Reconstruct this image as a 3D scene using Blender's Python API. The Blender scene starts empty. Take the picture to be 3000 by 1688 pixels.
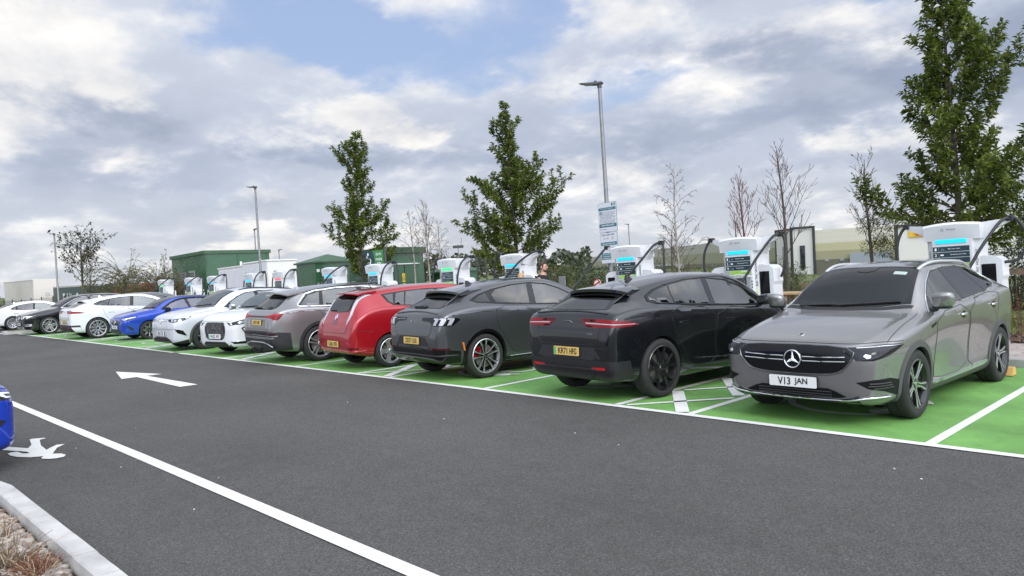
import bpy, bmesh, math, random
from math import sin, cos, pi, radians, sqrt, atan2, hypot
from mathutils import Vector, Matrix
from mathutils.bvhtree import BVHTree
from mathutils.geometry import delaunay_2d_cdt

SC = bpy.context.scene
COL = SC.collection
RND = random.Random(11)

# ------------------------------------------------------------------ camera
cam_d = bpy.data.cameras.new('camera')
cam = bpy.data.objects.new('camera', cam_d)
COL.objects.link(cam)
cam_d.sensor_width = 36.0
cam_d.lens = 26.65
cam_d.clip_start = 0.05
cam_d.clip_end = 4000
_R = Matrix(((0.6954348, 0.01525737, 0.71842721),
             (0.7170241, 0.05121601, -0.69516427),
             (-0.04740135, 0.99857105, 0.02467749)))
cam.matrix_world = Matrix.Translation((0, 0, 1.68)) @ _R.to_4x4()
SC.camera = cam

# ------------------------------------------------------------------ world
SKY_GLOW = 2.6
SUN_EL, SUN_AZ = radians(38), radians(112)      # azimuth measured from +Y towards +X
world = bpy.data.worlds.new('World')
SC.world = world
world.use_nodes = True


def nodes_of(tree):
    tree.nodes.clear()
    N, L = tree.nodes, tree.links

    def new(t, **kw):
        n = N.new(t)
        for k, v in kw.items():
            setattr(n, k, v)
        return n

    def setin(sock, v):
        if hasattr(v, 'is_output') or isinstance(v, bpy.types.NodeSocket):
            L.new(v, sock)
        elif v is not None:
            try:
                sock.default_value = v
            except Exception:
                sock.default_value = (v, v, v) if not hasattr(v, '__len__') else (*v, 1.0)[:len(sock.default_value)]

    def math_(op, a, b=None, c=None, clamp=False):
        n = new('ShaderNodeMath', operation=op, use_clamp=clamp)
        setin(n.inputs[0], a)
        if b is not None:
            setin(n.inputs[1], b)
        if c is not None:
            setin(n.inputs[2], c)
        return n.outputs[0]

    def noise(vec, scale, detail=6, rough=.55, dist=0.0, w=None):
        n = new('ShaderNodeTexNoise')
        if w is not None:
            n.noise_dimensions = '4D'
            setin(n.inputs['W'], w)
        setin(n.inputs['Vector'], vec)
        setin(n.inputs['Scale'], scale)
        setin(n.inputs['Detail'], detail)
        setin(n.inputs['Roughness'], rough)
        setin(n.inputs['Distortion'], dist)
        return n.outputs[0]

    def ramp(fac, stops, interp='LINEAR'):
        n = new('ShaderNodeValToRGB')
        n.color_ramp.interpolation = interp
        el = n.color_ramp.elements
        while len(el) < len(stops):
            el.new(.5)
        for e, (p, c) in zip(el, stops):
            e.position = p
            e.color = (*c, 1) if len(c) == 3 else c
        setin(n.inputs[0], fac)
        return n.outputs[0]

    def mix(fac, a, b, blend='MIX'):
        n = new('ShaderNodeMix', data_type='RGBA', blend_type=blend)
        setin(n.inputs[0], fac)
        for s, v in ((n.inputs[6], a), (n.inputs[7], b)):
            if isinstance(v, (tuple, list)):
                s.default_value = (*v[:3], 1)
            else:
                L.new(v, s)
        return n.outputs[2]

    def smooth(x, a, b):
        n = new('ShaderNodeMapRange', interpolation_type='SMOOTHSTEP')
        setin(n.inputs[0], x)
        n.inputs[1].default_value = a
        n.inputs[2].default_value = b
        n.inputs[3].default_value = 0
        n.inputs[4].default_value = 1
        return n.outputs[0]

    return new, setin, math_, noise, ramp, mix, smooth, L


def build_world():
    new, setin, M, noise, ramp, mix, smooth, L = nodes_of(world.node_tree)
    tc = new('ShaderNodeTexCoord')
    d = tc.outputs['Generated']
    sep = new('ShaderNodeSeparateXYZ')
    L.new(d, sep.inputs[0])
    z = M('MAXIMUM', sep.outputs[2], 0.0)
    den = M('ADD', z, 0.30)
    px, py = M('DIVIDE', sep.outputs[0], den), M('DIVIDE', sep.outputs[1], den)
    comb = new('ShaderNodeCombineXYZ')
    L.new(px, comb.inputs[0])
    L.new(py, comb.inputs[1])
    p = comb.outputs[0]
    sky = new('ShaderNodeTexSky')
    sky.sky_type = 'NISHITA'
    sky.sun_disc = False
    sky.sun_elevation = SUN_EL
    sky.sun_rotation = SUN_AZ
    sky.air_density = 1.2
    sky.dust_density = 1.5

    def shift(v, off):
        a = new('ShaderNodeVectorMath', operation='ADD')
        L.new(v, a.inputs[0])
        a.inputs[1].default_value = off
        return a.outputs[0]

    # azimuth / elevation in degrees, for the few named cloud banks
    az = M('MULTIPLY', M('ARCTAN2', M('MULTIPLY', sep.outputs[0], -1.0), sep.outputs[1]), 57.2958)
    el = M('MULTIPLY', M('ARCSINE', sep.outputs[2]), 57.2958)
    wob = noise(p, 2.6, 5, .6)
    wob2 = noise(shift(p, (7.3, 2.2, 0)), 2.6, 5, .6)
    az_w = M('ADD', az, M('MULTIPLY', M('SUBTRACT', wob, .5), 26.0))
    el_w = M('ADD', el, M('MULTIPLY', M('SUBTRACT', wob2, .5), 9.0))

    def bank(a0, e0, ra, re):
        u = M('DIVIDE', M('SUBTRACT', az_w, a0), ra)
        v = M('DIVIDE', M('SUBTRACT', el_w, e0), re)
        r = M('SQRT', M('ADD', M('MULTIPLY', u, u), M('MULTIPLY', v, v)))
        return smooth(r, 1.0, 0.15)

    def total(lst):
        t = None
        for b in lst:
            k = M('MULTIPLY', bank(*b[:4]), b[4])
            t = k if t is None else M('ADD', t, k)
        return t

    n1 = noise(p, 1.15, 9, .58, .25)                       # broad cover
    n2 = noise(shift(p, (3.1, 8.7, 0)), 2.3, 10, .60, .15)  # puffs
    n3 = noise(shift(p, (9.4, 1.3, 0)), 0.75, 6, .5, .3)    # dark bases
    # lit side of the puffs: difference of the same field a little towards the sun
    lit_a = noise(shift(p, (3.1, 8.7, 0)), 2.3, 5, .6, .15)
    lit_b = noise(shift(p, (3.1 + .06, 8.7 - .05, 0)), 2.3, 5, .6, .15)
    emb = M('SUBTRACT', lit_a, lit_b)

    gaps = total([(60, 18, 13, 4.5, .70), (50, 15, 12, 4.2, .55), (44, 19, 9, 3.5, .40), (17, 17.5, 6, 2.6, .30), (70, 21, 9, 3, .40), (36, 12.5, 9, 2.0, .35), (22, 18, 5, 2, .3)])
    whites = total([(77, 14.5, 11, 4.4, 1.0), (80, 9.8, 11, 3.0, .55), (57, 11.6, 6.0, 2.0, .8), (64, 5.2, 5, 1.6, .6),
                    (39, 18.5, 10, 3.4, .75), (30, 13.0, 9, 3.0, .35), (62, 2.6, 8, 1.4, .9), (53, 2.2, 7, 1.2, .6),
                    (24, 15.5, 8, 2.6, .35), (15, 12.5, 6, 1.6, .55), (19, 7.4, 7, 1.6, .6), (38, 7.2, 6, 2.0, .4)])
    darks = total([(15, 20.5, 11, 3.2, 1.0), (12, 12.0, 11, 3.4, .95), (30, 20.5, 14, 2.6, .7), (24, 14.2, 15, 1.8, .45),
                   (33, 15, 9, 2.2, .5), (27, 9.6, 15, 1.8, .5), (58, 9.0, 9, 1.6, .6), (78, 11.8, 13, 1.3, .5),
                   (70, 7.8, 16, 1.8, .25), (47, 8.4, 13, 1.4, .3), (62, 4.6, 14, 1.1, .3), (18, 5.5, 14, 1.4, .4), (6, 9, 8, 3, .4)])
    cover = smooth(M('SUBTRACT', M('ADD', n1, .10), M('MULTIPLY', gaps, .60)), .26, .50)
    puff = smooth(M('ADD', M('ADD', n2, M('MULTIPLY', whites, .27)), M('MULTIPLY', darks, -.10)), .47, .72)
    dark = smooth(M('ADD', n3, M('MULTIPLY', darks, .30)), .46, .86)
    low = smooth(el, 9.0, 0.0)

    grey = mix(dark, (.610, .665, .780), (.370, .430, .570))
    grey = mix(M('MULTIPLY', low, .80), grey, (.640, .675, .725))
    lift = M('ADD', M('MULTIPLY', emb, 2.6), .52, clamp=True)
    white = mix(lift, (.70, .72, .77), (1.02, .99, .95))
    cloud = mix(puff, grey, white)
    rag = M('MULTIPLY', M('SUBTRACT', n2, .46), .55)
    cloud_v = new('ShaderNodeVectorMath', operation='SCALE')
    L.new(cloud, cloud_v.inputs[0])
    L.new(M('ADD', 1.0, rag), cloud_v.inputs['Scale'])
    # nishita shows through the gaps (the background strength below is 0.1)
    skyb = new('ShaderNodeVectorMath', operation='SCALE')
    L.new(sky.outputs[0], skyb.inputs[0])
    skyb.inputs['Scale'].default_value = 1.0
    veil = mix(.65, skyb.outputs[0], (4.7, 6.0, 9.2))
    c10 = new('ShaderNodeVectorMath', operation='SCALE')
    L.new(cloud_v.outputs[0], c10.inputs[0])
    c10.inputs['Scale'].default_value = 10.0
    allc = mix(cover, veil, c10.outputs[0])
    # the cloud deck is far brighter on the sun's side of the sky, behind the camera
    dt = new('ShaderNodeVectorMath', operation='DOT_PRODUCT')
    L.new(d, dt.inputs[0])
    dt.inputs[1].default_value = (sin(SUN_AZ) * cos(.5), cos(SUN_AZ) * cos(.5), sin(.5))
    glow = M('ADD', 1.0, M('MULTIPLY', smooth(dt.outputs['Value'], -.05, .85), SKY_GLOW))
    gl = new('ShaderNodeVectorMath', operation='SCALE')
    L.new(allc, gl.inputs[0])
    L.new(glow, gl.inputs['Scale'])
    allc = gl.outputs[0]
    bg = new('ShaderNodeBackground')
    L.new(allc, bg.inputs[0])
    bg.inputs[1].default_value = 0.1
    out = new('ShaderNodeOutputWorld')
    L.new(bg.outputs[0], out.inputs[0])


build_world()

# ------------------------------------------------------------------ sun
sun_d = bpy.data.lights.new('sun', 'SUN')
sun_d.energy = 1.5
sun_d.angle = radians(24)
sun_d.color = (1.0, .93, .82)
sun = bpy.data.objects.new('sun', sun_d)
COL.objects.link(sun)
_sd = Vector((sin(SUN_AZ) * cos(SUN_EL), cos(SUN_AZ) * cos(SUN_EL), sin(SUN_EL)))
sun.rotation_euler = _sd.to_track_quat('Z', 'Y').to_euler()
sun.location = (10, -10, 30)

SC.view_settings.view_transform = 'Standard'
SC.view_settings.look = 'None'
SC.view_settings.exposure = 0.0
SC.view_settings.gamma = 1.0

# ------------------------------------------------------------------ materials
MATS = {}


def mat(name, col, rough=.5, metal=0.0, coat=0.0, spec=.5, emit=None, ior=None, bump=None, vary=None, aniso=None, trans=None):
    """plain principled surface; vary=(scale, amount) adds soft tone variation, bump=(scale, strength) relief"""
    if name in MATS:
        return MATS[name]
    m = bpy.data.materials.new(name)
    m.use_nodes = True
    new, setin, M, noise, ramp, mix, smooth, L = nodes_of(m.node_tree)
    b = new('ShaderNodeBsdfPrincipled')
    out = new('ShaderNodeOutputMaterial')
    L.new(b.outputs[0], out.inputs[0])
    b.inputs['Base Color'].default_value = (*col, 1)
    b.inputs['Roughness'].default_value = rough
    b.inputs['Metallic'].default_value = metal
    b.inputs['Coat Weight'].default_value = coat
    b.inputs['Coat Roughness'].default_value = .03
    b.inputs['Specular IOR Level'].default_value = spec
    if ior:
        b.inputs['IOR'].default_value = ior
    if emit:
        b.inputs['Emission Color'].default_value = (*emit[0], 1)
        b.inputs['Emission Strength'].default_value = emit[1]
    if trans:
        b.inputs['Transmission Weight'].default_value = trans
    tc = new('ShaderNodeTexCoord')
    if vary:
        n = noise(tc.outputs['Object'], vary[0], 6, .6)
        lo = tuple(max(0, c * (1 - vary[1])) for c in col)
        hi = tuple(min(1, c * (1 + vary[1])) for c in col)
        c = ramp(n, [(.3, lo), (.7, hi)])
        L.new(c, b.inputs['Base Color'])
        r = M('MULTIPLY_ADD', n, .25, rough - .12, clamp=True)
        L.new(r, b.inputs['Roughness'])
    if bump:
        n = noise(tc.outputs['Object'], bump[0], 4, .6)
        bp = new('ShaderNodeBump')
        bp.inputs['Strength'].default_value = bump[1]
        bp.inputs['Distance'].default_value = bump[2] if len(bump) > 2 else .01
        L.new(n, bp.inputs['Height'])
        L.new(bp.outputs[0], b.inputs['Normal'])
    MATS[name] = m
    return m


def paint(name, col, metal=.35, rough=.32):
    return mat('paint_' + name, col, rough, metal, coat=1.0)


def asphalt_mat():
    m = bpy.data.materials.new('asphalt')
    m.use_nodes = True
    new, setin, M, noise, ramp, mix, smooth, L = nodes_of(m.node_tree)
    b = new('ShaderNodeBsdfPrincipled')
    out = new('ShaderNodeOutputMaterial')
    L.new(b.outputs[0], out.inputs[0])
    tc = new('ShaderNodeTexCoord')
    o = tc.outputs['Object']
    big = noise(o, .35, 5, .6)
    mid = noise(o, 5.0, 6, .65)
    vor = new('ShaderNodeTexVoronoi')
    vor.inputs['Scale'].default_value = 130
    L.new(o, vor.inputs['Vector'])
    fine = noise(o, 180, 3, .7)
    base = ramp(big, [(.3, (.074, .071, .066)), (.7, (.104, .100, .094))])
    base = mix(M('MULTIPLY', smooth(mid, .35, .75), .30), base, (.118, .117, .117))
    gr = ramp(vor.outputs['Color'], [(.0, (.42, .42, .42)), (.45, (.80, .80, .80)), (.85, (1.25, 1.24, 1.22)), (1.0, (2.1, 2.05, 2.0))])
    col = mix(1.0, base, gr, 'MULTIPLY')
    spk = smooth(fine, .70, .82)
    col = mix(M('MULTIPLY', spk, .18), col, (.32, .31, .30))
    # a few long faint scuffs and oil marks
    ms = new('ShaderNodeMapping')
    ms.inputs['Scale'].default_value = (.16, 1.4, 1)
    L.new(o, ms.inputs[0])
    st = noise(ms.outputs[0], 1.2, 5, .6)
    col = mix(M('MULTIPLY', smooth(st, .55, .75), .25), col, (.045, .045, .048))
    L.new(col, b.inputs['Base Color'])
    b.inputs['Roughness'].default_value = .88
    b.inputs['Specular IOR Level'].default_value = .3
    bp = new('ShaderNodeBump')
    bp.inputs['Strength'].default_value = .7
    bp.inputs['Distance'].default_value = .006
    h = M('ADD', M('MULTIPLY', vor.outputs['Distance'], -1.0), M('MULTIPLY', fine, .6))
    L.new(h, bp.inputs['Height'])
    L.new(bp.outputs[0], b.inputs['Normal'])
    return m


def road_paint(name, col, wear=.5, dirt=(.35, .34, .32), grain=60, dark=.5):
    m = bpy.data.materials.new(name)
    m.use_nodes = True
    new, setin, M, noise, ramp, mix, smooth, L = nodes_of(m.node_tree)
    b = new('ShaderNodeBsdfPrincipled')
    out = new('ShaderNodeOutputMaterial')
    L.new(b.outputs[0], out.inputs[0])
    tc = new('ShaderNodeTexCoord')
    o = tc.outputs['Object']
    big = noise(o, .9, 6, .65)
    mid = noise(o, 7, 7, .7)
    fine = noise(o, grain, 4, .7)
    lo = tuple(c * (1 - .35 * dark) for c in col)
    hi = tuple(min(1, c * (1 + .18 * dark)) for c in col)
    c = ramp(big, [(.3, lo), (.7, hi)])
    c = mix(M('MULTIPLY', smooth(mid, .52, .78), wear), c, dirt)
    c = mix(M('MULTIPLY', smooth(fine, .55, .8), wear * .8), c, tuple(x * .55 for x in col))
    L.new(c, b.inputs['Base Color'])
    b.inputs['Roughness'].default_value = .72
    b.inputs['Specular IOR Level'].default_value = .35
    bp = new('ShaderNodeBump')
    bp.inputs['Strength'].default_value = .5
    bp.inputs['Distance'].default_value = .004
    L.new(fine, bp.inputs['Height'])
    L.new(bp.outputs[0], b.inputs['Normal'])
    return m


def wave_panel(name, col, scale, axis='X', depth=.4, rough=.4, dark=.85, coat=0.0):
    """flat sheet with vertical or horizontal panel joints"""
    m = bpy.data.materials.new(name)
    m.use_nodes = True
    new, setin, M, noise, ramp, mix, smooth, L = nodes_of(m.node_tree)
    b = new('ShaderNodeBsdfPrincipled')
    out = new('ShaderNodeOutputMaterial')
    L.new(b.outputs[0], out.inputs[0])
    tc = new('ShaderNodeTexCoord')
    sep = new('ShaderNodeSeparateXYZ')
    L.new(tc.outputs['Object'], sep.inputs[0])
    fr = M('FRACT', M('MULTIPLY', sep.outputs['XYZ'.index(axis)], scale))
    e = M('MINIMUM', fr, M('SUBTRACT', 1.0, fr))
    joint = smooth(e, .035, .0)
    n = noise(tc.outputs['Object'], 1.3, 6, .6)
    c = ramp(n, [(.3, tuple(x * .88 for x in col)), (.7, tuple(min(1, x * 1.08) for x in col))])
    c = mix(M('MULTIPLY', joint, dark), c, tuple(x * .35 for x in col))
    L.new(c, b.inputs['Base Color'])
    b.inputs['Roughness'].default_value = rough
    b.inputs['Coat Weight'].default_value = coat
    bp = new('ShaderNodeBump')
    bp.inputs['Strength'].default_value = depth
    bp.inputs['Distance'].default_value = .02
    L.new(M('SUBTRACT', 1.0, joint), bp.inputs['Height'])
    L.new(bp.outputs[0], b.inputs['Normal'])
    return m


def leaf_mat(name, dark, light, trans=.25, scale=3.0):
    m = bpy.data.materials.new(name)
    m.use_nodes = True
    new, setin, M, noise, ramp, mix, smooth, L = nodes_of(m.node_tree)
    b = new('ShaderNodeBsdfPrincipled')
    geo = new('ShaderNodeNewGeometry')
    tc = new('ShaderNodeTexCoord')
    n = noise(tc.outputs['Object'], scale, 3, .6)
    f = M('ADD', M('MULTIPLY', geo.outputs['Random Per Island'], .55), M('MULTIPLY', n, .45))
    c = ramp(f, [(.2, dark), (.55, tuple((a + bb) / 2 for a, bb in zip(dark, light))), (.85, light)])
    L.new(c, b.inputs['Base Color'])
    b.inputs['Roughness'].default_value = .42
    b.inputs['Specular IOR Level'].default_value = .45
    tr = new('ShaderNodeBsdfTranslucent')
    c2 = mix(.5, c, (.12, .20, .02))
    L.new(c2, tr.inputs[0])
    ms = new('ShaderNodeMixShader')
    ms.inputs[0].default_value = trans
    L.new(b.outputs[0], ms.inputs[1])
    L.new(tr.outputs[0], ms.inputs[2])
    out = new('ShaderNodeOutputMaterial')
    L.new(ms.outputs[0], out.inputs[0])
    return m


BLACK = mat('black_plastic', (.012, .012, .013), .45)
TRIM = mat('dark_trim', (.020, .020, .022), .55, vary=(8, .25))
GLOSS = mat('gloss_black', (.005, .005, .006), .12, spec=.45)
WELL = mat('wheel_well', (.006, .006, .006), .9)
TYRE = mat('tyre_rubber', (.016, .016, .016), .78, vary=(14, .3))
CHROME = mat('chrome', (.82, .83, .84), .10, 1.0)
SATIN = mat('satin_silver', (.62, .63, .64), .28, 1.0)
RIMSIL = mat('rim_silver', (.62, .63, .64), .30, .85, vary=(10, .12))
RIMGREY = mat('rim_grey', (.16, .165, .17), .35, .8)
RIMBLK = mat('rim_black', (.012, .012, .013), .28, .2, coat=.6)
BRAKE = mat('brake_disc', (.22, .21, .20), .4, .8)
GLASS = mat('car_glass', (.008, .010, .013), .02, spec=.55, ior=1.5)
SIDEGLASS = mat('side_glass', (.060, .072, .070), .02, spec=.5, ior=2.7)
LAMPGLASS = mat('headlamp_glass', (.012, .014, .017), .05, spec=.45)
LAMPLIT = mat('headlamp_reflector', (.78, .80, .83), .12, .8)
LAMPWHITE = mat('running_light', (.80, .82, .85), .2)
RED = mat('tail_lens', (.20, .004, .008), .12, spec=.4)
REDDK = mat('tail_lens_dark', (.050, .004, .006), .12, spec=.4)
REDLT = mat('tail_lens_bright', (.48, .015, .02), .15, spec=.4)
CLEAR = mat('clear_lens', (.42, .43, .46), .14, .15, coat=.5)
AMBER = mat('amber_reflector', (.55, .16, .02), .25, coat=.5)
PLATEW = mat('plate_white', (.70, .71, .70), .35, vary=(6, .04))
PLATEY = mat('plate_yellow', (.64, .45, .13), .35, vary=(6, .06))
PLATEG = mat('plate_green', (.06, .42, .16), .35)
LETTER = mat('plate_letter', (.012, .012, .012), .5)
WHITETXT = mat('white_lettering', (.80, .80, .80), .5)
STEEL = mat('galvanised_steel', (.20, .205, .21), .45, .6, vary=(5, .2))
CONCRETE = mat('concrete', (.43, .42, .40), .85, vary=(3.5, .22), bump=(45, .5, .006))


def pane_mat(name, tint, ior=1.75):
    """single sheet of tinted glass: lets tinted light through, mirrors by angle"""
    m = bpy.data.materials.new(name)
    m.use_nodes = True
    new, setin, M, noise, ramp, mix, smooth, L = nodes_of(m.node_tree)
    tr = new('ShaderNodeBsdfTransparent')
    tr.inputs[0].default_value = (*tint, 1)
    gl = new('ShaderNodeBsdfGlossy')
    gl.inputs['Roughness'].default_value = .012
    fz = new('ShaderNodeFresnel')
    fz.inputs[0].default_value = ior
    mx = new('ShaderNodeMixShader')
    L.new(fz.outputs[0], mx.inputs[0])
    L.new(tr.outputs[0], mx.inputs[1])
    L.new(gl.outputs[0], mx.inputs[2])
    out = new('ShaderNodeOutputMaterial')
    L.new(mx.outputs[0], out.inputs[0])
    return m


SCREENG = pane_mat('screen_glass', (.50, .55, .56), 1.6)
CLEARG = pane_mat('side_glass_clear', (.62, .68, .66), 2.6)
PRIVG = pane_mat('side_glass_privacy', (.20, .21, .22), 2.4)
SEATM = mat('seat_cloth', (.030, .030, .032), .8)
DASHM = mat('dash_plastic', (.018, .018, .019), .7)

# ------------------------------------------------------------------ object helpers
def tag(o, label=None, cat=None, group=None, kind=None):
    if label:
        o['label'] = label
    if cat:
        o['category'] = cat
    if group:
        o['group'] = group
    if kind:
        o['kind'] = kind
    return o


def empty(name, loc=(0, 0, 0), rz=0.0, parent=None):
    o = bpy.data.objects.new(name, None)
    COL.objects.link(o)
    o.empty_display_size = .2
    o.location = loc
    o.rotation_euler = (0, 0, rz)
    o.parent = parent
    return o


def link(name, me, parent=None, loc=None, rot=None):
    o = bpy.data.objects.new(name, me)
    COL.objects.link(o)
    if parent is not None:
        o.parent = parent
    if loc is not None:
        o.location = loc
    if rot is not None:
        o.rotation_euler = rot
    return o


def mesh(name, verts, faces, mats, idx=None, smooth=False, sharp=None):
    me = bpy.data.meshes.new(name)
    me.from_pydata([tuple(v) for v in verts], [], faces)
    for m in (mats if isinstance(mats, (list, tuple)) else [mats]):
        me.materials.append(m)
    if idx:
        me.polygons.foreach_set('material_index', idx)
    if smooth:
        me.polygons.foreach_set('use_smooth', [True] * len(me.polygons))
        if sharp:
            me.set_sharp_from_angle(angle=radians(sharp))
    me.update()
    return me


class MB:
    """collects shapes into one mesh"""

    def __init__(s):
        s.v, s.f, s.i = [], [], []

    def add(s, vs, fs, mi=0):
        n = len(s.v)
        s.v += [Vector(v) for v in vs]
        s.f += [tuple(a + n for a in f) for f in fs]
        s.i += [mi] * len(fs)
        return s

    def box(s, lo, hi, mi=0, bev=0.0):
        x0, y0, z0 = lo
        x1, y1, z1 = hi
        if bev <= 0:
            vs = [(x, y, z) for z in (z0, z1) for y in (y0, y1) for x in (x0, x1)]
            fs = [(0, 2, 3, 1), (4, 5, 7, 6), (0, 1, 5, 4), (2, 6, 7, 3), (0, 4, 6, 2), (1, 3, 7, 5)]
            return s.add(vs, fs, mi)
        bm = bmesh.new()
        bmesh.ops.create_cube(bm, size=1)
        for v in bm.verts:
            v.co = Vector(((x0 + x1) / 2 + v.co.x * (x1 - x0), (y0 + y1) / 2 + v.co.y * (y1 - y0), (z0 + z1) / 2 + v.co.z * (z1 - z0)))
        bmesh.ops.bevel(bm, geom=bm.edges[:], offset=bev, segments=2, affect='EDGES', profile=.6)
        return s.bm(bm, mi)

    def bm(s, bm, mi=0):
        bm.verts.index_update()
        s.add([v.co.copy() for v in bm.verts], [tuple(v.index for v in f.verts) for f in bm.faces], mi)
        bm.free()
        return s

    def obox(s, c, ax, ay, az, mi=0):
        """oriented box: centre and three half-axis vectors"""
        c, ax, ay, az = map(Vector, (c, ax, ay, az))
        vs = [c + ax * i + ay * j + az * k for k in (-1, 1) for j in (-1, 1) for i in (-1, 1)]
        fs = [(0, 2, 3, 1), (4, 5, 7, 6), (0, 1, 5, 4), (2, 6, 7, 3), (0, 4, 6, 2), (1, 3, 7, 5)]
        return s.add(vs, fs, mi)

    def tube(s, pts, r, seg=8, mi=0, cap=True, flat=None):
        pts = [Vector(p) for p in pts]
        rs = r if isinstance(r, (list, tuple)) else [r] * len(pts)
        vs, fs = [], []
        up = None
        n = len(pts)
        for k, p in enumerate(pts):
            t = (pts[min(k + 1, n - 1)] - pts[max(k - 1, 0)])
            t = t.normalized() if t.length > 1e-9 else Vector((0, 0, 1))
            if up is None:
                up = Vector((0, 0, 1)) if abs(t.z) < .9 else Vector((1, 0, 0))
            u = (up - t * up.dot(t))
            if u.length < 1e-6:
                u = t.orthogonal()
            u.normalize()
            w = t.cross(u)
            up = u
            for j in range(seg):
                a = 2 * pi * j / seg
                vs.append(p + (u * cos(a) + w * sin(a)) * rs[k])
        for k in range(n - 1):
            for j in range(seg):
                a, b = k * seg + j, k * seg + (j + 1) % seg
                fs.append((a, b, b + seg, a + seg))
        if cap:
            fs.append(tuple(range(seg))[::-1])
            fs.append(tuple(range((n - 1) * seg, n * seg)))
        return s.add(vs, fs, mi)

    def prism(s, poly, z0, z1, mi=0, mat4=None):
        """extrude 2-D polygon (x,y) from z0 to z1"""
        n = len(poly)
        vs = [Vector((x, y, z0)) for x, y in poly] + [Vector((x, y, z1)) for x, y in poly]
        if mat4 is not None:
            vs = [mat4 @ v for v in vs]
        area = sum(poly[i][0] * poly[(i + 1) % n][1] - poly[(i + 1) % n][0] * poly[i][1] for i in range(n))
        fs = [tuple(range(n))[::-1], tuple(range(n, 2 * n))]
        fs += [(i, (i + 1) % n, n + (i + 1) % n, n + i) for i in range(n)]
        if area < 0:
            fs = [f[::-1] for f in fs]
        return s.add(vs, fs, mi)

    def lathe(s, prof, seg=32, mi=0, axis='Y', close=False):
        """prof: list of (r, h)"""
        vs, fs = [], []
        n = len(prof)
        for k in range(seg):
            a = 2 * pi * k / seg
            for r, hh in prof:
                if axis == 'Y':
                    vs.append((r * cos(a), hh, r * sin(a)))
                else:
                    vs.append((r * cos(a), r * sin(a), hh))
        m = n if close else n - 1
        for k in range(seg):
            k2 = (k + 1) % seg
            for j in range(m):
                j2 = (j + 1) % n
                q = (k * n + j, k * n + j2, k2 * n + j2, k2 * n + j)
                fs.append(q if axis == 'Y' else q[::-1])
        return s.add(vs, fs, mi)

    def build(s, name, mats, parent=None, smooth=False, sharp=35, loc=None, rot=None):
        me = mesh(name, s.v, s.f, mats, s.i, smooth, sharp)
        return link(name, me, parent, loc, rot)


def copy_tree(o, parent=None):
    c = o.copy()
    COL.objects.link(c)
    c.parent = parent
    for ch in list(o.children):
        copy_tree(ch, c)
    return c


_tcache = {}


def text_mesh(s, size=1.0, bold=0.0, ext=.0008):
    key = (s, size, bold, ext)
    if key in _tcache:
        return _tcache[key]
    cu = bpy.data.curves.new('txt', 'FONT')
    cu.body = s
    cu.size = size
    cu.offset = bold
    cu.extrude = ext
    cu.align_x = 'CENTER'
    cu.align_y = 'CENTER'
    cu.resolution_u = 3
    o = bpy.data.objects.new('txt', cu)
    COL.objects.link(o)
    dg = bpy.context.evaluated_depsgraph_get()
    dg.update()
    me = bpy.data.meshes.new_from_object(o.evaluated_get(dg))
    bpy.data.objects.remove(o)
    bpy.data.curves.remove(cu)
    xs = [v.co.x for v in me.vertices]
    ys = [v.co.y for v in me.vertices]
    cx, cy = (min(xs) + max(xs)) / 2, (min(ys) + max(ys)) / 2
    for v in me.vertices:
        v.co.x -= cx
        v.co.y -= cy
    w, h = max(xs) - min(xs), max(ys) - min(ys)
    _tcache[key] = (me, w, h)
    return _tcache[key]


def text_into(mb, s, w, h, m4, mi=0, bold=0.0):
    """letters fitted into w x h, laid in the local XY plane of m4"""
    me, tw, th = text_mesh(s, 1.0, bold, .0)
    sx, sy = w / tw, h / th
    vs = [m4 @ Vector((v.co.x * sx, v.co.y * sy, 0)) for v in me.vertices]
    mb.add(vs, [tuple(p.vertices) for p in me.polygons], mi)


def frame_m4(o, xdir, ydir):
    x, y = Vector(xdir).normalized(), Vector(ydir).normalized()
    z = x.cross(y)
    m = Matrix((x, y, z)).transposed().to_4x4()
    return Matrix.Translation(Vector(o)) @ m


def chaikin(pts, n, closed=True):
    pts = [Vector(p) for p in pts]
    for _ in range(n):
        q = []
        m = len(pts)
        rng = range(m) if closed else range(m - 1)
        if not closed:
            q.append(pts[0])
        for i in rng:
            a, b = pts[i], pts[(i + 1) % m]
            q += [a * .75 + b * .25, a * .25 + b * .75]
        if not closed:
            q.append(pts[-1])
        pts = q
    return pts


def catmull(pts, n=8):
    pts = [Vector(p) for p in pts]
    out = []
    m = len(pts)
    for i in range(m - 1):
        p0, p1, p2, p3 = pts[max(i - 1, 0)], pts[i], pts[i + 1], pts[min(i + 2, m - 1)]
        for k in range(n):
            t = k / n
            out.append(.5 * ((2 * p1) + (p2 - p0) * t + (2 * p0 - 5 * p1 + 4 * p2 - p3) * t * t + (3 * p1 - p0 - 3 * p2 + p3) * t ** 3))
    out.append(pts[-1])
    return out


def pchip(xs, ys):
    n = len(xs)
    h = [xs[i + 1] - xs[i] for i in range(n - 1)]
    dl = [(ys[i + 1] - ys[i]) / h[i] for i in range(n - 1)]
    m = [0.0] * n
    m[0], m[-1] = dl[0], dl[-1]
    for i in range(1, n - 1):
        if dl[i - 1] * dl[i] > 0:
            w1, w2 = 2 * h[i] + h[i - 1], h[i] + 2 * h[i - 1]
            m[i] = (w1 + w2) / (w1 / dl[i - 1] + w2 / dl[i])

    def f(x):
        if x <= xs[0]:
            return ys[0]
        if x >= xs[-1]:
            return ys[-1]
        i = 0
        while x > xs[i + 1]:
            i += 1
        t = (x - xs[i]) / h[i]
        return ((1 + 2 * t) * (1 - t) ** 2 * ys[i] + t * (1 - t) ** 2 * h[i] * m[i] + t * t * (3 - 2 * t) * ys[i + 1] + t * t * (t - 1) * h[i] * m[i + 1])
    return f


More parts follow.
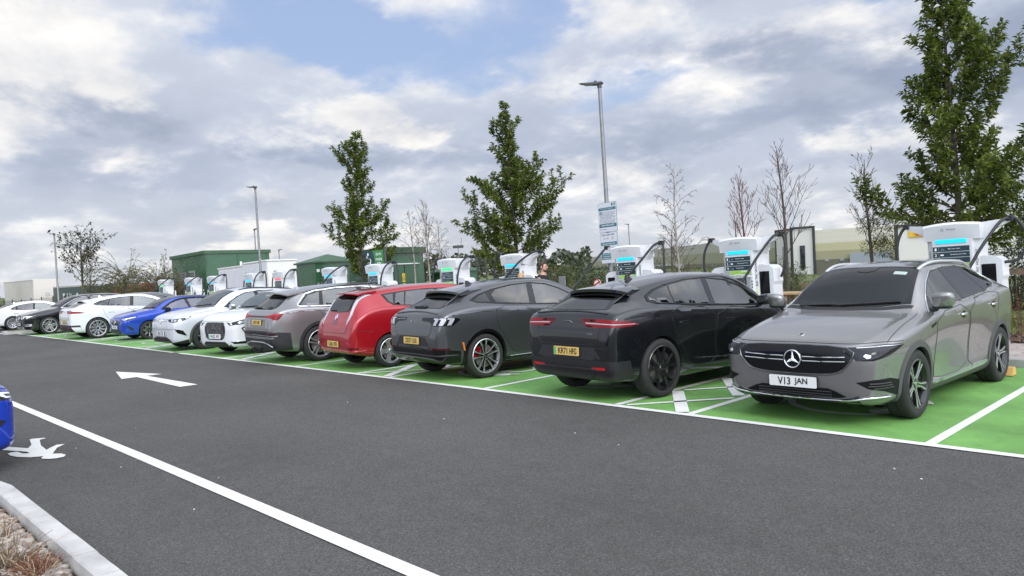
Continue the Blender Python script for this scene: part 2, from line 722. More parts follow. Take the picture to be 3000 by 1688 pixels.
def densify(poly, res, closed=True):
    out = []
    n = len(poly)
    for i in range(n if closed else n - 1):
        a, b = Vector(poly[i]), Vector(poly[(i + 1) % n])
        k = max(1, int(math.ceil((b - a).length / res)))
        out += [a + (b - a) * (j / k) for j in range(k)]
    if not closed:
        out.append(Vector(poly[-1]))
    return out


def inside(p, poly):
    c = False
    n = len(poly)
    j = n - 1
    for i in range(n):
        a, b = poly[i], poly[j]
        if (a[1] > p[1]) != (b[1] > p[1]) and p[0] < (b[0] - a[0]) * (p[1] - a[1]) / (b[1] - a[1]) + a[0]:
            c = not c
        j = i
    return c


def fill_poly(poly, res, holes=()):
    """triangulate a polygon with an inner grid -> 2-D verts, faces, boundary loops"""
    loops = [densify(poly, res)] + [densify(h, res) for h in holes]
    vs, es = [], []
    for lp in loops:
        n0 = len(vs)
        vs += [Vector((p[0], p[1])) for p in lp]
        es += [(n0 + i, n0 + (i + 1) % len(lp)) for i in range(len(lp))]
    x0, x1 = min(v.x for v in vs), max(v.x for v in vs)
    y0, y1 = min(v.y for v in vs), max(v.y for v in vs)
    bnd = list(vs)
    cell = {}
    for v in bnd:
        cell.setdefault((int(v.x // res), int(v.y // res)), []).append(v)
    y, row = y0 + res * .5, 0
    while y < y1:
        x = x0 + (res * .5 if row % 2 else res)
        while x < x1:
            p = Vector((x, y))
            ci, cj = int(x // res), int(y // res)
            near = any((p - q).length < res * .5 for a in (-1, 0, 1) for b in (-1, 0, 1) for q in cell.get((ci + a, cj + b), ()))
            if not near and inside(p, loops[0]) and not any(inside(p, h) for h in loops[1:]):
                vs.append(p)
            x += res
        y += res * .87
        row += 1
    ov, oe, of, _, _, _ = delaunay_2d_cdt(vs, es, [], 0, 1e-6)
    # keep the triangles whose centre lies inside
    faces = []
    for f in of:
        c = sum((ov[i] for i in f), Vector((0, 0))) / len(f)
        if inside(c, loops[0]) and not any(inside(c, h) for h in loops[1:]):
            a = ov[f[0]], ov[f[1]], ov[f[2]]
            if (a[1] - a[0]).cross(a[2] - a[0]) < 0:
                f = f[::-1]
            faces.append(tuple(f))
    used = sorted({i for f in faces for i in f})
    new = {i: k for k, i in enumerate(used)}
    return [ov[i] for i in used], [tuple(new[i] for i in f) for f in faces]


def boundary_edges(faces):
    cnt = {}
    for f in faces:
        for i in range(len(f)):
            a, b = f[i], f[(i + 1) % len(f)]
            cnt[(a, b)] = 1
    return [(a, b) for (a, b) in cnt if (b, a) not in cnt]


# ------------------------------------------------------------------ terrain
def gz(x, y=0.0):
    """ground height: the car park falls gently to the left, the land beyond drops away"""
    z = -.0036 * min(30.0, max(0.0, -8.0 - x))
    if x < -46:
        z -= min(1.0, (-46 - x) * .022)
    if y > 26:
        z -= min(5.2, (y - 26) * .035) * (1.0 if x > -80 else max(.2, 1 - (-80 - x) / 100))
    return z


def sheet(name, poly, m, dz, res=1.2, parent=None, holes=()):
    vs, fs = fill_poly(poly, res, holes)
    return link(name, mesh(name, [(v.x, v.y, gz(v.x, v.y) + dz) for v in vs], fs, m), parent)


def strip(pts, w):
    """2-D polyline -> polygon of width w"""
    pts = [Vector(p) for p in pts]
    lft, rgt = [], []
    n = len(pts)
    for i, p in enumerate(pts):
        t = (pts[min(i + 1, n - 1)] - pts[max(i - 1, 0)]).normalized()
        nn = Vector((-t.y, t.x)) * (w / 2)
        lft.append(p + nn)
        rgt.append(p - nn)
    return lft + rgt[::-1]

# ------------------------------------------------------------------ ground and markings
def terrain():
    xs = [-700, -500, -350, -250, -180, -140, -110, -90, -80, -70, -60, -53, -46, -42, -38, -34, -30, -26, -22, -18, -15, -12, -10, -8, -4, 0, 5, 10, 20, 40, 80, 160, 300, 600]
    ys = [-80, -40, -20, -10, -5, 0, 4, 7, 10, 12, 14, 16, 20, 26, 30, 36, 44, 55, 70, 90, 120, 175, 250, 350, 500, 800]
    vs = [(x, y, gz(x, y) - .035) for y in ys for x in xs]
    n = len(xs)
    fs = [(j * n + i, j * n + i + 1, (j + 1) * n + i + 1, (j + 1) * n + i) for j in range(len(ys) - 1) for i in range(n - 1)]
    m = bpy.data.materials.new('rough_grass')
    m.use_nodes = True
    new, setin, M, noise, ramp, mix, smooth, L = nodes_of(m.node_tree)
    b = new('ShaderNodeBsdfPrincipled')
    out = new('ShaderNodeOutputMaterial')
    L.new(b.outputs[0], out.inputs[0])
    tc = new('ShaderNodeTexCoord')
    a = noise(tc.outputs['Object'], .12, 6, .65)
    f = noise(tc.outputs['Object'], 9, 6, .7)
    c = ramp(a, [(.3, (.060, .085, .020)), (.55, (.10, .125, .035)), (.75, (.15, .14, .060))])
    c = mix(M('MULTIPLY', smooth(f, .4, .7), .5), c, (.045, .060, .018))
    L.new(c, b.inputs['Base Color'])
    b.inputs['Roughness'].default_value = .9
    bp = new('ShaderNodeBump')
    bp.inputs['Distance'].default_value = .08
    L.new(f, bp.inputs['Height'])
    L.new(bp.outputs[0], b.inputs['Normal'])
    o = link('ground', mesh('ground', vs, fs, m))
    tag(o, kind='structure')


terrain()
ASPH = asphalt_mat()
GREEN = road_paint('green_surface', (.145, .325, .080), .75, (.070, .16, .045), 55, 1.1)
WHITEROAD = road_paint('road_white', (.66, .66, .63), .35, (.34, .34, .32), 90, .35)
SYMBOL = road_paint('symbol_white', (.46, .50, .44), .5, (.2, .3, .18), 90, .4)

ISL_X = -7.25        # rounded end of the planted island nearest the camera


def struct(o):
    return tag(o, kind='structure')


FRONT = [(9, 6.93), (-2, 7.02), (-12, 7.14), (-20, 7.19), (-38.6, 7.40)]


def fy(x):
    for (x0, y0), (x1, y1) in zip(FRONT[:-1], FRONT[1:]):
        if x1 <= x <= x0:
            return y0 + (y1 - y0) * (x - x0) / (x1 - x0)
    return FRONT[0][1] if x > 0 else FRONT[-1][1]


KERB_Y = 12.15
island_out = [(8, 1.30), (-7.0, 1.30)] + [(-7.0 - .9 * sin(a), .40 + .9 * cos(a)) for a in [radians(10 * k) for k in range(1, 10)]] + [(-7.9, -8), (8, -8)]
asphalt_poly = [(14, -14), (14, KERB_Y), (-38.8, KERB_Y), (-38.8, 17), (-60, 18.5), (-75, 18), (-78, -14)]
struct(sheet('road', asphalt_poly, ASPH, 0.0, 1.5))
bay_poly = [(x, fy(x)) for x in (9, 4, 0, -4, -8, -12, -16, -20, -24, -30, -34, -38.5)] + [(-38.5, KERB_Y - .01), (9, KERB_Y - .01)]
struct(sheet('charging_bay_surface', bay_poly, GREEN, .004, .9))


def marking(name, poly, m=WHITEROAD, dz=.008, res=.8):
    return struct(sheet(name, poly, m, dz, res))


# front edge line with its one break
marking('bay_line', strip([(9, fy(9)), (4, fy(4)), (-2, fy(-2)), (-12, fy(-12)), (-19.55, fy(-19.55))], .105))
marking('bay_line', strip([(-20.0, fy(-20)), (-29, fy(-29)), (-38.5, fy(-38.5))], .105))
for x in (2.6, .25, -2.21, -8.03, -13.62, -20.0, -25.6, -32.0, -38.2):
    marking('bay_line', strip([(x, fy(x) + .053), (x, KERB_Y - .05)], .09))
HATCH = [(-4.63, -5.66), (-10.42, -11.42), (-16.02, -17.0), (-22.3, -23.2), (-28.35, -29.3), (-34.3, -35.3)]
for xr, xl in HATCH:
    f0 = fy(xr) + .053
    for x in (xr, xl):
        marking('bay_line', strip([(x, f0), (x, KERB_Y - .05)], .09))
    a, b = xl + .05, xr - .05
    for k in range(4):
        y0 = f0 + .02 + 1.22 * k
        y1 = y0 + 1.14
        marking('hatch_line', strip([(b - .06, y0), (a + .05, min(y1, KERB_Y - .1))], .15), dz=.012)
        if k < 3:
            marking('hatch_line', strip([(a + .08, y0 + .03), (b - .03, y0 + 1.05)], .075), dz=.012)


def arc(cx, cy, r, w, a0, a1, n=40):
    pts = [(cx + r * cos(radians(a0 + (a1 - a0) * k / n)), cy + r * sin(radians(a0 + (a1 - a0) * k / n))) for k in range(n + 1)]
    return strip(pts, w)


for cx in (-3.42, -6.84, -9.24, -12.55, -14.85, -18.5, -21.15, -24.4, -27.0, -30.6, -33.2, -36.7, -.95):
    marking('bay_symbol', arc(cx, 8.62, .70, .085, 20, 305), SYMBOL, .012, .25)
    marking('bay_symbol', arc(cx + .16, 8.80, .33, .10, -80, 200), SYMBOL, .012, .25)
    marking('bay_symbol', [(cx + .21 + .12 * cos(radians(t)), 8.52 + .12 * sin(radians(t))) for t in range(0, 360, 20)], SYMBOL, .012, .25)
    u, v = Vector((.80, .60)), Vector((-.60, .80))
    o = Vector((cx + .34, 8.10))
    marking('bay_symbol', [tuple(o + u * a + v * b) for a, b in ((0, 0), (.03, -.05), (.26, -.05), (.28, 0), (.28, .13), (.26, .18), (.03, .18), (0, .13))], SYMBOL, .012, .25)
    for b in (0, .10):
        marking('bay_symbol', [tuple(o + u * a_ + v * (b + c_)) for a_, c_ in ((.28, 0), (.42, 0), (.42, .04), (.28, .04))], SYMBOL, .012, .25)

marking('edge_line', strip([(6, 2.47), (-30, 2.53), (-60, 2.6)], .115))
marking('direction_arrow', [(-16.77, 4.87), (-15.25, 4.52), (-15.26, 4.79), (-12.92, 4.72), (-12.91, 5.01), (-15.25, 4.97), (-15.25, 5.24)])
PED = [(-11.2, 1.60), (-9.9, 1.69), (-9.52, 1.85), (-9.7, 1.92), (-10.08, 1.98), (-10.09, 2.02), (-10.02, 2.12), (-9.97, 2.11), (-9.94, 2.05), (-9.56, 1.98), (-9.23, 1.96), (-9.31, 2.01), (-9.43, 2.1), (-9.39, 2.17), (-9.24, 2.06), (-8.94, 1.95),
       (-8.88, 2.01), (-8.76, 2.03), (-8.67, 1.99), (-8.66, 1.92), (-8.70, 1.86), (-8.78, 1.82), (-8.84, 1.83), (-8.9, 1.86), (-8.96, 1.76), (-9.12, 1.67), (-9.26, 1.64), (-9.39, 1.64), (-9.44, 1.68), (-9.43, 1.73), (-9.25, 1.75), (-9.2, 1.8), (-9.32, 1.80), (-9.71, 1.63), (-11.2, 1.54)]
marking('pedestrian_symbol', PED, res=.3)

# ------------------------------------------------------------------ near kerb, pebbles and dry stalks
def kerb_stones():
    path = [(-3.2, 1.235)]
    x = -3.2
    while x > -7.0:
        x -= .455
        path.append((x, 1.235))
    r = .835
    for k in range(1, 6):
        a = radians(15 * k)
        path.append((-7.3 - r * sin(a), 1.235 - r + r * cos(a)))
    for i in range(len(path) - 1):
        a, b = Vector(path[i]), Vector(path[i + 1])
        t = (b - a).normalized()
        n = Vector((-t.y, t.x))
        a2, b2 = a + t * .004, b - t * .004
        bm = bmesh.new()
        hh = .118 + RND.uniform(-.003, .003)
        prof = [(-.068, -.05), (.068, -.05), (.068, hh - .02), (.052, hh), (-.058, hh), (-.068, hh - .010)]
        nseg = 5
        rows = []
        for k in range(nseg + 1):
            c0 = a2 + (b2 - a2) * (k / nseg)
            rows.append([bm.verts.new((c0.x + n.x * u * -1, c0.y + n.y * u * -1, gz(c0.x) + z + RND.uniform(-.0015, .0015))) for u, z in prof])
        m_ = len(prof)
        for k in range(nseg):
            for j in range(m_):
                bm.faces.new((rows[k][j], rows[k][(j + 1) % m_], rows[k + 1][(j + 1) % m_], rows[k + 1][j]))
        bm.faces.new(rows[0][::-1])
        bm.faces.new(rows[-1])
        bmesh.ops.recalc_face_normals(bm, faces=bm.faces[:])
        me = bpy.data.meshes.new('kerb_stone')
        bm.to_mesh(me)
        bm.free()
        me.materials.append(CONCRETE)
        o = link('kerb_stone', me)
        tag(o, 'pale concrete kerb stone edging the pebble bed in the near corner', 'kerb', 'kerb stones round the pebble bed')


kerb_stones()
SOIL = mat('bed_soil', (.040, .026, .018), .95, vary=(9, .5), bump=(30, .8, .02))
struct(sheet('planting_bed', [(4, 1.165), (-7.25, 1.165)] + [(-7.25 - .76 * sin(radians(a)), .405 + .76 * cos(radians(a))) for a in (20, 40, 60, 80)] + [(-8.0, -6), (4, -6)], SOIL, .02, .5))


def pebbles():
    mb = MB()
    cols = [mat('pebble_grey', (.21, .18, .16), .6, vary=(20, .3)), mat('pebble_tan', (.22, .155, .11), .6, vary=(20, .3)), mat('pebble_pale', (.34, .30, .26), .6, vary=(20, .25)), mat('pebble_brown', (.11, .068, .048), .6, vary=(20, .3))]
    r = random.Random(5)
    bm = bmesh.new()
    bmesh.ops.create_icosphere(bm, subdivisions=2, radius=1)
    bv = [v.co.copy() for v in bm.verts]
    bf = [tuple(v.index for v in f.verts) for f in bm.faces]
    bm.free()
    for _ in range(3400):
        x = r.uniform(-7.85, -4.4)
        y = 1.13 - abs(r.gauss(0, .42))
        if y < .1 or hypot(x + 7.25, min(0, y - .40)) > .75 and x < -7.25:
            continue
        s = r.uniform(.014, .031)
        R = Matrix.Rotation(r.uniform(0, 6.28), 3, 'Z') @ Matrix.Rotation(r.uniform(-.5, .5), 3, 'X')
        sc = Vector((s * r.uniform(1.0, 1.6), s * r.uniform(.8, 1.1), s * r.uniform(.55, .8)))
        z = .02 + sc.z * .6 + (r.uniform(0, .018))
        mb.add([R @ Vector((v.x * sc.x, v.y * sc.y, v.z * sc.z)) + Vector((x, y, z)) for v in bv], bf, r.randrange(4))
    o = mb.build('pebbles', cols, None, True, 80)
    tag(o, 'smooth brown and grey pebbles filling the bed behind the near kerb', 'pebbles', kind='stuff')


pebbles()


def dry_plant(x, y, n, h, seed, label, m, spread=.5):
    r = random.Random(seed)
    mb = MB()
    for _ in range(n):
        a = r.uniform(0, 6.28)
        L = h * r.uniform(.5, 1.1)
        lean = r.uniform(.15, spread * 2)
        p = [Vector((x + r.uniform(-.08, .08), y + r.uniform(-.06, .06), .02))]
        d = Vector((cos(a) * lean, sin(a) * lean, 1)).normalized()
        for k in range(5):
            d = (d + Vector((r.uniform(-.35, .35), r.uniform(-.35, .35), -.14))).normalized()
            p.append(p[-1] + d * L / 5)
        mb.tube(p, [.0032, .0028, .0024, .002, .0015, .001], 4, 0 if r.random() < .75 else 1)
        if r.random() < .45:
            q = p[3]
            e = Vector((r.uniform(-1, 1), r.uniform(-1, 1), .7)).normalized()
            mb.tube([q, q + e * L * .22, q + e * L * .36 + Vector((0, 0, -.01))], [.0018, .0014, .0008], 3)
    o = mb.build('dry_plant', [m, mat('pale_stalk', (.42, .33, .22), .8)])
    tag(o, label, 'plant', 'dead plants in the pebble bed')


RUST = mat('rust_stalk', (.16, .060, .028), .85, vary=(30, .4))
STALK = mat('brown_stalk', (.14, .10, .065), .85, vary=(30, .4))
dry_plant(-5.35, .92, 110, .30, 1, 'tangle of dead brown stalks leaning over the near kerb face', STALK, .75)
dry_plant(-5.13, 1.00, 120, .17, 2, 'low rust-red dead plant against the near kerb at the picture bottom', RUST, .45)
dry_plant(-6.05, 1.00, 16, .26, 3, 'few thin dead stems standing beside the middle of the near kerb', STALK, .4)
dry_plant(-5.75, .72, 60, .28, 4, 'flattened dry grass tuft on the pebbles at the left picture edge', mat('straw', (.30, .22, .13), .85, vary=(30, .3)), .9)

# pale chippings scattered on the asphalt
r = random.Random(19)
ch = MB()
for k in range(12):
    x, y = r.uniform(-14, -.8), r.uniform(1.6, 6.8)
    q = r.uniform(.004, .008)
    ch.obox((x, y, gz(x) + .004 + q * .3), (q, r.uniform(-.3, .3) * q, 0), (r.uniform(-.3, .3) * q, q * .7, 0), (0, 0, q * .4))
tag(ch.build('stone_chippings', mat('pale_scrap', (.62, .61, .58), .7)), 'pale stone chippings scattered over the asphalt', 'chippings', kind='stuff')
# ------------------------------------------------------------------ far kerb, paving, mulch, island
def far_kerb():
    KM = mat('kerb_grey', (.27, .265, .255), .85, vary=(4, .2), bump=(45, .4, .006))
    x = 6.0
    mbs = 0
    while x > -38.7:
        x2 = x - .915
        o = MB().box((x2 + .006, KERB_Y, gz((x + x2) / 2) - .1), (x - .006, KERB_Y + .125, gz((x + x2) / 2) + .115), 0, .012).build('kerb_stone', KM)
        tag(o, 'grey kerb stone along the head of the green charging bays', 'kerb', 'kerb stones at the head of the charging bays')
        x = x2


far_kerb()
# block paving strip behind the kerb
def paving_mat():
    m = bpy.data.materials.new('block_paving')
    m.use_nodes = True
    new, setin, M, noise, ramp, mix, smooth, L = nodes_of(m.node_tree)
    b = new('ShaderNodeBsdfPrincipled')
    out = new('ShaderNodeOutputMaterial')
    L.new(b.outputs[0], out.inputs[0])
    tc = new('ShaderNodeTexCoord')
    br = new('ShaderNodeTexBrick')
    L.new(tc.outputs['Object'], br.inputs['Vector'])
    br.inputs['Color1'].default_value = (.40, .36, .33, 1)
    br.inputs['Color2'].default_value = (.30, .25, .23, 1)
    br.inputs['Mortar'].default_value = (.10, .09, .085, 1)
    br.inputs['Scale'].default_value = 1.0
    br.inputs['Mortar Size'].default_value = .008
    br.inputs['Brick Width'].default_value = .40
    br.inputs['Row Height'].default_value = .20
    n = noise(tc.outputs['Object'], 2.5, 6, .6)
    c = mix(M('MULTIPLY', smooth(n, .4, .75), .4), br.outputs['Color'], (.36, .27, .25))
    L.new(c, b.inputs['Base Color'])
    b.inputs['Roughness'].default_value = .85
    return m


struct(sheet('pavement', [(8, KERB_Y + .125), (-38.7, KERB_Y + .125), (-38.7, 14.3), (8, 14.3)], paving_mat(), .10, 1.2))
MULCH = mat('bark_mulch', (.075, .042, .028), .95, vary=(16, .6), bump=(40, 1.0, .03))
struct(sheet('bark_bed', [(8, 14.3), (-38.7, 14.3), (-38.7, 15.5), (8, 15.5)], MULCH, .105, 1.2))
LAWN = mat('lawn', (.105, .150, .030), .9, vary=(7, .45), bump=(60, .9, .03))
struct(sheet('lawn', [(8, 15.5), (-36, 15.5), (-36, 26), (8, 26)], LAWN, .06, 1.6))


def bark_chips():
    r = random.Random(8)
    mb = MB()
    for _ in range(2600):
        x, y = r.uniform(-4.6, -.5), r.uniform(14.3, 15.5)
        a = r.uniform(0, 3.14)
        mb.obox((x, y, .115 + r.uniform(0, .02)), (cos(a) * r.uniform(.02, .05), sin(a) * .03, r.uniform(-.01, .01)), (-sin(a) * .012, cos(a) * .012, 0), (0, 0, .004), r.randrange(3))
    o = mb.build('bark_chips', [mat('chip_a', (.10, .055, .035), .9), mat('chip_b', (.19, .12, .08), .9), mat('chip_c', (.04, .025, .02), .9)])
    tag(o, 'loose brown bark chips spread beside the right-hand paving', 'bark chips', kind='stuff')


bark_chips()


def grass_tufts(name, x0, x1, y0, y1, n, h, label, seed, cols, z=.06):
    r = random.Random(seed)
    vs, fs, ix = [], [], []
    for _ in range(n):
        x, y = r.uniform(x0, x1), r.uniform(y0, y1)
        a = r.uniform(0, 6.28)
        hh = h * r.uniform(.5, 1.2)
        w = .006
        dx, dy = cos(a), sin(a)
        b = Vector((x, y, gz(x, y) + z))
        s = Vector((-dy, dx, 0)) * w
        mid = b + Vector((dx * hh * .2, dy * hh * .2, hh * .6))
        tip = b + Vector((dx * hh * .55, dy * hh * .55, hh))
        k = len(vs)
        vs += [b - s, b + s, mid + s * .7, mid - s * .7, tip]
        fs += [(k, k + 1, k + 2, k + 3), (k + 3, k + 2, k + 4)]
        q = r.randrange(len(cols))
        ix += [q, q]
    o = link(name, mesh(name, vs, fs, cols, ix))
    tag(o, label, 'grass', kind='stuff')


GR = [mat('grass_a', (.10, .16, .028), .7), mat('grass_b', (.15, .19, .045), .7), mat('grass_c', (.20, .19, .08), .7)]
grass_tufts('grass', -5.6, -.5, 15.5, 19.5, 15000, .10, 'short mown grass behind the bark bed on the right', 3, GR)
# small kerbed island at the far end of the row
isl = [(-38.75, 7.05), (-39.0, 6.95), (-39.4, 6.95), (-39.65, 7.15), (-39.65, 11.9), (-38.75, 11.9)]
ib = MB().prism(isl, gz(-39) - .1, gz(-39) + .12)
tag(ib.build('traffic_island', CONCRETE), 'low kerbed island with turf on top at the far end of the bays', 'island')
struct(sheet('island_turf', [(-38.85, 7.2), (-39.0, 7.1), (-39.4, 7.1), (-39.53, 7.25), (-39.53, 11.8), (-38.85, 11.8)], LAWN, .124, .5))
marking('bay_line', strip([(-39.8, 7.0), (-60, 7.1)], .12))

# wheel stop behind the nearest car
ws = MB()
for k in range(6):
    x0 = -3.9 + k * .25
    ws.add([(x0, 11.27, .014), (x0 + .25, 11.27, .014), (x0 + .25, 11.47, .014), (x0, 11.47, .014), (x0 + .012 * (k == 0), 11.32, .115), (x0 + .25, 11.32, .115), (x0 + .25, 11.42, .115), (x0, 11.42, .115)],
           [(0, 1, 5, 4), (1, 2, 6, 5), (2, 3, 7, 6), (3, 0, 4, 7), (4, 5, 6, 7), (0, 3, 2, 1)], k % 2)
o = ws.build('wheel_stop', [mat('rubber_black', (.02, .02, .02), .7), mat('rubber_yellow', (.55, .33, .10), .7)])
o.location.x = -.13
tag(o, 'black and yellow rubber wheel stop behind the rear tyre of the grey crossover', 'wheel stop')

# ------------------------------------------------------------------ chargers
CH_W = mat('charger_white', (.62, .63, .66), .35, coat=.3, vary=(2, .04))
CH_G = mat('charger_grey', (.30, .31, .33), .5)  # plain grey of the screen bezel and one small panel square
NAVY = mat('panel_navy', (.012, .032, .050), .35)
LIME = mat('panel_lime', (.30, .52, .06), .4)
PALEP = mat('panel_pale', (.45, .50, .45), .4)
SCREEN = mat('display_glass', (.075, .085, .095), .08, coat=1.0)
CABLE = mat('cable_rubber', (.014, .014, .015), .5)
LEDS = {'blue': mat('led_blue', (.0, .5, .8), .3, emit=((.0, .50, .85), .75)), 'green': mat('led_green', (.05, .7, .2), .3, emit=((.03, .78, .22), .85)), 'red': mat('led_red', (.7, .1, .12), .3, emit=((.85, .08, .14), .8))}
GTXT = mat('lime_lettering', (.42, .62, .10), .5)


def charger():
    """local frame: front faces -Y, x to the right, z up"""
    root = empty('charging_post')
    # column with chamfered front edges and a waist
    def col(z, w, d, ch):
        return [(-w, d), (-w, -d + ch), (-w + ch, -d), (w - ch, -d), (w, -d + ch), (w, d)], z
    secs = [col(.0, .35, .24, .05), col(.30, .35, .24, .06), col(.85, .36, .25, .085), col(1.30, .36, .24, .10), col(1.72, .37, .235, .10), col(1.80, .375, .24, .10)]
    vs = [(x, y, z) for p, z in secs for x, y in p]
    fs = []
    for k in range(len(secs) - 1):
        for j in range(6):
            a, b = k * 6 + j, k * 6 + (j + 1) % 6
            fs.append((a, b, b + 6, a + 6))
    fs.append(tuple(range((len(secs) - 1) * 6, len(secs) * 6)))
    fs.append(tuple(range(6))[::-1])
    link('body', mesh('body', vs, fs, CH_W, None, True, 25), root)
    MB().box((-.40, -.28, -.14), (.40, .28, .02), 0, .01).build('plinth', CONCRETE, root)
    # curved header that leans forward
    n = 12
    hv, hf = [], []
    for k in range(n + 1):
        t = -1 + 2 * k / n
        x = t * .39
        top = 2.035 - .030 * t * t
        low = 1.800 + .030 * (1 - abs(t)) ** .6 * 0 + .022 * (1 - t * t)
        hv += [(x, -.292 + .03 * t * t, top - .035), (x, -.250 + .03 * t * t, top), (x, .245, top - .005), (x, .245, 1.76), (x, -.235, 1.762), (x, -.262 + .03 * t * t, low)]
    for k in range(n):
        for j in range(6):
            a, b = k * 6 + j, k * 6 + (j + 1) % 6
            hf.append((a, a + 6, b + 6, b))
    hf += [tuple(range(6)), tuple(range(n * 6, n * 6 + 6))[::-1]]
    link('header', mesh('header', hv, hf, CH_W, None, True, 35), root)
    # light bar, panel, screen
    lb = MB()
    lb.box((-.225, -.252, 1.715), (.205, -.236, 1.775), 0, .006)
    lb.build('light_bar', LEDS['blue'], root)
    ip = MB()
    ip.box((-.27, -.2465, 1.325), (.245, -.238, 1.675), 1)
    fr = lambda x, z, y: frame_m4((x, y, z), (1, 0, 0), (0, 0, 1))
    pan = ip.build('info_panel', [NAVY, PALEP], root)
    for k in range(3):
        z1 = 1.668 - k * .088
        pm = MB()
        pm.box((-.265, -.2492, z1 - .078), (-.185, -.2462, z1), 0)
        pm.box((-.180, -.2492, z1 - .078), (.240, -.2462, z1), 0)
        text_into(pm, str(k + 1), .026, .042, fr(-.225, z1 - .039, -.2515), 1, .02)
        t = ['Plug in your vehicle', 'Tap contactless card or device', 'To disconnect press'][k]
        text_into(pm, t, [.17, .22, .16][k], .020, fr([.03, .085, .03][k], z1 - .038, -.2515), 1, .01)
        # little pictograms: car, card, car with plug
        pm.prism([(-.155, z1 - .058), (-.155, z1 - .044), (-.140, z1 - .030), (-.115, z1 - .030), (-.10, z1 - .044), (-.10, z1 - .058)] if k != 1 else [(-.16, z1 - .052), (-.16, z1 - .030), (-.115, z1 - .030), (-.115, z1 - .052)],
                 -.0505, -.0500, 2 if k != 1 else 1, Matrix(((1, 0, 0, 0), (0, 0, 1, -.2000), (0, 1, 0, 0), (0, 0, 0, 1))))
        pm.build('instruction_row', [NAVY, WHITETXT, mat('pictogram', (.10, .15, .18), .5)], pan)
    gp = MB()
    gp.box((-.180, -.2492, 1.372), (.240, -.2462, 1.404), 0)
    gp.box((-.180, -.2492, 1.332), (.240, -.2462, 1.366), 0)
    gp.box((-.255, -.2492, 1.335), (-.195, -.2462, 1.395), 1)
    for k in range(3):
        gp.box((.055 + k * .045, -.2502, 1.379), (.085 + k * .045, -.2488, 1.398), 2)
    gp.build('green_row', [LIME, CH_G, WHITETXT], pan)
    sb = MB()
    sb.box((-.185, -.262, .985), (.225, -.225, 1.275), 0, .012)
    bez = sb.build('screen_bezel', CH_G, root)
    MB().box((-.170, -.2655, 1.0), (.150, -.259, 1.262), 0, .003).build('screen', GLOSS, bez)
    MB().box((-.150, -.2672, 1.02), (.130, -.2650, 1.242), 0).build('display', SCREEN, bez)
    # curved hood over the screen
    hd = MB()
    hp = [(-.25 + .5 * t, -.252 - .030 * sin(pi * t), 1.275 + .050 * sin(pi * t)) for t in [k / 12 for k in range(13)]]
    hd.tube(hp, .012, 6)
    hd.build('screen_hood', CH_W, root, True)
    for k in range(3):
        MB().lathe([(.0, -.008), (.012, -.008), (.013, 0)], 12).build('button', BLACK, root, loc=(.255, -.246, 1.20 - k * .055))
    lg = MB()
    text_into(lg, 'TRITIUM', .125, .022, fr(.01, 1.925, -.2965), 0, .0)
    for q in ((0, .95), (2.1, .95), (4.2, .95)):
        a = q[0] + .5
        lg.prism([(.030 * cos(a), .030 * sin(a)), (.012 * cos(a + 1), .012 * sin(a + 1)), (.028 * cos(a + 1.5), .028 * sin(a + 1.5))], 0, .001, 0, fr(-.11, 1.925, -.2960))
    lg.build('maker_lettering', LETTER, root)
    # vertical lettering on the chamfers
    for sg in (1, -1):
        ctr = Vector((sg * .318, -.193, 1.23))
        ydir = Vector((sg * -.70, .70, 0)) if sg > 0 else Vector((-.70, -.70, 0))
        f2 = frame_m4(ctr + Vector((sg * .006, -.006, 0)), (0, 0, 1), (-.72, -.69 * sg, 0))
        lt = MB()
        text_into(lt, 'GRID', .115, .043, f2 @ Matrix.Translation((-.355, 0, 0)), 0, .0)
        text_into(lt, 'SERVE', .150, .043, f2 @ Matrix.Translation((-.215, 0, 0)), 1, .0)
        text_into(lt, 'ELECTRIC', .235, .043, f2 @ Matrix.Translation((-.005, 0, 0)), 0, .01)
        text_into(lt, 'HIGHWAY', .245, .043, f2 @ Matrix.Translation((.255, 0, 0)), 0, .01)
        lt.build('side_lettering', [LETTER, GTXT], root)
    # arms, cables and holsters, one each side
    for sg in (1, -1):
        am = MB()
        z = 1.975
        yb = .05
        pts = [(sg * .37, yb + .10, 1.70), (sg * .37, yb + .10, z + .03), (sg * .70, yb + .025, z + .065), (sg * .74, yb + .025, z + .02), (sg * .66, yb + .025, z - .02), (sg * .48, yb + .07, 1.87)]
        q = len(pts)
        vs = [Vector(p) for p in pts] + [Vector((p[0], 2 * yb - p[1], p[2])) for p in pts]
        fs = [tuple(range(q)), tuple(range(q, 2 * q))[::-1]] + [(i, i + q, (i + 1) % q + q, (i + 1) % q) for i in range(q)]
        am.add(vs, fs)
        am.build('cable_arm', CH_W, root, True, 20)
        cl = MB()
        cl.box((sg * .72 - .045, -.01, 1.99), (sg * .72 + .045, .11, 2.075), 0, .012)
        cl.build('cable_clamp', BLACK, root)
        hb = MB()
        x0 = sg * .47
        out = [(x0 - .13, .80), (x0 - .15, .90), (x0 - .15, 1.40), (x0 - .10, 1.50), (x0 + .09, 1.48), (x0 + .16, 1.42), (x0 + .17, 1.18), (x0 + .15, 1.12), (x0 + .15, .90), (x0 + .10, .80)]
        if sg < 0:
            out = [(2 * x0 - a, b) for a, b in out]
        hb.prism(out, -.20, .16, 0, Matrix(((1, 0, 0, 0), (0, 0, -1, 0), (0, 1, 0, 0), (0, 0, 0, 1))) @ Matrix.Translation((0, 0, .0)))
        h = hb.build('holster', CH_W, root, False)
        MB().box((x0 - .105, -.168, .93), (x0 + .085, -.158, 1.37), 0, .004).build('holster_recess', GLOSS, h)
    return root


def charger_cable(root, sg, ends, r=.0235):
    pts = catmull([Vector(p) for p in ends], 10)
    mb = MB()
    mb.tube(pts, r, 10)
    return mb.build('cable', CABLE, root, True)


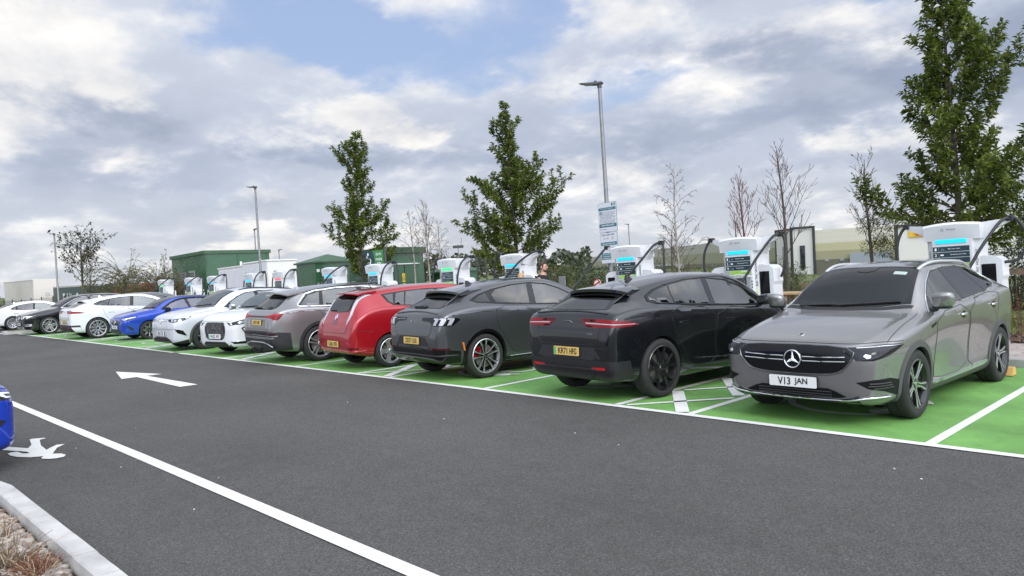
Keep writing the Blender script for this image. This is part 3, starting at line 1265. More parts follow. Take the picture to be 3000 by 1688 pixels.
CH = [(-3.62, 'blue', 'charging post with blue light bar behind the grey crossover, nearest and largest in the row', 'car'),
      (-7.22, 'blue', 'charging post with blue light bar left of the grey crossover, side holster fully in view', 'car3'),
      (-9.84, 'blue', 'charging post with blue light bar standing in front of the parking charge signs', 'car2'),
      (-13.32, 'blue', 'charging post with blue light bar beside the man in black', 'over'),
      (-15.83, 'green', 'charging post with green light bar above the roof of the red hatchback', 'hang'),
      (-19.38, 'blue', 'charging post with blue light bar just under the electric charging sign', 'hang'),
      (-21.98, 'blue', 'charging post with blue light bar in front of the pitched-roof green cabin', 'over'),
      (-25.44, 'red', 'charging post with red light bar at the corner of the white battery cabin', 'hang'),
      (-27.83, 'blue', 'charging post with blue light bar in front of the middle of the white battery cabin', 'hang'),
      (-31.33, 'blue', 'charging post with blue light bar at the left end of the white battery cabin', 'over'),
      (-33.78, 'blue', 'charging post with blue light bar in front of the vents of the big green substation', 'over'),
      (-37.07, 'green', 'charging post with green light bar, last on the left of the row', 'over')]
ch0 = charger()
for i, (x, colr, label, cab) in enumerate(CH):
    o = ch0 if i == 0 else copy_tree(ch0)
    o.location = (x, 13.2, gz(x) + .045)
    o.rotation_euler = (0, radians(-1.2), 0)
    tag(o, label, 'charger', 'charging posts along the head of the bays')
    CH[i] = (x, colr, label, cab, o)
for x, colr, label, cab, o in CH:
    for c in o.children:
        if c.name.split('.')[0] == 'light_bar' and colr != 'blue':
            c.data = c.data.copy()
            c.data.materials[0] = LEDS[colr]
    hang = [(.72, .0, 2.05), (.66, -.06, 1.98), (.60, -.16, 1.75), (.57, -.20, 1.40), (.56, -.19, 1.10), (.50, -.16, .95)]
    if cab == 'car':
        charger_cable(o, 1, [(.72, .03, 2.04), (.62, -.10, 1.98), (.42, -.34, 1.62), (.26, -.52, 1.28), (.05, -.75, .98), (-.10, -1.0, .86)])
        charger_cable(o, 1, [(.72, .06, 2.05), (.80, .10, 2.00), (.90, .11, 1.80), (.90, .10, 1.62), (.80, .06, 1.42), (.62, .0, 1.38)])
        charger_cable(o, -1, [(-.72, .04, 2.04), (-.80, .02, 1.95), (-.86, -.02, 1.75), (-.86, -.04, 1.5), (-.78, -.04, 1.25), (-.60, -.04, 1.1)])
    elif cab == 'car3':
        charger_cable(o, 1, [(.72, .03, 2.04), (.62, -.10, 1.98), (.42, -.34, 1.62), (.26, -.52, 1.28), (.05, -.75, .98), (-.10, -1.0, .86)])
        charger_cable(o, 1, [(.72, .06, 2.05), (.77, .06, 1.97), (.79, .04, 1.7), (.78, .02, 1.45), (.70, .0, 1.25)])
        charger_cable(o, -1, [(-.72, .04, 2.04), (-.80, .02, 1.95), (-.86, -.02, 1.75), (-.86, -.04, 1.5), (-.78, -.04, 1.25), (-.60, -.04, 1.1)])
    elif cab == 'car2':
        charger_cable(o, 1, [(.72, .03, 2.04), (.62, -.10, 1.98), (.42, -.34, 1.65), (.20, -.52, 1.35), (-.05, -.75, 1.08), (-.2, -1.0, .9)])
        charger_cable(o, 1, [(.72, .06, 2.05), (.76, .05, 1.98), (.78, .02, 1.7), (.78, 0, 1.4), (.70, -.02, 1.2)])
        charger_cable(o, -1, [(-.72, .04, 2.04), (-.80, -.05, 1.93), (-.98, -.30, 1.60), (-1.12, -.55, 1.30), (-1.25, -.9, 1.0)])
    elif cab == 'over':
        charger_cable(o, 1, [(.72, .03, 2.05), (.62, -.10, 2.03), (.40, -.32, 1.85), (.18, -.50, 1.58), (-.05, -.62, 1.28), (-.2, -.7, 1.0)])
        charger_cable(o, 1, [(.72, .06, 2.05), (.82, .06, 1.98), (.88, .04, 1.75), (.90, .02, 1.45), (.86, 0, 1.1)])
        charger_cable(o, -1, [(-.72, .04, 2.04), (-.82, .02, 1.95), (-.88, -.02, 1.7), (-.88, -.04, 1.4), (-.8, -.04, 1.1)])
    else:
        charger_cable(o, 1, [(.72, .03, 2.05), (.62, -.06, 2.03), (.52, -.20, 1.85), (.47, -.28, 1.55), (.46, -.30, 1.25), (.46, -.28, .9)])
        charger_cable(o, 1, [(.72, .06, 2.05), (.82, .06, 2.0), (.88, .05, 1.8), (.92, .03, 1.5), (.94, 0, 1.1)])
        charger_cable(o, -1, [(-.72, .04, 2.04), (-.82, .02, 1.95), (-.88, -.02, 1.7), (-.88, -.04, 1.4), (-.8, -.04, 1.1)])

# ------------------------------------------------------------------ lamps and signs
PLUMB = radians(-1.3)                      # the site slopes, so uprights lean a little against it
LAMPDK = mat('lamp_head_grey', (.045, .047, .05), .45)


def lamp(x, y, h, heading, label, base=0.0, r=.056, bird=False):
    root = empty('street_lamp', (x, y, base))
    root.rotation_euler = (0, PLUMB, 0)
    p = MB()
    p.tube([(0, 0, 0), (0, 0, 1.1)], [r * 1.45, r * 1.45], 16)
    p.tube([(0, 0, 1.1), (0, 0, 1.16), (0, 0, h - .12)], [r * 1.45, r * 1.05, r * .78], 16)
    p.build('pole', STEEL, root, True, 40)
    d = Vector((cos(heading), sin(heading), 0))
    s = Vector((-sin(heading), cos(heading), 0))
    up = Vector((0, 0, 1))
    hd = MB()
    prof = [(-.08, .0, .08, .045), (.04, -.005, .10, .06), (.24, .015, .115, .048), (.42, .045, .11, .026), (.52, .065, .08, .012)]
    vs = []
    for a, z, w, t in prof:
        c = d * a + up * (h + z - .02)
        vs += [c - s * w - up * t * .5, c + s * w - up * t * .5, c + s * w * .85 + up * t * .5, c - s * w * .85 + up * t * .5]
    fs = [(0, 1, 2, 3), (16, 19, 18, 17)]
    for k in range(4):
        for j in range(4):
            a, b = k * 4 + j, k * 4 + (j + 1) % 4
            fs.append((a, a + 4, b + 4, b))
    hd.add(vs, fs)
    hd.tube([(0, 0, h - .14), (0, 0, h)], [r * 1.0, r * 1.1], 12)
    hd.lathe([(.0, .05), (.035, .045), (.045, 0)], 12, 0, 'Z')
    for i in range(len(hd.v) - 36, len(hd.v)):
        hd.v[i] = hd.v[i] + d * .10 + up * (h + .01)
    head = hd.build('lamp_head', LAMPDK, root, True, 40)
    ln = MB()
    c = d * .27 + up * (h - .026)
    ln.obox(c, d * .13 + up * .017, s * .08, up * .004)
    ln.build('lens', mat('lamp_lens', (.30, .30, .28), .3), head)
    tag(root, label, 'lamp', 'street lamps round the car park')
    return root


WEST = pi + .35
lamp(-11.92, 15.05, 6.2, WEST, 'tall grey street lamp carrying the parking charge signs', .06)
lamp(-34.65, 16.77, 6.25, WEST, 'tall street lamp rising behind the white battery cabin', .0)
lamp(-64.5, 15.1, 6.5, WEST, 'street lamp with a bird on its head, left of the half-bare tree', gz(-64.5, 15), .07)
lamp(-83.6, 42.9, 7.0, .25, 'small far street lamp pointing right of the white battery cabin', gz(-83.6, 42.9) - .2, .07)
lamp(-58.7, 28.1, 6.4, .25, 'street lamp pointing right, just left of the tallest lamp behind the battery cabin', gz(-58.7, 28.1), .06)
lamp(-100.3, 81.1, 8.3, WEST, 'small far street lamp right of the flat-roofed green cabin', gz(-100.3, 81.1), .08)
lamp(-52.0, 69.2, 7.9, WEST, 'far street lamp seen just right of the parking charge signs', gz(-52, 69), .07)
# mast with floodlights far off
ms = empty('floodlight_mast', (-106, 89.4, gz(-106, 89.4)))
mm = MB()
mm.tube([(0, 0, 0), (0, 0, 9.4)], [.12, .07], 8)
mm.build('mast', STEEL, ms, True)
mm = MB()
mm.obox((0, 0, 9.0), (.9, .5, 0), (.04, -.06, 0), (0, 0, .25))
mm.tube([(.5, .3, 9.2), (.6, .35, 10.6)], .04, 6)
mm.build('floodlight', LAMPDK, ms)
tag(ms, 'thin far mast with small floodlights right of the small lamp', 'mast')

# bird on the far-left lamp head
bd = MB()
bx = Vector((-65.0, 14.90, 6.5 + gz(-64.5, 15) + .16))
d = Vector((cos(WEST), sin(WEST), 0))
sdv = Vector((-sin(WEST), cos(WEST), 0))


def blob(mb, path, rad, seg=10):
    mb.tube(path, rad, seg, 0, True)


blob(bd, [bx - d * .10 + Vector((0, 0, .10)), bx - d * .07 + Vector((0, 0, .115)), bx - d * .02 + Vector((0, 0, .095)), bx + d * .06 + Vector((0, 0, .045)), bx + d * .13 + Vector((0, 0, .005)), bx + d * .22 + Vector((0, 0, -.045)), bx + d * .30 + Vector((0, 0, -.075))],
     [.006, .034, .060, .072, .052, .026, .012])
blob(bd, [bx - d * .11 + Vector((0, 0, .10)), bx - d * .16 + Vector((0, 0, .092))], [.016, .002], 6)
for sg in (1, -1):
    bd.tube([bx + d * .03 + sdv * sg * .025 + Vector((0, 0, .0)), bx + d * .01 + sdv * sg * .025 + Vector((0, 0, -.13))], .006, 5)
    bd.add([bx + d * -.02 + sdv * sg * .062 + Vector((0, 0, .095)), bx + d * .09 + sdv * sg * .075 + Vector((0, 0, .03)), bx + d * .24 + sdv * sg * .03 + Vector((0, 0, -.05)), bx + d * .10 + sdv * sg * .066 + Vector((0, 0, .06))], [(0, 1, 2, 3)])
tag(bd.build('bird', mat('bird_black', (.012, .012, .014), .6), None, True, 60), 'small dark bird perched on the far-left lamp head', 'bird')

# parking charge signs on the main lamp
TEAL = mat('sign_teal', (.055, .165, .20), .45)
SIGNW = mat('sign_white', (.60, .62, .66), .45)
SIGNL = mat('sign_print', (.30, .32, .36), .5)
SIGNO = mat('sign_orange', (.55, .30, .08), .5)


def sign_board(name, x, y, z0, z1, w, label):
    root = empty(name, (x, y, 0))
    root.rotation_euler = (0, PLUMB, radians(-8))
    b = MB()
    rc = .03
    poly = [(sx * (w / 2 - rc) + rc * cos(a), (z0 + z1) / 2 + sy * ((z1 - z0) / 2 - rc) + rc * sin(a)) for sx, sy, a0 in ((1, 1, 0), (-1, 1, pi / 2), (-1, -1, pi), (1, -1, 1.5 * pi)) for a in (a0, a0 + pi / 4, a0 + pi / 2)]
    fm = Matrix(((1, 0, 0, 0), (0, 0, 1, 0), (0, 1, 0, 0), (0, 0, 0, 1)))
    b.prism([(px * 1.025, (pz - (z0 + z1) / 2) * 1.02 + (z0 + z1) / 2) for px, pz in poly], -.074, -.066, 1, fm)
    b.prism(poly, -.0765, -.070, 0, fm)
    bo = b.build('board', [SIGNW, TEAL], root)
    for zz in (z0 + .12, z1 - .12):
        c = MB()
        c.box((-.07, -.066, zz - .02), (.07, .02, zz + .02))
        c.build('bracket', STEEL, root)
    tag(root, label, 'sign')
    return root, bo


YS = -.0795
fr = lambda x, z, y=YS: frame_m4((x, y, z), (1, 0, 0), (0, 0, 1))
r1, b1 = sign_board('parking_sign', -11.78, 14.95, 2.50, 3.22, .64, 'white and teal parking terms board, the upper one on the tall lamp post')
t = MB()
t.box((-.305, YS, 3.035), (.305, -.075, 3.105), 0)
t.box((-.305, YS, 2.615), (.305, -.075, 2.70), 0)
t.box((-.285, YS, 2.945), (-.175, -.075, 3.005), 0)
t.box((.155, YS, 3.135), (.205, -.075, 3.20), 0)
t.box((.235, YS, 3.135), (.29, -.075, 3.20), 0)
t.build('bands', TEAL, b1)
t = MB()
text_into(t, 'Parking Charge £100', .44, .048, fr(0, 2.66, YS - .003), 0, .02)
text_into(t, 'Cars', .075, .032, fr(-.23, 2.975, YS - .003), 0, .02)
text_into(t, 'Terms and conditions apply at all times', .42, .026, fr(0, 3.07, YS - .003), 0, .01)
text_into(t, 'P', .026, .04, fr(.262, 3.168, YS - .003), 0, .02)
t.build('white_lettering', WHITETXT, b1)
t = MB()
r = random.Random(4)
for k in range(11):
    z = 2.99 - k * .028
    x0 = -.14 if k < 2 else -.275
    x = x0
    while x < .26 - (.12 if k in (3, 6, 10) else 0):
        w = r.uniform(.03, .09)
        t.box((x, YS, z - .005), (min(x + w, .275), -.0755, z + .005))
        x += w + .012
t.box((-.27, YS, 2.545), (-.235, -.0755, 2.585))
t.box((-.21, YS, 2.556), (-.06, -.0755, 2.572))
t.box((.0, YS, 2.535), (.006, -.0755, 2.595))
t.build('print', SIGNL, b1)
r2, b2 = sign_board('payment_sign', -11.78, 14.95, 1.72, 2.475, .60, 'white and teal pay to park board, the lower one on the tall lamp post')
t = MB()
t.box((-.285, YS, 2.165), (.285, -.0755, 2.245))
t.box((-.285, YS, 1.81), (.285, -.0755, 1.975))
t.build('bands', TEAL, b2)
t = MB()
text_into(t, 'Pay to park with', .42, .055, fr(-.02, 2.425, YS - .003), 0, .005)
text_into(t, 'NexusPay', .20, .036, fr(-.09, 2.335, YS - .003), 1, .0)
text_into(t, 'nexuspay.app', .26, .03, fr(.05, 2.10, YS - .003), 0, .01)
t.build('dark_lettering', [mat('sign_ink', (.08, .09, .10), .5), SIGNL], b2)
t = MB()
for k in range(2):
    x = .10 + k * .045
    t.prism([(x, 2.305), (x + .018, 2.305), (x + .045, 2.335), (x + .018, 2.365), (x, 2.365), (x + .026, 2.335)], -.0800, -.0770, 0, Matrix(((1, 0, 0, 0), (0, 0, 1, 0), (0, 1, 0, 0), (0, 0, 0, 1))))
t.build('orange_arrows', SIGNO, b2)
t = MB()
text_into(t, 'Site location number: 1664', .44, .034, fr(0, 2.205, YS - .003), 0, .015)
for k, s in enumerate(('Pay or validate', 'Confirmation & more', 'No transaction fees')):
    text_into(t, s, [.28, .36, .36][k], .034, fr([-.09, -.05, -.05][k], 1.945 - k * .052, YS - .003), 0, .01)
t.build('white_lettering', WHITETXT, b2)

# ------------------------------------------------------------------ cabins behind the chargers
GRP = mat('green_grp', (.018, .080, .030), .28, coat=.35, vary=(.9, .18))
GRPT = mat('green_grp_trim', (.036, .085, .042), .4, vary=(1.2, .2))
GRPD = mat('green_door', (.015, .075, .028), .35, coat=.3, vary=(1.5, .15))
VENT = mat('vent_grey', (.24, .25, .25), .5)
YEL = mat('warning_yellow', (.62, .42, .03), .5)
LABELW = mat('label_white', (.62, .62, .58), .5)


def cabin(name, x0, x1, y0, y1, h, label, roof='flat', lean=PLUMB, m=GRP, cat='cabin', z=0.0):
    root = empty(name, ((x0 + x1) / 2, y0, z))
    root.rotation_euler = (0, lean, 0)
    w = (x1 - x0) / 2
    d = y1 - y0
    MB().box((-w, 0, -.2), (w, d, h - .001)).build('wall', m, root)
    if roof == 'flat':
        rf = MB().box((-w - .10, -.10, h), (w + .10, d + .10, h + .26), 0, .02).build('roof', GRPT, root)
    elif roof == 'hip':
        e = .10
        ap = h + .42
        vs = [(-w - e, -e, h), (w + e, -e, h), (w + e, d + e, h), (-w - e, d + e, h), (-w - e, -e, h + .07), (w + e, -e, h + .07), (w + e, d + e, h + .07), (-w - e, d + e, h + .07), (-w * .15, d * .5, ap), (w * .15, d * .5, ap)]
        fs = [(0, 1, 5, 4), (1, 2, 6, 5), (2, 3, 7, 6), (3, 0, 4, 7), (4, 5, 9, 8), (5, 6, 9), (6, 7, 8, 9), (7, 4, 8), (3, 2, 1, 0)]
        rf = link('roof', mesh('roof', vs, fs, GRPT), root)
    tag(root, label, cat)
    return root


# flat-roofed green cabin with a door (door on the right-hand end face)
ck = cabin('equipment_cabin', -27.6, -25.1, 17.35, 19.3, 2.50, 'flat-roofed green cabin with a door and lever handle right of the electric charging sign', 'flat', m=GRP)


def on_end(root, w, y0=0.0):
    """empty-free frame: x along the +X end face (towards +Y), y outwards is -Y of the part"""
    return Matrix(((0, -1, 0, w), (1, 0, 0, y0), (0, 0, 1, 0), (0, 0, 0, 1)))


def end_box(lo, hi, m4, name, m, parent, bev=0.0):
    mb = MB().box(lo, hi, 0, bev)
    mb.v = [m4 @ v for v in mb.v]
    return mb.build(name, m, parent)


ek = on_end(ck, 1.25)
dr = end_box((.95, -.035, 0), (1.62, 0, 2.02), ek, 'door', GRPD, ck, .008)
dh = MB()
dh.tube([ek @ Vector((1.50, -.04, 1.02)), ek @ Vector((1.50, -.09, 1.02))], .02, 8)
dh.tube([ek @ Vector((1.51, -.085, 1.02)), ek @ Vector((1.38, -.085, 1.03))], .016, 8)
dh.build('handle', CHROME, dr, True)
end_box((.42, -.03, 0), (.92, 0, 1.98), ek, 'door', GRPD, ck, .008)
end_box((.42, -.09, 2.06), (1.70, 0, 2.10), ek, 'rain_bar', SATIN, ck)


def small_sign(root, x, z, y, w=.22, h=.30, m=YEL, tri=True, m4=None):
    m4 = m4 or Matrix.Identity(4)
    b = MB()
    b.box((x - w / 2, y - .012, z - h / 2), (x + w / 2, y, z + h / 2))
    b.v = [m4 @ v for v in b.v]
    o = b.build('warning_sign', m, root)
    if tri:
        t = MB()
        fm = m4 @ Matrix(((1, 0, 0, x), (0, 0, 1, y - .015), (0, 1, 0, z), (0, 0, 0, 1)))
        t.prism([(-.07, -.03), (.07, -.03), (0, .10)], -.001, .001, 0, fm)
        t.prism([(-.045, -.016), (.045, -.016), (0, .075)], -.0025, -.0015, 1, fm)
        for k in range(2):
            t.prism([(-.07, -.075 - k * .035), (.07, -.075 - k * .035), (.07, -.06 - k * .035), (-.07, -.06 - k * .035)], -.001, .001, 0, fm)
        t.build('warning_symbol', [LETTER, m], o)


small_sign(ck, .86, 1.52, -.04, .15, .36, m4=ek)
small_sign(ck, .87, 1.18, -.04, .15, .20, LABELW, False, ek)
small_sign(ck, .93, .96, -.04, .26, .24, mat('warning_cream', (.66, .58, .25), .5), True, ek)
t = MB()
text_into(t, 'SMS', .14, .06, frame_m4(ek @ Vector((.30, -.006, 1.86)), (0, 1, 0), (0, 0, 1)), 0, .02)
t.build('cabin_lettering', WHITETXT, ck)

# pitched-roof green cabin
cs = cabin('substation_cabin', -32.1, -30.4, 17.3, 19.5, 2.36, 'pitched-roof green cabin with yellow warning signs between the white cabin and the left leafy tree', 'hip', m=GRP)
ek = on_end(cs, .85)
end_box((.22, -.03, .05), (2.1, 0, 2.12), ek, 'door', GRPD, cs, .008)
end_box((.06, -.02, 1.95), (.20, 0, 2.08), ek, 'label_plate', LABELW, cs)
small_sign(cs, .95, 1.30, -.04, .22, .40, m4=ek)
small_sign(cs, 1.22, 1.42, -.04, .24, .52, m4=ek)

# white battery cabin
BATW = mat('battery_white', (.66, .65, .62), .45, vary=(.8, .05))
cb = empty('battery_cabin', (-36.9, 18.24, -.1))
cb.rotation_euler = (0, PLUMB, 0)
MB().box((-2.9, 0, 0), (0, 1.64, 2.80)).build('wall', BATW, cb)
MB().box((-6.2, .06, 0), (-2.92, 1.58, 2.70)).build('wall', BATW, cb)
MB().box((-2.95, -.05, 2.802), (.05, 1.69, 2.88), 0, .01).build('roof', mat('battery_roof', (.66, .66, .65), .5), cb)
MB().box((-6.25, .01, 2.702), (-2.97, 1.63, 2.77), 0, .01).build('roof', MATS['battery_roof'], cb)
for k in range(4):
    MB().box((-6.12 + k * .80, .035, .1), (-5.38 + k * .80, .058, 2.60), 0, .004).build('door', mat('battery_door', (.56, .57, .60), .42, vary=(1.5, .05)), cb)
for k in range(3):
    MB().box((-2.80 + k * .93, -.025, .1), (-1.94 + k * .93, -.002, 2.70), 0, .004).build('door', MATS['battery_door'], cb)
for x in (-4.6, -2.2):
    MB().lathe([(.0, .3), (.06, .3), (.06, 0)], 10, 0, 'Z').build('roof_vent', BATW, cb, True, loc=(x, .7, 2.75))
tag(cb, 'long white battery cabin with panelled doors in front of the big green substation', 'cabin')

# big green substation
cg = cabin('substation', -61.0, -54.6, 22.24, 27.2, 4.12, 'largest green substation block with grey louvred vents behind the white cabin', 'flat', m=GRP, z=gz(-58, 23))
for (x0, z0, ww, hh) in ((-1.65, 1.25, 1.15, 1.75), (.15, 1.95, 1.1, 1.1), (-1.3, .0, 1.1, .9), (.2, .1, 1.1, .9)):
    v = MB()
    v.box((x0, -.05, z0), (x0 + ww, 0, z0 + hh))
    fo = v.build('vent', VENT, cg)
    s = MB()
    k = 0
    while z0 + .06 + k * .12 < z0 + hh - .08:
        zz = z0 + .06 + k * .12
        s.obox((x0 + ww / 2, -.06, zz + .04), (ww / 2 - .05, 0, 0), (0, .02, -.02), (0, .01, .03))
        k += 1
    s.build('louvre', mat('louvre_grey', (.14, .145, .15), .5), fo)
ek = on_end(cg, 3.2)
for y in (.02, 2.4, 4.7):
    end_box((y, -.03, -.2), (y + .16, 0, 4.12), ek, 'panel_joint', GRPT, cg)
# small green box cabin further right
cx = cabin('equipment_box', -25.9, -24.4, 20.3, 21.6, 1.72, 'low green equipment box with small notices right of the flat-roofed cabin', 'hip', m=GRP, z=gz(-25, 20))
small_sign(cx, -.35, 1.15, -.01, .20, .28, LABELW, False)
small_sign(cx, .05, 1.15, -.01, .16, .36)

# electric charging sign
es = empty('direction_sign', (-23.28, 15.7, 0))
es.rotation_euler = (0, PLUMB, 0)
eb = MB()
eb.box((-.62, -.03, 1.90), (.56, .0, 2.60), 0)
ebo = eb.build('board', mat('sign_green', (.045, .21, .06), .4), es)
dk = MB()
fm = Matrix(((1, 0, 0, 0), (0, 0, 1, 0), (0, 1, 0, 0), (0, 0, 0, 1)))
pts = [(-.618, 1.902), (-.12, 1.902)] + [(-.30 + .30 * cos(radians(a)), 2.25 + .42 * sin(radians(a))) for a in range(-50, 51, 10)] + [(-.12, 2.598), (-.618, 2.598)]
dk.prism(pts, -.036, -.030, 0, fm)
dk.build('dark_field', mat('sign_navy', (.010, .045, .065), .4), ebo)
wl = MB()
q = lambda a, b: (-.30 + (a + .62) * .85, b - .12)
wl.tube([(q(a, b)[0], -.045, q(a, b)[1]) for a, b in [(-.93, 2.12), (-.90, 2.19), (-.80, 2.20), (-.74, 2.29), (-.60, 2.29), (-.53, 2.20), (-.44, 2.17), (-.42, 2.10)]], .014, 6)
cab = catmull([Vector((q(a, b)[0], -.045, q(a, b)[1])) for a, b in [(-.55, 2.26), (-.52, 2.38), (-.62, 2.44), (-.76, 2.43), (-.80, 2.52), (-.72, 2.58)]], 6)
wl.tube(cab, .014, 6)
wl.prism([q(-.76, 2.55), q(-.66, 2.56), q(-.68, 2.64), q(-.74, 2.66)], -.048, -.042, 0, fm)
for x in (-.80, -.53):
    n0 = len(wl.v)
    wl.lathe([(.0, -.006), (.042, -.006), (.042, 0)], 14)
    for i in range(n0, len(wl.v)):
        wl.v[i] = wl.v[i] + Vector((q(x, 0)[0], -.042, 1.98))
wl.build('car_symbol', WHITETXT, ebo)
tt = MB()
for k, (s, w) in enumerate((('electric', .34), ('charging', .40), ('zone', .24))):
    text_into(tt, s, w, .14 if k == 1 else .115, fr(.28, 2.47 - k * .185 - (.015 if k == 1 else 0), -.0345), 0, .01)
tt.build('sign_lettering', WHITETXT, ebo)
MB().tube([(.62, .02, 0), (.62, .02, 2.66)], .05, 10).build('post', mat('post_dark', (.05, .05, .05), .5), es, True)
MB().tube([(-.55, .03, 0), (-.55, .03, 1.9)], .04, 10).build('post', MATS['post_dark'], es, True)
tag(es, 'green electric charging zone sign with a white car symbol under the left leafy tree', 'sign')

# grey slatted barrier and bollard seen under the left tree
gb = empty('barrier', (-27.8, 16.6, 0))
for z in (.75, 1.05):
    MB().box((-1.4, 0, z), (1.6, .05, z + .12)).build('rail', LABELW, gb)
MB().box((-1.4, .06, .2), (1.6, .08, 1.5)).build('panel', VENT, gb)
MB().box((-.1, -.14, 0), (.06, -.02, 1.45)).build('post', YEL, gb)
tag(gb, 'low grey barrier with white rails under the left leafy tree', 'barrier')

# utility pillar and round no-entry sign behind the dark grey car
up_ = empty('sign_back', (-15.38, 17.0, 0))
MB().box((-.13, -.012, .85), (.13, .012, 1.40), 0, .01).build('board', mat('sign_back_grey', (.34, .35, .36), .4, .6), up_)
MB().tube([(0, .02, 0), (0, .02, 1.38)], .025, 8).build('post', STEEL, up_, True)
tag(up_, 'back of a small grey sign on a post in front of the hedge', 'sign')
ne = empty('round_sign', (-14.84, 18.0, -.12))
m_ = MB()
m_.lathe([(.0, -.02), (.14, -.02), (.14, .0), (0, .0)], 24)
o = m_.build('disc', WHITETXT, ne, loc=(0, 0, 1.24))
m_ = MB()
m_.lathe([(.105, -.026), (.142, -.026), (.142, -.018)], 24)
m_.obox((0, -.024, 0), (.09, 0, .05), (0, .003, 0), (-.012, 0, .02))
m_.build('red_ring', mat('sign_red', (.45, .03, .03), .4), o)
MB().tube([(0, .03, 0), (0, .03, 1.3)], .025, 8).build('post', STEEL, ne, True)
tag(ne, 'small round red and white sign low behind the black car roof', 'sign')

# ------------------------------------------------------------------ warehouse on lower ground
WH = mat('cladding_grey', (.33, .32, .29), .5)


def banded(name, stops):
    m = bpy.data.materials.new(name)
    m.use_nodes = True
    new, setin, M, noise, ramp, mix, smooth, L = nodes_of(m.node_tree)
    b = new('ShaderNodeBsdfPrincipled')
    out = new('ShaderNodeOutputMaterial')
    L.new(b.outputs[0], out.inputs[0])
    tc = new('ShaderNodeTexCoord')
    sep = new('ShaderNodeSeparateXYZ')
    L.new(tc.outputs['Object'], sep.inputs[0])
    c = ramp(M('DIVIDE', sep.outputs[2], 20.0), stops, 'CONSTANT')
    fr_ = M('FRACT', M('MULTIPLY', sep.outputs[2], .62))
    j = smooth(M('MINIMUM', fr_, M('SUBTRACT', 1.0, fr_)), .05, .0)
    c = mix(M('MULTIPLY', j, .25), c, (.12, .12, .11))
    L.new(c, b.inputs['Base Color'])
    b.inputs['Roughness'].default_value = .5
    return m


def wall_slab(a, b, z0, z1, th, name, m, parent, org):
    a, b = Vector(a), Vector(b)
    t = (b - a).normalized()
    n = Vector((-t.y, t.x)) * th
    p = [a, b, b + n, a + n]
    vs = [(q.x - org[0], q.y - org[1], z) for z in (z0, z1) for q in p]
    fs = [(0, 1, 5, 4), (1, 2, 6, 5), (2, 3, 7, 6), (3, 0, 4, 7), (4, 5, 6, 7), (3, 2, 1, 0)]
    return link(name, mesh(name, vs, fs, m), parent)


BAND = banded('warehouse_bands', [(0, (.10, .098, .066)), (.28, (.26, .25, .15)), (.42, (.38, .36, .215)), (.55, (.50, .48, .40)), (.80, (.52, .51, .47))])
BAND2 = banded('warehouse_far_bands', [(0, (.15, .15, .10)), (.28, (.27, .27, .17)), (.52, (.37, .37, .30)), (.70, (.37, .37, .35))])
WZ = -5.6
w1 = empty('warehouse', (-110, 246, WZ))
OR = (-110, 246)
OFW = mat('office_white', (.58, .57, .53), .5)
DKF = mat('frame_dark', (.028, .028, .030), .5)
OGL = mat('office_glass', (.012, .016, .020), .1, coat=1)
wall_slab((-110, 246.6), (-60, 257), 0, 15.4, 40, 'wall', BAND, w1, OR)
wall_slab((-127.2, 253.6), (-118.1, 246.5), 0, 15.8, 10, 'wall', OFW, w1, OR)
wall_slab((-117.7, 246.0), (-110.4, 246.4), 0, 16.0, 8, 'wall', OFW, w1, OR)
for p0, p1, z0, z1 in (((-127.8, 254.0), (-127.0, 253.4), 0, 16.6), ((-118.3, 245.9), (-117.5, 245.6), 0, 16.9), ((-110.6, 245.9), (-109.9, 246.0), 0, 16.9),
                       ((-127.2, 253.2), (-118.3, 246.2), 15.9, 16.6), ((-117.5, 245.6), (-110.6, 245.9), 16.1, 16.9)):
    wall_slab(p0, p1, z0, z1, .8, 'frame', DKF, w1, OR)
for p0, p1 in (((-123.2, 250.2), (-122.0, 249.3)), ((-114.9, 245.7), (-113.3, 245.8))):
    wall_slab(p0, p1, 3.0, 10.6, .4, 'window', OGL, w1, OR)
for x in (-107.2, -102.6):
    wall_slab((x, 246.4 + (x + 110) * .2), (x + 1.2, 246.65 + (x + 110) * .2), 5.0, 5.9, .5, 'wall_light', VENT, w1, OR)
wall_slab((-99.2, 247.4), (-87.6, 249.6), 0, 7.3, 1.4, 'loading_dock', mat('dock_blue', (.24, .27, .30), .4), w1, OR)
tag(w1, 'near cream and olive banded warehouse with black-framed white office front', 'warehouse')
w2 = empty('warehouse', (-577, 655, WZ))
O2 = (-577, 655)
wall_slab((-577, 655), (-128.5, 256), 0, 15.0, 60, 'wall', BAND2, w2, O2)
wall_slab((-590, 640), (-575, 655), 0, 17.0, 10, 'wall', OFW, w2, O2)
for p in ((-590.5, 639), (-577, 651)):
    wall_slab(p, (p[0] + 3, p[1] + 3), 0, 17.5, 2, 'frame', DKF, w2, O2)
wall_slab((-262, 370), (-222, 335), 3.0, 6.0, 8, 'canopy', mat('canopy_pale', (.45, .45, .43), .5), w2, O2)
wall_slab((-258, 366), (-226, 338), 3.6, 5.2, 8.2, 'window', OGL, w2, O2)
tag(w2, 'far long grey-green warehouse stretching left behind the parking signs', 'warehouse')
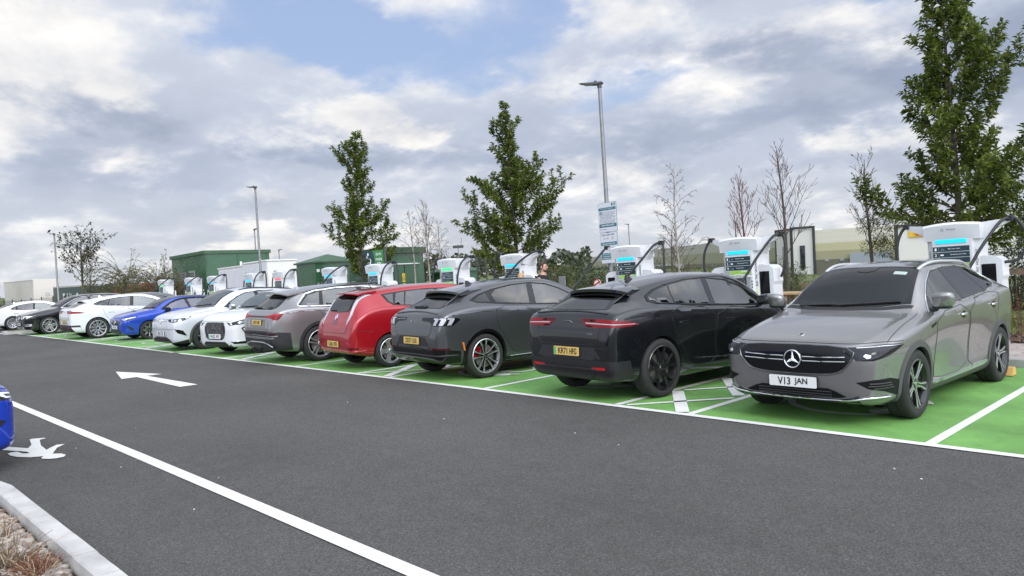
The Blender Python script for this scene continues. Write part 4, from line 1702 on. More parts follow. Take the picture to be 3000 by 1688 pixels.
# right-hand unit with a dark frame and a yellow and red fascia
w3 = empty('warehouse_unit', (-65, 190, -5.2))
O3 = (-65, 190)
wall_slab((-65, 190), (-40, 195.8), 0, 12.2, 20, 'wall', OFW, w3, O3)
wall_slab((-65.6, 189.6), (-64.8, 189.8), 0, 13.0, .8, 'frame', DKF, w3, O3)
wall_slab((-64.8, 189.6), (-40, 195.4), 12.3, 13.0, .8, 'frame', DKF, w3, O3)
wall_slab((-62.6, 190.3), (-54, 192.3), 9.9, 12.0, .25, 'fascia_sign', mat('fascia_yellow', (.62, .40, .02), .5), w3, O3)
t = MB()
dx = Vector((25, 5.8, 0)).normalized()
text_into(t, 'DHL', 5.8, 1.3, frame_m4(Vector((-58.3, 191.15, 10.95)) - Vector((-65, 190, 0)) + Vector((.06, -.25, 0)), dx, (0, 0, 1)), 0, .06)
t.build('fascia_lettering', mat('fascia_red', (.50, .02, .02), .5), w3)
tag(w3, 'white unit with a dark frame and yellow fascia behind the nearest charger', 'warehouse')

# ------------------------------------------------------------------ far left: lorries, fence, red trailer
def trailer(x0, x1, y, z0, z1, m, label, depth=2.5, ang=0.0, endcol=None):
    root = empty('lorry_trailer', (x0, y, z0), ang)
    L = x1 - x0
    MB().box((0, 0, .95), (L, depth, z1 - z0), 0, .03).build('box_body', m, root)
    MB().box((.2, .3, .70), (L - .2, depth - .3, .95)).build('chassis', BLACK, root)
    for s in (-.015, depth + .001):
        MB().box((0, s, z1 - z0 - .14), (L, s + .014, z1 - z0 - .02)).build('top_rail', mat('trailer_rail', (.40, .38, .35), .5), root)
    for k in range(3):
        wx = L - 1.2 - k * 1.25
        w = MB()
        w.lathe([(.0, -.02), (.28, -.02), (.46, .0), (.50, .05), (.50, .25), (.3, .28)], 20)
        w.build('wheel', TYRE, root, True, 40, (wx, .05, .50))
    tag(root, label, 'lorry')
    return root


TR = mat('trailer_cream', (.52, .49, .44), .5, vary=(.6, .08))
z0 = gz(-98, 20) - .25
t1 = trailer(-107.5, -93.2, 19.5, z0, 3.0, TR, 'cream box lorry trailer behind the wire fence on the far left')
# nearer end face: seen from the right
ef = MB()
ef.box((14.305, .05, 1.0), (14.34, 2.45, 3.0 - z0 - .08), 0)
eo = ef.build('rear_door', mat('trailer_door', (.58, .54, .49), .5), t1)
t = MB()
t.lathe([(.12, 0), (.20, 0), (.20, .01)], 14)
for i in range(len(t.v) - 42, len(t.v)):
    v = t.v[i]
    t.v[i] = Vector((14.35 + v.y, 1.3 + v.x, 2.7 + v.z))
t.build('door_emblem', SIGNL, eo)
NAVG = mat('trailer_darkgreen', (.030, .060, .052), .45)
t2 = trailer(-90.8, -73.3, 20.8, gz(-84, 21) - .25, 2.12, NAVG, 'dark green lorry trailer with large white lettering on the far left')
t = MB()
text_into(t, 'Eddie Stobart', 10.6, 1.25, frame_m4((9.0, -.02, 1.98), (1, 0, 0), (0, 0, 1)), 0, .03)
t.build('trailer_lettering', mat('trailer_white', (.55, .56, .54), .5), t2)
t3 = trailer(-75.0, -66.0, 21.5, gz(-70, 22) - .2, 1.95, mat('trailer_red', (.42, .035, .025), .45), 'red lorry trailer partly hidden by the wind-blown willow')
t4 = trailer(-82.5, -76.0, 24.0, gz(-79, 24) - .2, 2.05, mat('trailer_charcoal', (.05, .055, .055), .5), 'charcoal lorry trailer between the dark green and the red trailers')
t5 = trailer(-64.0, -52.0, 23.0, gz(-58, 23) - .5, 1.20, mat('trailer_white2', (.60, .60, .58), .5), 'low white trailer right of the wind-blown willow')
# orange-white cones by the fence
for k, (x, y) in enumerate(((-72.9, 15.5), (-69.3, 15.5))):
    c = empty('traffic_cone', (x, y, gz(x, y) + .03))
    MB().box((-.22, -.22, 0), (.22, .22, .04)).build('base', BLACK, c)
    MB().lathe([(.17, .04), (.03, .75), (.0, .75)], 14, 0, 'Z').build('cone', mat('cone_orange', (.60, .11, .03), .6), c, True, 40)
    MB().lathe([(.132, .24), (.090, .44)], 14, 0, 'Z').build('white_band', LABELW, c, True)
    tag(c, ['orange traffic cone by the left foot of the wire fence', 'orange traffic cone nearest the dark green trailer'][k], 'traffic cone')

# mesh fence
FEN = mat('fence_green', (.035, .045, .04), .6)
fn = empty('mesh_fence', (0, 0, 0))
for k in range(9):
    x = -104 + k * 4.2
    MB().box((x - .04, 17.96, gz(x, 18) - .1), (x + .04, 18.04, gz(x, 18) + 2.1)).build('post', FEN, fn)
for k in range(8):
    x0_, x1_ = -104 + k * 4.2, -104 + (k + 1) * 4.2
    b = MB()
    zb = gz((x0_ + x1_) / 2, 18)
    for j in range(12):
        b.tube([(x0_, 18, zb + .05 + j * .17), (x1_, 18, zb + .05 + j * .17)], .010, 4)
    j = x0_ + .1
    while j < x1_:
        b.tube([(j, 18.01, zb), (j, 18.01, zb + 1.98)], .006, 3)
        j += .20
    b.build('mesh_panel', FEN, fn)
tag(fn, 'dark wire mesh fence in front of the cream trailer on the far left', 'fence')
# blue and yellow sign panel left of the substation
bs = empty('notice_board', (-53.2, 23.5, gz(-53, 23)))
MB().box((-.7, 0, 1.7), (.7, .04, 2.35)).build('board', mat('notice_blue', (.03, .08, .35), .5), bs)
MB().box((-.7, 0, .6), (.7, .04, 1.65)).build('board', YEL, bs)
for x in (-.6, .6):
    MB().tube([(x, .06, 0), (x, .06, 2.4)], .03, 6).build('post', STEEL, bs, True)
tag(bs, 'blue and yellow notice board behind the last charging post', 'sign')

# ------------------------------------------------------------------ timber fence and picnic table
WOOD = mat('fence_timber', (.23, .17, .11), .8, vary=(6, .3), bump=(30, .4, .01))
WOODL = mat('table_timber', (.46, .31, .17), .7, vary=(6, .25))


def post_rail(name, x0, x1, y, n, label, h=1.2, base=.06):
    root = empty(name, (x0, y, base))
    L = x1 - x0
    for k in range(n + 1):
        mb = MB()
        mb.tube([(L * k / n, 0, -.2), (L * k / n, 0, h)], .055, 10)
        mb.build('post', WOOD, root, True, 40)
    for z in ((h - .10,) if h > 1.1 else (h - .1, h * .45)):
        mb = MB()
        mb.box((0, -.09, z - .06), (L, -.05, z + .06))
        mb.build('rail', WOOD, root)
    tag(root, label, 'fence')
    return root


post_rail('timber_fence', -3.92, 1.2, 17.0, 3, 'round-post timber fence with one top rail behind the right-hand grass', 1.22)
bp_ = MB()
bp_.tube([(-3.88, 17.15, .0), (-3.72, 16.2, .62), (-3.72, 16.2, .66)], .04, 8)
post_rail('garden_fence', -9.6, -5.8, 20.5, 4, 'low timber fence behind the picnic table', .95, .0)


def picnic(x, y, rz, label):
    root = empty('picnic_table', (x, y, .10), rz)
    for k in range(5):
        MB().box((-.9, -.37 + k * .15, .72), (.9, -.235 + k * .15, .76)).build('plank', WOODL, root)
    for sg in (-1, 1):
        for k in range(2):
            yy = sg * (.62 + k * .14)
            MB().box((-.9, min(yy, yy + sg * .12), .44), (.9, max(yy, yy + sg * .12), .48)).build('seat', WOODL, root)
    for x0_ in (-.65, .65):
        for sg in (-1, 1):
            mb = MB()
            mb.obox((x0_, sg * .43, .36), (.025, 0, 0), (0, .045, .012), (0, -sg * .20, .36))
            mb.build('leg', WOODL, root)
        MB().box((x0_ - .06, -.78, .38), (x0_ - .02, .78, .44)).build('bearer', WOODL, root)
        MB().box((x0_ - .06, -.36, .66), (x0_ - .02, .36, .72)).build('bearer', WOODL, root)
    tag(root, label, 'picnic table')


picnic(-7.35, 16.6, .12, 'pale timber picnic table right of the second charger')
picnic(-5.3, 17.2, .1, 'pale timber picnic table seen through the windscreen side of the grey crossover')

# ------------------------------------------------------------------ trees and shrubs
BARK = mat('bark', (.085, .070, .055), .9, vary=(18, .4), bump=(40, .6, .01))
BARKP = mat('bark_pale', (.30, .28, .25), .85, vary=(14, .45))
TWIG = mat('twig_brown', (.10, .070, .060), .85)
TWIGR = mat('twig_red', (.12, .042, .045), .8)
LEAF_T = leaf_mat('cherry_leaf', (.020, .040, .008), (.25, .29, .058), .36, 1.6)
LEAF_O = leaf_mat('olive_leaf', (.028, .036, .010), (.13, .125, .035), .2, 1.2)
LEAF_D = leaf_mat('dark_leaf', (.007, .014, .006), (.050, .066, .020), .15, 1.0)
LEAF_B = leaf_mat('brown_leaf', (.045, .030, .014), (.17, .115, .045), .2, 1.0)
LEAF_W = leaf_mat('willow_leaf', (.10, .11, .035), (.33, .32, .13), .35, .8)


class Leaves:
    def __init__(s):
        s.v, s.f = [], []

    def leaf(s, p, d, up, L, w):
        """folded pointed leaf from p along d"""
        d = d.normalized()
        sd = d.cross(up)
        if sd.length < 1e-4:
            sd = d.orthogonal()
        sd.normalize()
        n = sd.cross(d)
        k = len(s.v)
        m = p + d * L * .45
        droop = Vector((0, 0, -L * .16))
        s.v += [p, m + sd * w * .5 + n * w * .22, p + d * L + droop, m - sd * w * .5 + n * w * .22]
        s.f += [(k, k + 1, k + 2), (k, k + 2, k + 3)]

    def build(s, name, m, parent):
        return link(name, mesh(name, s.v, s.f, m), parent)


def prof_at(prof, z):
    for (z0, r0), (z1, r1) in zip(prof[:-1], prof[1:]):
        if z0 <= z <= z1:
            return r0 + (r1 - r0) * (z - z0) / (z1 - z0)
    return 0.0


def leafy_tree(x, y, h, prof, seed, label, nlimb=46, leafL=.10, dens=1.0, base=.1, m=LEAF_T, trunk_r=.075, group='leafy conical trees behind the chargers', strong=()):
    r = random.Random(seed)
    root = empty('tree', (x, y, base))
    root.rotation_euler = (0, PLUMB, 0)
    tk = MB()
    pts, rad = [], []
    ph = r.uniform(0, 6)
    for k in range(15):
        t = k / 14
        pts.append(Vector((.06 * sin(ph + t * 4) * t, .06 * cos(ph + t * 3) * t, h * .98 * t)))
        rad.append(trunk_r * (1 - t) ** .8 + .006)
    tk.tube(pts, rad, 10)
    lv = Leaves()
    z0, z1 = prof[0][0], prof[-1][0]
    twigs = []

    def branch(p, d, L, rr, depth):
        n = 7
        q = [p]
        cur = d.normalized()
        for k in range(n):
            cur = (cur + Vector((r.uniform(-.12, .12), r.uniform(-.12, .12), .055 + r.uniform(-.05, .08)))).normalized()
            q.append(q[-1] + cur * L / n)
        tk.tube(q, [max(.004, rr * (1 - .85 * k / n)) for k in range(n + 1)], 5 if depth == 0 else 3, 0, False)
        return q

    def dress(q, L, dn, big):
        n = max(3, int(L * dn))
        for k in range(n):
            t = (.15 + .85 * (k + r.random()) / n)
            i = min(len(q) - 2, int(t * (len(q) - 1)))
            f = t * (len(q) - 1) - i
            p = q[i].lerp(q[i + 1], min(1, f))
            dr = (q[i + 1] - q[i]).normalized()
            a = r.uniform(0, 6.28)
            sd = dr.orthogonal().normalized()
            sd = Matrix.Rotation(a, 3, dr) @ sd
            d = (dr * .55 + sd * .8 + Vector((0, 0, -.10))).normalized()
            lv.leaf(p + sd * .006, d, Vector((0, 0, 1)) + sd * .4, big * r.uniform(.7, 1.25), big * r.uniform(.42, .58))

    for k in range(nlimb):
        t = ((k + r.uniform(.2, .8)) / nlimb)
        zz = z0 * .86 + (z1 - z0 * .86) * t ** 1.08
        a = k * 2.39996 + r.uniform(-.35, .35)
        zt = min(z1, zz + .35)
        reach = prof_at(prof, max(z0, zt)) * r.choice([.45, .7, .9, 1.05, 1.18])
        for sz, sa, sr in strong:
            if abs(zz - sz) < .22 and abs((a - sa + pi) % (2 * pi) - pi) < .55:
                reach *= sr
        if reach < .12:
            reach = .12
        up = .28 + .80 * t
        d = Vector((cos(a), sin(a), up))
        L = reach * sqrt(1 + up * up) * .95
        i = min(13, int(zz / (h * .98) * 14))
        p0 = pts[i].lerp(pts[i + 1], zz / (h * .98) * 14 - i) if i < 14 else pts[-1]
        q = branch(p0, d, L, .010 + .016 * (1 - t), 0)
        dress(q, L, 34 * dens, leafL)
        ntw = int(3 + L * 5.5)
        for j in range(ntw):
            f = .22 + .78 * (j + r.random()) / ntw
            ii = min(len(q) - 2, int(f * (len(q) - 1)))
            b = q[ii].lerp(q[ii + 1], f * (len(q) - 1) - ii)
            dr = (q[ii + 1] - q[ii]).normalized()
            sd = Matrix.Rotation(r.uniform(0, 6.28), 3, dr) @ dr.orthogonal().normalized()
            td = (dr * .7 + sd * .75 + Vector((0, 0, .18))).normalized()
            tl = L * r.uniform(.18, .36) * (1.15 - .5 * f) + .08
            qq = branch(b, td, tl, .006, 1)
            dress(qq, tl, 62 * dens, leafL)
    # leader
    dress(pts[-4:], h * .2, 60 * dens, leafL)
    tk.build('trunk', BARK, root, True, 60)
    lv.build('crown', m, root)
    tag(root, label, 'tree', group)
    return root


RT = [(1.75, 1.30), (2.3, 1.40), (2.9, 1.18), (3.5, 1.10), (4.1, 1.15), (4.6, .98), (5.1, .68), (5.7, .58), (6.2, .48), (6.75, .22)]
leafy_tree(-4.33, 16.0, 6.7, RT, 21, 'tallest leafy tree at the right with long upright shoots, behind the nearest charger', 70, .125, 1.25, strong=((3.6, 3.6, 1.25), (3.9, .3, 1.3), (4.3, -.2, 1.2), (1.9, 3.4, 1.25)))
leafy_tree(-2.95, 17.2, 4.3, [(1.3, 1.0), (2.2, 1.25), (3.0, 1.0), (3.7, .6), (4.4, .2)], 22, 'leafy tree cut by the right picture edge beside the tallest tree', 44, .10, 1.0)
MT = [(1.55, 1.15), (2.0, 1.55), (2.6, 1.62), (3.2, 1.60), (3.7, 1.45), (4.1, 1.0), (4.5, .70), (5.2, .52), (5.8, .42), (6.45, .12)]
leafy_tree(-16.25, 16.0, 6.35, MT, 31, 'wide-skirted leafy tree with a thin spire top behind the man in black', 68, .125, 1.2, strong=((3.0, .2, 1.15), (2.3, .5, 1.2), (2.2, 3.5, 1.2), (3.2, 3.3, 1.1)))
LT = [(1.65, 1.05), (2.2, 1.45), (2.8, 1.45), (3.3, 1.40), (3.8, 1.15), (4.2, .62), (4.7, .62), (5.3, .68), (5.9, .70), (6.4, .58), (6.75, .25)]
leafy_tree(-24.6, 16.0, 6.6, LT, 41, 'leafy tree with a rounded tuft at its top behind the electric charging sign', 62, .13, 1.2, strong=((3.3, .1, 1.2), (2.6, 3.4, 1.15)))


def bare_tree(x, y, h, seed, label, style='upright', m=TWIG, mt=BARKP, spread=.9, clear=.35, nb=22, base=.06, leaves=None, lsize=.05, r0=.04, lean=0.0, fine=1.0, group='thin bare saplings behind the chargers'):
    r = random.Random(seed)
    root = empty('bare_tree', (x, y, base))
    root.rotation_euler = (0, PLUMB + lean, 0)
    tk, tw, lv = MB(), MB(), Leaves()
    pts, rad = [], []
    ph = r.uniform(0, 6)
    for k in range(13):
        t = k / 12
        pts.append(Vector((.05 * h / 4 * sin(ph + t * 5) * t, .05 * h / 4 * cos(ph + t * 4) * t, h * t)))
        rad.append(r0 * (1 - t) ** .7 + .007)
    tk.tube(pts, rad, 8)

    def br(p, d, L, rr, depth):
        n = 6
        q = [p]
        cur = d.normalized()
        for k in range(n):
            g = .10 if style == 'upright' else (-.10 - .10 * depth if style == 'birch' and k > 1 else .06)
            cur = (cur + Vector((r.uniform(-.14, .14), r.uniform(-.14, .14), g + r.uniform(-.06, .06)))).normalized()
            q.append(q[-1] + cur * L / n)
        tw.tube(q, [max(.0050, rr * (1 - .75 * k / n)) for k in range(n + 1)], 4 if depth == 0 else 3, 0, False)
        if leaves:
            for k in range(int(leaves[0] * L * (1.0 if depth else .6))):
                f = r.uniform(.3, 1)
                i = min(n - 1, int(f * n))
                pp = q[i].lerp(q[i + 1], f * n - i)
                d2 = Vector((r.uniform(-1, 1), r.uniform(-1, 1), r.uniform(-.9, .2)))
                lv.leaf(pp, d2, Vector((0, 0, 1)), lsize * r.uniform(.7, 1.3), lsize * .6)
        if depth < 2:
            for k in range(int((4 if depth == 0 else 2) * fine * min(1.6, .4 + L))):
                f = r.uniform(.25, .95)
                i = min(n - 1, int(f * n))
                pp = q[i].lerp(q[i + 1], f * n - i)
                dr = (q[i + 1] - q[i]).normalized()
                sd = Matrix.Rotation(r.uniform(0, 6.28), 3, dr) @ dr.orthogonal().normalized()
                br(pp, dr * .85 + sd * .7, L * r.uniform(.25, .5), rr * .5, depth + 1)

    for k in range(nb):
        t = clear + (.96 - clear) * (k + r.random()) / nb
        i = min(11, int(t * 12))
        p = pts[i].lerp(pts[i + 1], t * 12 - i)
        a = k * 2.4 + r.uniform(-.4, .4)
        up = {'upright': 1.5, 'birch': .9, 'wide': .85}[style]
        L = spread * (1.15 - .8 * (t - clear) / (1 - clear)) * r.uniform(.6, 1.1)
        br(p, Vector((cos(a), sin(a), up)), L, r0 * .40 * (1.2 - t), 0)
    tk.build('trunk', mt, root, True, 60)
    tw.build('branches', m, root, True, 80)
    if leaves:
        lv.build('crown', leaves[1], root)
    tag(root, label, 'tree', group)
    return root


bare_tree(-11.85, 18.0, 4.30, 51, 'nearly bare birch with drooping twig ends, right of the parking charge signs', 'birch', TWIG, BARKP, 1.05, .30, 26, leaves=(5, LEAF_B), lsize=.045, r0=.035)
bare_tree(-9.85, 18.0, 3.75, 52, 'red-barked bare sapling with upright shoots rising behind the second charger', 'upright', TWIGR, TWIGR, .95, .45, 22, leaves=(1, LEAF_B), r0=.035)
bare_tree(-10.45, 18.6, 2.85, 53, 'short forked bare sapling just left of the red-barked one', 'upright', TWIG, TWIG, .8, .35, 8, r0=.026, fine=.6)
bare_tree(-8.75, 18.0, 4.30, 54, 'tallest bare sapling with forked upswept branches left of the white office front', 'upright', TWIG, BARK, 1.25, .38, 20, r0=.045)
bare_tree(-6.70, 18.0, 3.75, 55, 'sapling with a leafy lower clump and bare upper shoots, left of the tallest leafy tree', 'upright', TWIG, BARK, 1.05, .42, 18, leaves=(7, LEAF_B), lsize=.05, r0=.045)
bare_tree(-24.3, 18.2, 4.2, 56, 'slender pale-stemmed bare birch in front of the flat-roofed cabin door', 'birch', TWIG, BARKP, .95, .42, 20, r0=.035, fine=1.2)
bare_tree(-23.35, 18.2, 4.35, 57, 'bare sapling with many upright twigs above the flat-roofed cabin roof', 'upright', TWIG, BARKP, 1.05, .45, 24, r0=.035, fine=1.2)
bare_tree(-22.85, 18.4, 3.75, 58, 'bare wind-bent birch just right of the flat-roofed cabin', 'birch', TWIG, BARKP, .95, .35, 24, r0=.032, fine=1.3, lean=radians(-2))
bare_tree(-19.8, 18.0, 3.0, 59, 'small bare sapling left of the middle leafy tree', 'wide', TWIG, BARK, .8, .45, 12, leaves=(6, LEAF_B), r0=.03)
bare_tree(-69.0, 18.0, 7.2, 60, 'half-bare tree with scattered dark leaves beside the lamp with a bird', 'wide', BARK, BARK, 3.0, .36, 30, base=gz(-69, 18), leaves=(3.2, LEAF_D), lsize=.24, r0=.11, fine=1.1, group='trees on the far left')
bare_tree(-63.5, 17.0, 3.7, 61, 'small thin tree with sparse leaves left of the wind-blown willow', 'upright', TWIG, BARK, 1.1, .2, 18, base=gz(-63.5, 17), leaves=(10, LEAF_O), lsize=.12, r0=.05, group='trees on the far left')
bare_tree(-52.0, 18.5, 4.0, 62, 'thin sparse tree left of the big green substation', 'upright', TWIG, BARK, .9, .25, 20, base=gz(-52, 18.5), leaves=(10, LEAF_O), lsize=.10, r0=.045, group='trees on the far left')
bare_tree(-12.9, 19.2, 2.5, 63, 'small bush-like sapling with tiny leaves under the far lamp behind the signs', 'wide', TWIG, TWIG, 1.0, .3, 16, leaves=(9, LEAF_O), lsize=.045, r0=.025)


def bush(x, y, rx, ry, h, n, seed, label, m, L=.09, base=None, z0=.05, lump=.45, stems=True, name='shrub', group='shrubs behind the car park', cat='shrub'):
    r = random.Random(seed)
    b = gz(x, y) if base is None else base
    root = empty(name, (x, y, b))
    lv = Leaves()
    cl = []
    for _ in range(max(8, int(10 + rx * 8))):
        a, q = r.uniform(0, 6.28), sqrt(r.random())
        zz = r.uniform(.15, .92)
        e = sqrt(max(.05, 1 - (2 * zz - .75) ** 2 * .62))
        ss = r.uniform(.45, 1.0) * lump * min(rx, h)
        cl.append((Vector((cos(a) * q * rx * .8 * e, sin(a) * q * ry * .8 * e, min(zz * h, h - ss * .85))), ss))
    L *= .72
    for _ in range(int(n * 1.6)):
        c, s = cl[r.randrange(len(cl))]
        d = Vector((r.gauss(0, 1), r.gauss(0, 1), r.gauss(0, .8)))
        if d.length < 1e-3:
            continue
        d.normalize()
        p = c + d * s * r.uniform(.55, 1.0)
        p.z = min(p.z, h * r.uniform(.9, 1.0))
        if p.z < z0:
            p.z = z0 + r.random() * .2
        out = (d + Vector((r.uniform(-.8, .8), r.uniform(-.8, .8), r.uniform(-.6, .6)))).normalized()
        lv.leaf(p, out, Vector((r.uniform(-1, 1), r.uniform(-1, 1), 1)), L * r.uniform(.7, 1.4), L * .55)
    if stems:
        mb = MB()
        for c, s in cl:
            bb = Vector((c.x * .2, c.y * .2, 0))
            mb.tube([bb, bb.lerp(c, .5) + Vector((r.uniform(-.1, .1), r.uniform(-.1, .1), .1)), c + Vector((0, 0, s * .3))], [.018, .012, .005], 4)
        mb.build('stems', BARK, root, True)
    lv.build('foliage', m, root)
    tag(root, label, cat, group)
    return root


bush(-6.55, 17.95, .50, .5, 1.05, 1500, 71, 'leafy clump round the lower trunk of the half-leafy sapling', LEAF_O, .055, 1.55, 0, .5, False, 'ivy_clump', 'shrubs behind the car park', 'plant')
bush(-4.9, 22.5, 1.1, .9, 2.15, 2600, 72, 'dark ragged shrub in front of the yellow fascia behind the nearest charger', LEAF_D, .085)
bush(-4.0, 26.0, 1.2, 1.4, 4.0, 3600, 73, 'dark green tree mass at the right edge above the timber fence', LEAF_D, .13)
bush(-4.1, 23.5, 1.1, 1.1, 2.6, 2800, 74, 'yellow-green shrub at the right below the dark trees', LEAF_O, .10)
bush(-3.3, 20.8, 1.3, .9, 1.40, 2800, 75, 'brownish hedge behind the timber fence on the right', LEAF_B, .085)
bush(-16.2, 22.5, 1.5, 1.1, 1.80, 3600, 76, 'dark rounded bush behind the man in black', LEAF_D, .09)
bush(-14.2, 22.0, 1.7, 1.0, 1.55, 3400, 77, 'olive brown bush right of the man in black', LEAF_O, .085)
bush(-12.6, 22.5, 1.2, .9, 1.35, 2400, 78, 'low brownish bush below the parking charge signs', LEAF_B, .08)
bush(-21.2, 23.5, 1.9, 1.2, 1.85, 3600, 79, 'mixed green bush under the middle leafy tree, left side', LEAF_O, .09)
bush(-19.0, 23.0, 1.5, 1.0, 1.70, 3000, 80, 'dark bush under the middle leafy tree, right side', LEAF_D, .09)
bush(-25.6, 25.5, 1.2, .9, 1.9, 2200, 81, 'autumn-coloured bush right of the flat-roofed cabin', LEAF_B, .09)
bush(-10.9, 22.0, 1.0, .8, 1.50, 2200, 82, 'dark shrub left of the second charger in front of the far warehouse', LEAF_D, .08)
bush(-9.7, 20.0, .7, .6, 1.75, 1100, 83, 'loose light-leaved shrub against the second charger', LEAF_O, .055)
bush(-8.0, 22.5, 1.1, .8, 1.10, 1800, 84, 'dark low shrub behind the picnic table', LEAF_D, .075)
bush(-9.2, 23.0, .9, .8, .95, 1300, 85, 'yellowish low shrub behind the garden fence', LEAF_O, .07)
bush(-6.6, 23.5, 1.4, .8, .95, 1900, 86, 'low dark hedge shrub behind the roof of the grey crossover', LEAF_D, .075)
bush(-54.0, 19.5, 1.6, 1.2, 2.7, 1700, 87, 'dark brown bushy shrub between willow and substation', LEAF_B, .17, None, .05, .45, True, 'shrub', 'shrubs on the far left')
bush(-99.0, 16.5, 1.5, 1.3, 5.2, 2600, 88, 'dark evergreen tree at the left picture edge', LEAF_D, .22, None, .2, .35, True, 'shrub', 'shrubs on the far left')
for k in range(9):
    bush(-98 + k * 4.4, 16.6, 2.3, .9, 1.05 + .25 * (k % 3), 900, 90 + k, ['low dark shrub at the left end of the wire fence foot', 'low shrub below the cream trailer, second from the left', 'low shrub below the middle of the cream trailer', 'low shrub below the right half of the cream trailer', 'low shrub below the cream trailer doors', 'low shrub by the orange cones', 'low shrub under the dark green trailer', 'low shrub left of the half-bare tree trunk', 'low shrub right of the half-bare tree trunk'][k],
         LEAF_D if k % 2 else LEAF_B, .16, None, .02, .5, False, 'shrub', 'shrubs along the far left fence')


def willow(x, y, h, seed, label):
    r = random.Random(seed)
    b = gz(x, y)
    root = empty('willow', (x, y, b))
    tk, lv = MB(), Leaves()
    tk.tube([(0, 0, 0), (.1, 0, h * .3), (.0, 0, h * .55)], [.14, .11, .08], 8)
    for k in range(110):
        a = r.uniform(0, 6.28)
        st = Vector((r.uniform(-.25, .25), r.uniform(-.25, .25), h * r.uniform(.15, .6)))
        d = Vector((cos(a) * .9, sin(a) * .9, r.uniform(.5, 1.3))).normalized()
        L = h * r.uniform(.55, .95)
        q = [st]
        n = 12
        for i in range(n):
            t = i / n
            d = (d + Vector((-.10 - .16 * t, 0, -.05 - .22 * t)) + Vector((r.uniform(-.07, .07), r.uniform(-.07, .07), r.uniform(-.05, .05)))).normalized()
            q.append(q[-1] + d * L / n)
        tk.tube(q, [.022 * (1 - .8 * i / n) for i in range(n + 1)], 3, 0, False)
        for j in range(30):
            f = r.uniform(.15, 1) * n
            i = min(n - 1, int(f))
            p = q[i].lerp(q[i + 1], f - i)
            dd = ((q[i + 1] - q[i]).normalized() + Vector((r.uniform(-.6, .6), r.uniform(-.6, .6), r.uniform(-.8, .2)))).normalized()
            lv.leaf(p, dd, Vector((0, 0, 1)), r.uniform(.14, .24), .04)
    tk.build('trunk', BARK, root, True)
    lv.build('crown', LEAF_W, root)
    tag(root, label, 'tree', 'trees on the far left')


willow(-62.0, 19.0, 5.0, 5, 'wind-blown willow with trailing yellow-green streamers left of the substation')
willow(-57.0, 19.5, 4.2, 6, 'smaller wind-blown willow just right of the larger willow')


def far_trees():
    r = random.Random(77)
    lv = Leaves()
    for k in range(2600):
        u = r.random()
        ang = radians(40 + 17 * u)                       # azimuth left of +Y
        R = 210 + 60 * r.random()
        x, y = -sin(ang) * R, cos(ang) * R
        top = 7.4 + 1.6 * (.5 + .5 * sin(ang * 31) * sin(ang * 77)) + 1.2 * sin(ang * 190)
        z = gz(x, y) + top * sqrt(r.random())
        d = Vector((r.uniform(-1, 1), r.uniform(-1, 1), r.uniform(-.6, .8))).normalized()
        lv.leaf(Vector((x, y, z)), d, Vector((r.uniform(-1, 1), r.uniform(-1, 1), 1)), r.uniform(1.2, 2.4), 1.5)
    o = lv.build('far_trees', leaf_mat('far_leaf', (.020, .030, .016), (.060, .070, .035), .1, .05), None)
    tag(o, 'distant dark tree belt along the horizon', 'trees', kind='stuff')


far_trees()


# a few thin red-tipped whips by the right-hand bark bed
def whips(x, y, seed, label):
    r = random.Random(seed)
    root = empty('young_shrub', (x, y, .1))
    mb, lv = MB(), Leaves()
    for k in range(7):
        q = [Vector((r.uniform(-.05, .05), r.uniform(-.05, .05), 0))]
        d = Vector((r.uniform(-.25, .25), r.uniform(-.2, .2), 1))
        L = r.uniform(.4, .85)
        for i in range(5):
            d = (d + Vector((r.uniform(-.15, .15), r.uniform(-.15, .15), 0))).normalized()
            q.append(q[-1] + d * L / 5)
        mb.tube(q, [.006, .005, .004, .004, .003, .002], 4)
        for j in range(16):
            f = r.uniform(.35, 1) * 5
            i = min(4, int(f))
            lv.leaf(q[i].lerp(q[i + 1], f - i), Vector((r.uniform(-1, 1), r.uniform(-1, 1), r.uniform(-.5, .5))), Vector((0, 0, 1)), r.uniform(.035, .06), .025)
    mb.build('stems', TWIGR, root, True)
    lv.build('leaves', leaf_mat('red_leaf_%d' % seed, (.10, .035, .015), (.26, .13, .04), .25, 4), root)
    tag(root, label, 'shrub')


whips(-3.30, 15.3, 1, 'thin young shrub with reddish leaves in the bark bed at the right edge')

# ------------------------------------------------------------------ car kit
def superell(mb, c, r, e=.55, nu=14, nv=10, mi=0, shear=None):
    """rounded block: superellipsoid centred at c with radii r"""
    vs, fs = [], []

    def sp(x, p):
        return (abs(x) ** p) * (1 if x >= 0 else -1)
    for i in range(nv + 1):
        ph = -pi / 2 + pi * i / nv
        for j in range(nu):
            th = 2 * pi * j / nu
            x = sp(cos(ph), e) * sp(cos(th), e) * r[0]
            y = sp(cos(ph), e) * sp(sin(th), e) * r[1]
            z = sp(sin(ph), e) * r[2]
            if shear:
                x, y, z = shear(x, y, z)
            vs.append((c[0] + x, c[1] + y, c[2] + z))
    for i in range(nv):
        for j in range(nu):
            a, b = i * nu + j, i * nu + (j + 1) % nu
            fs.append((a, b, b + nu, a + nu))
    return mb.add(vs, fs, mi)


_wheels = {}


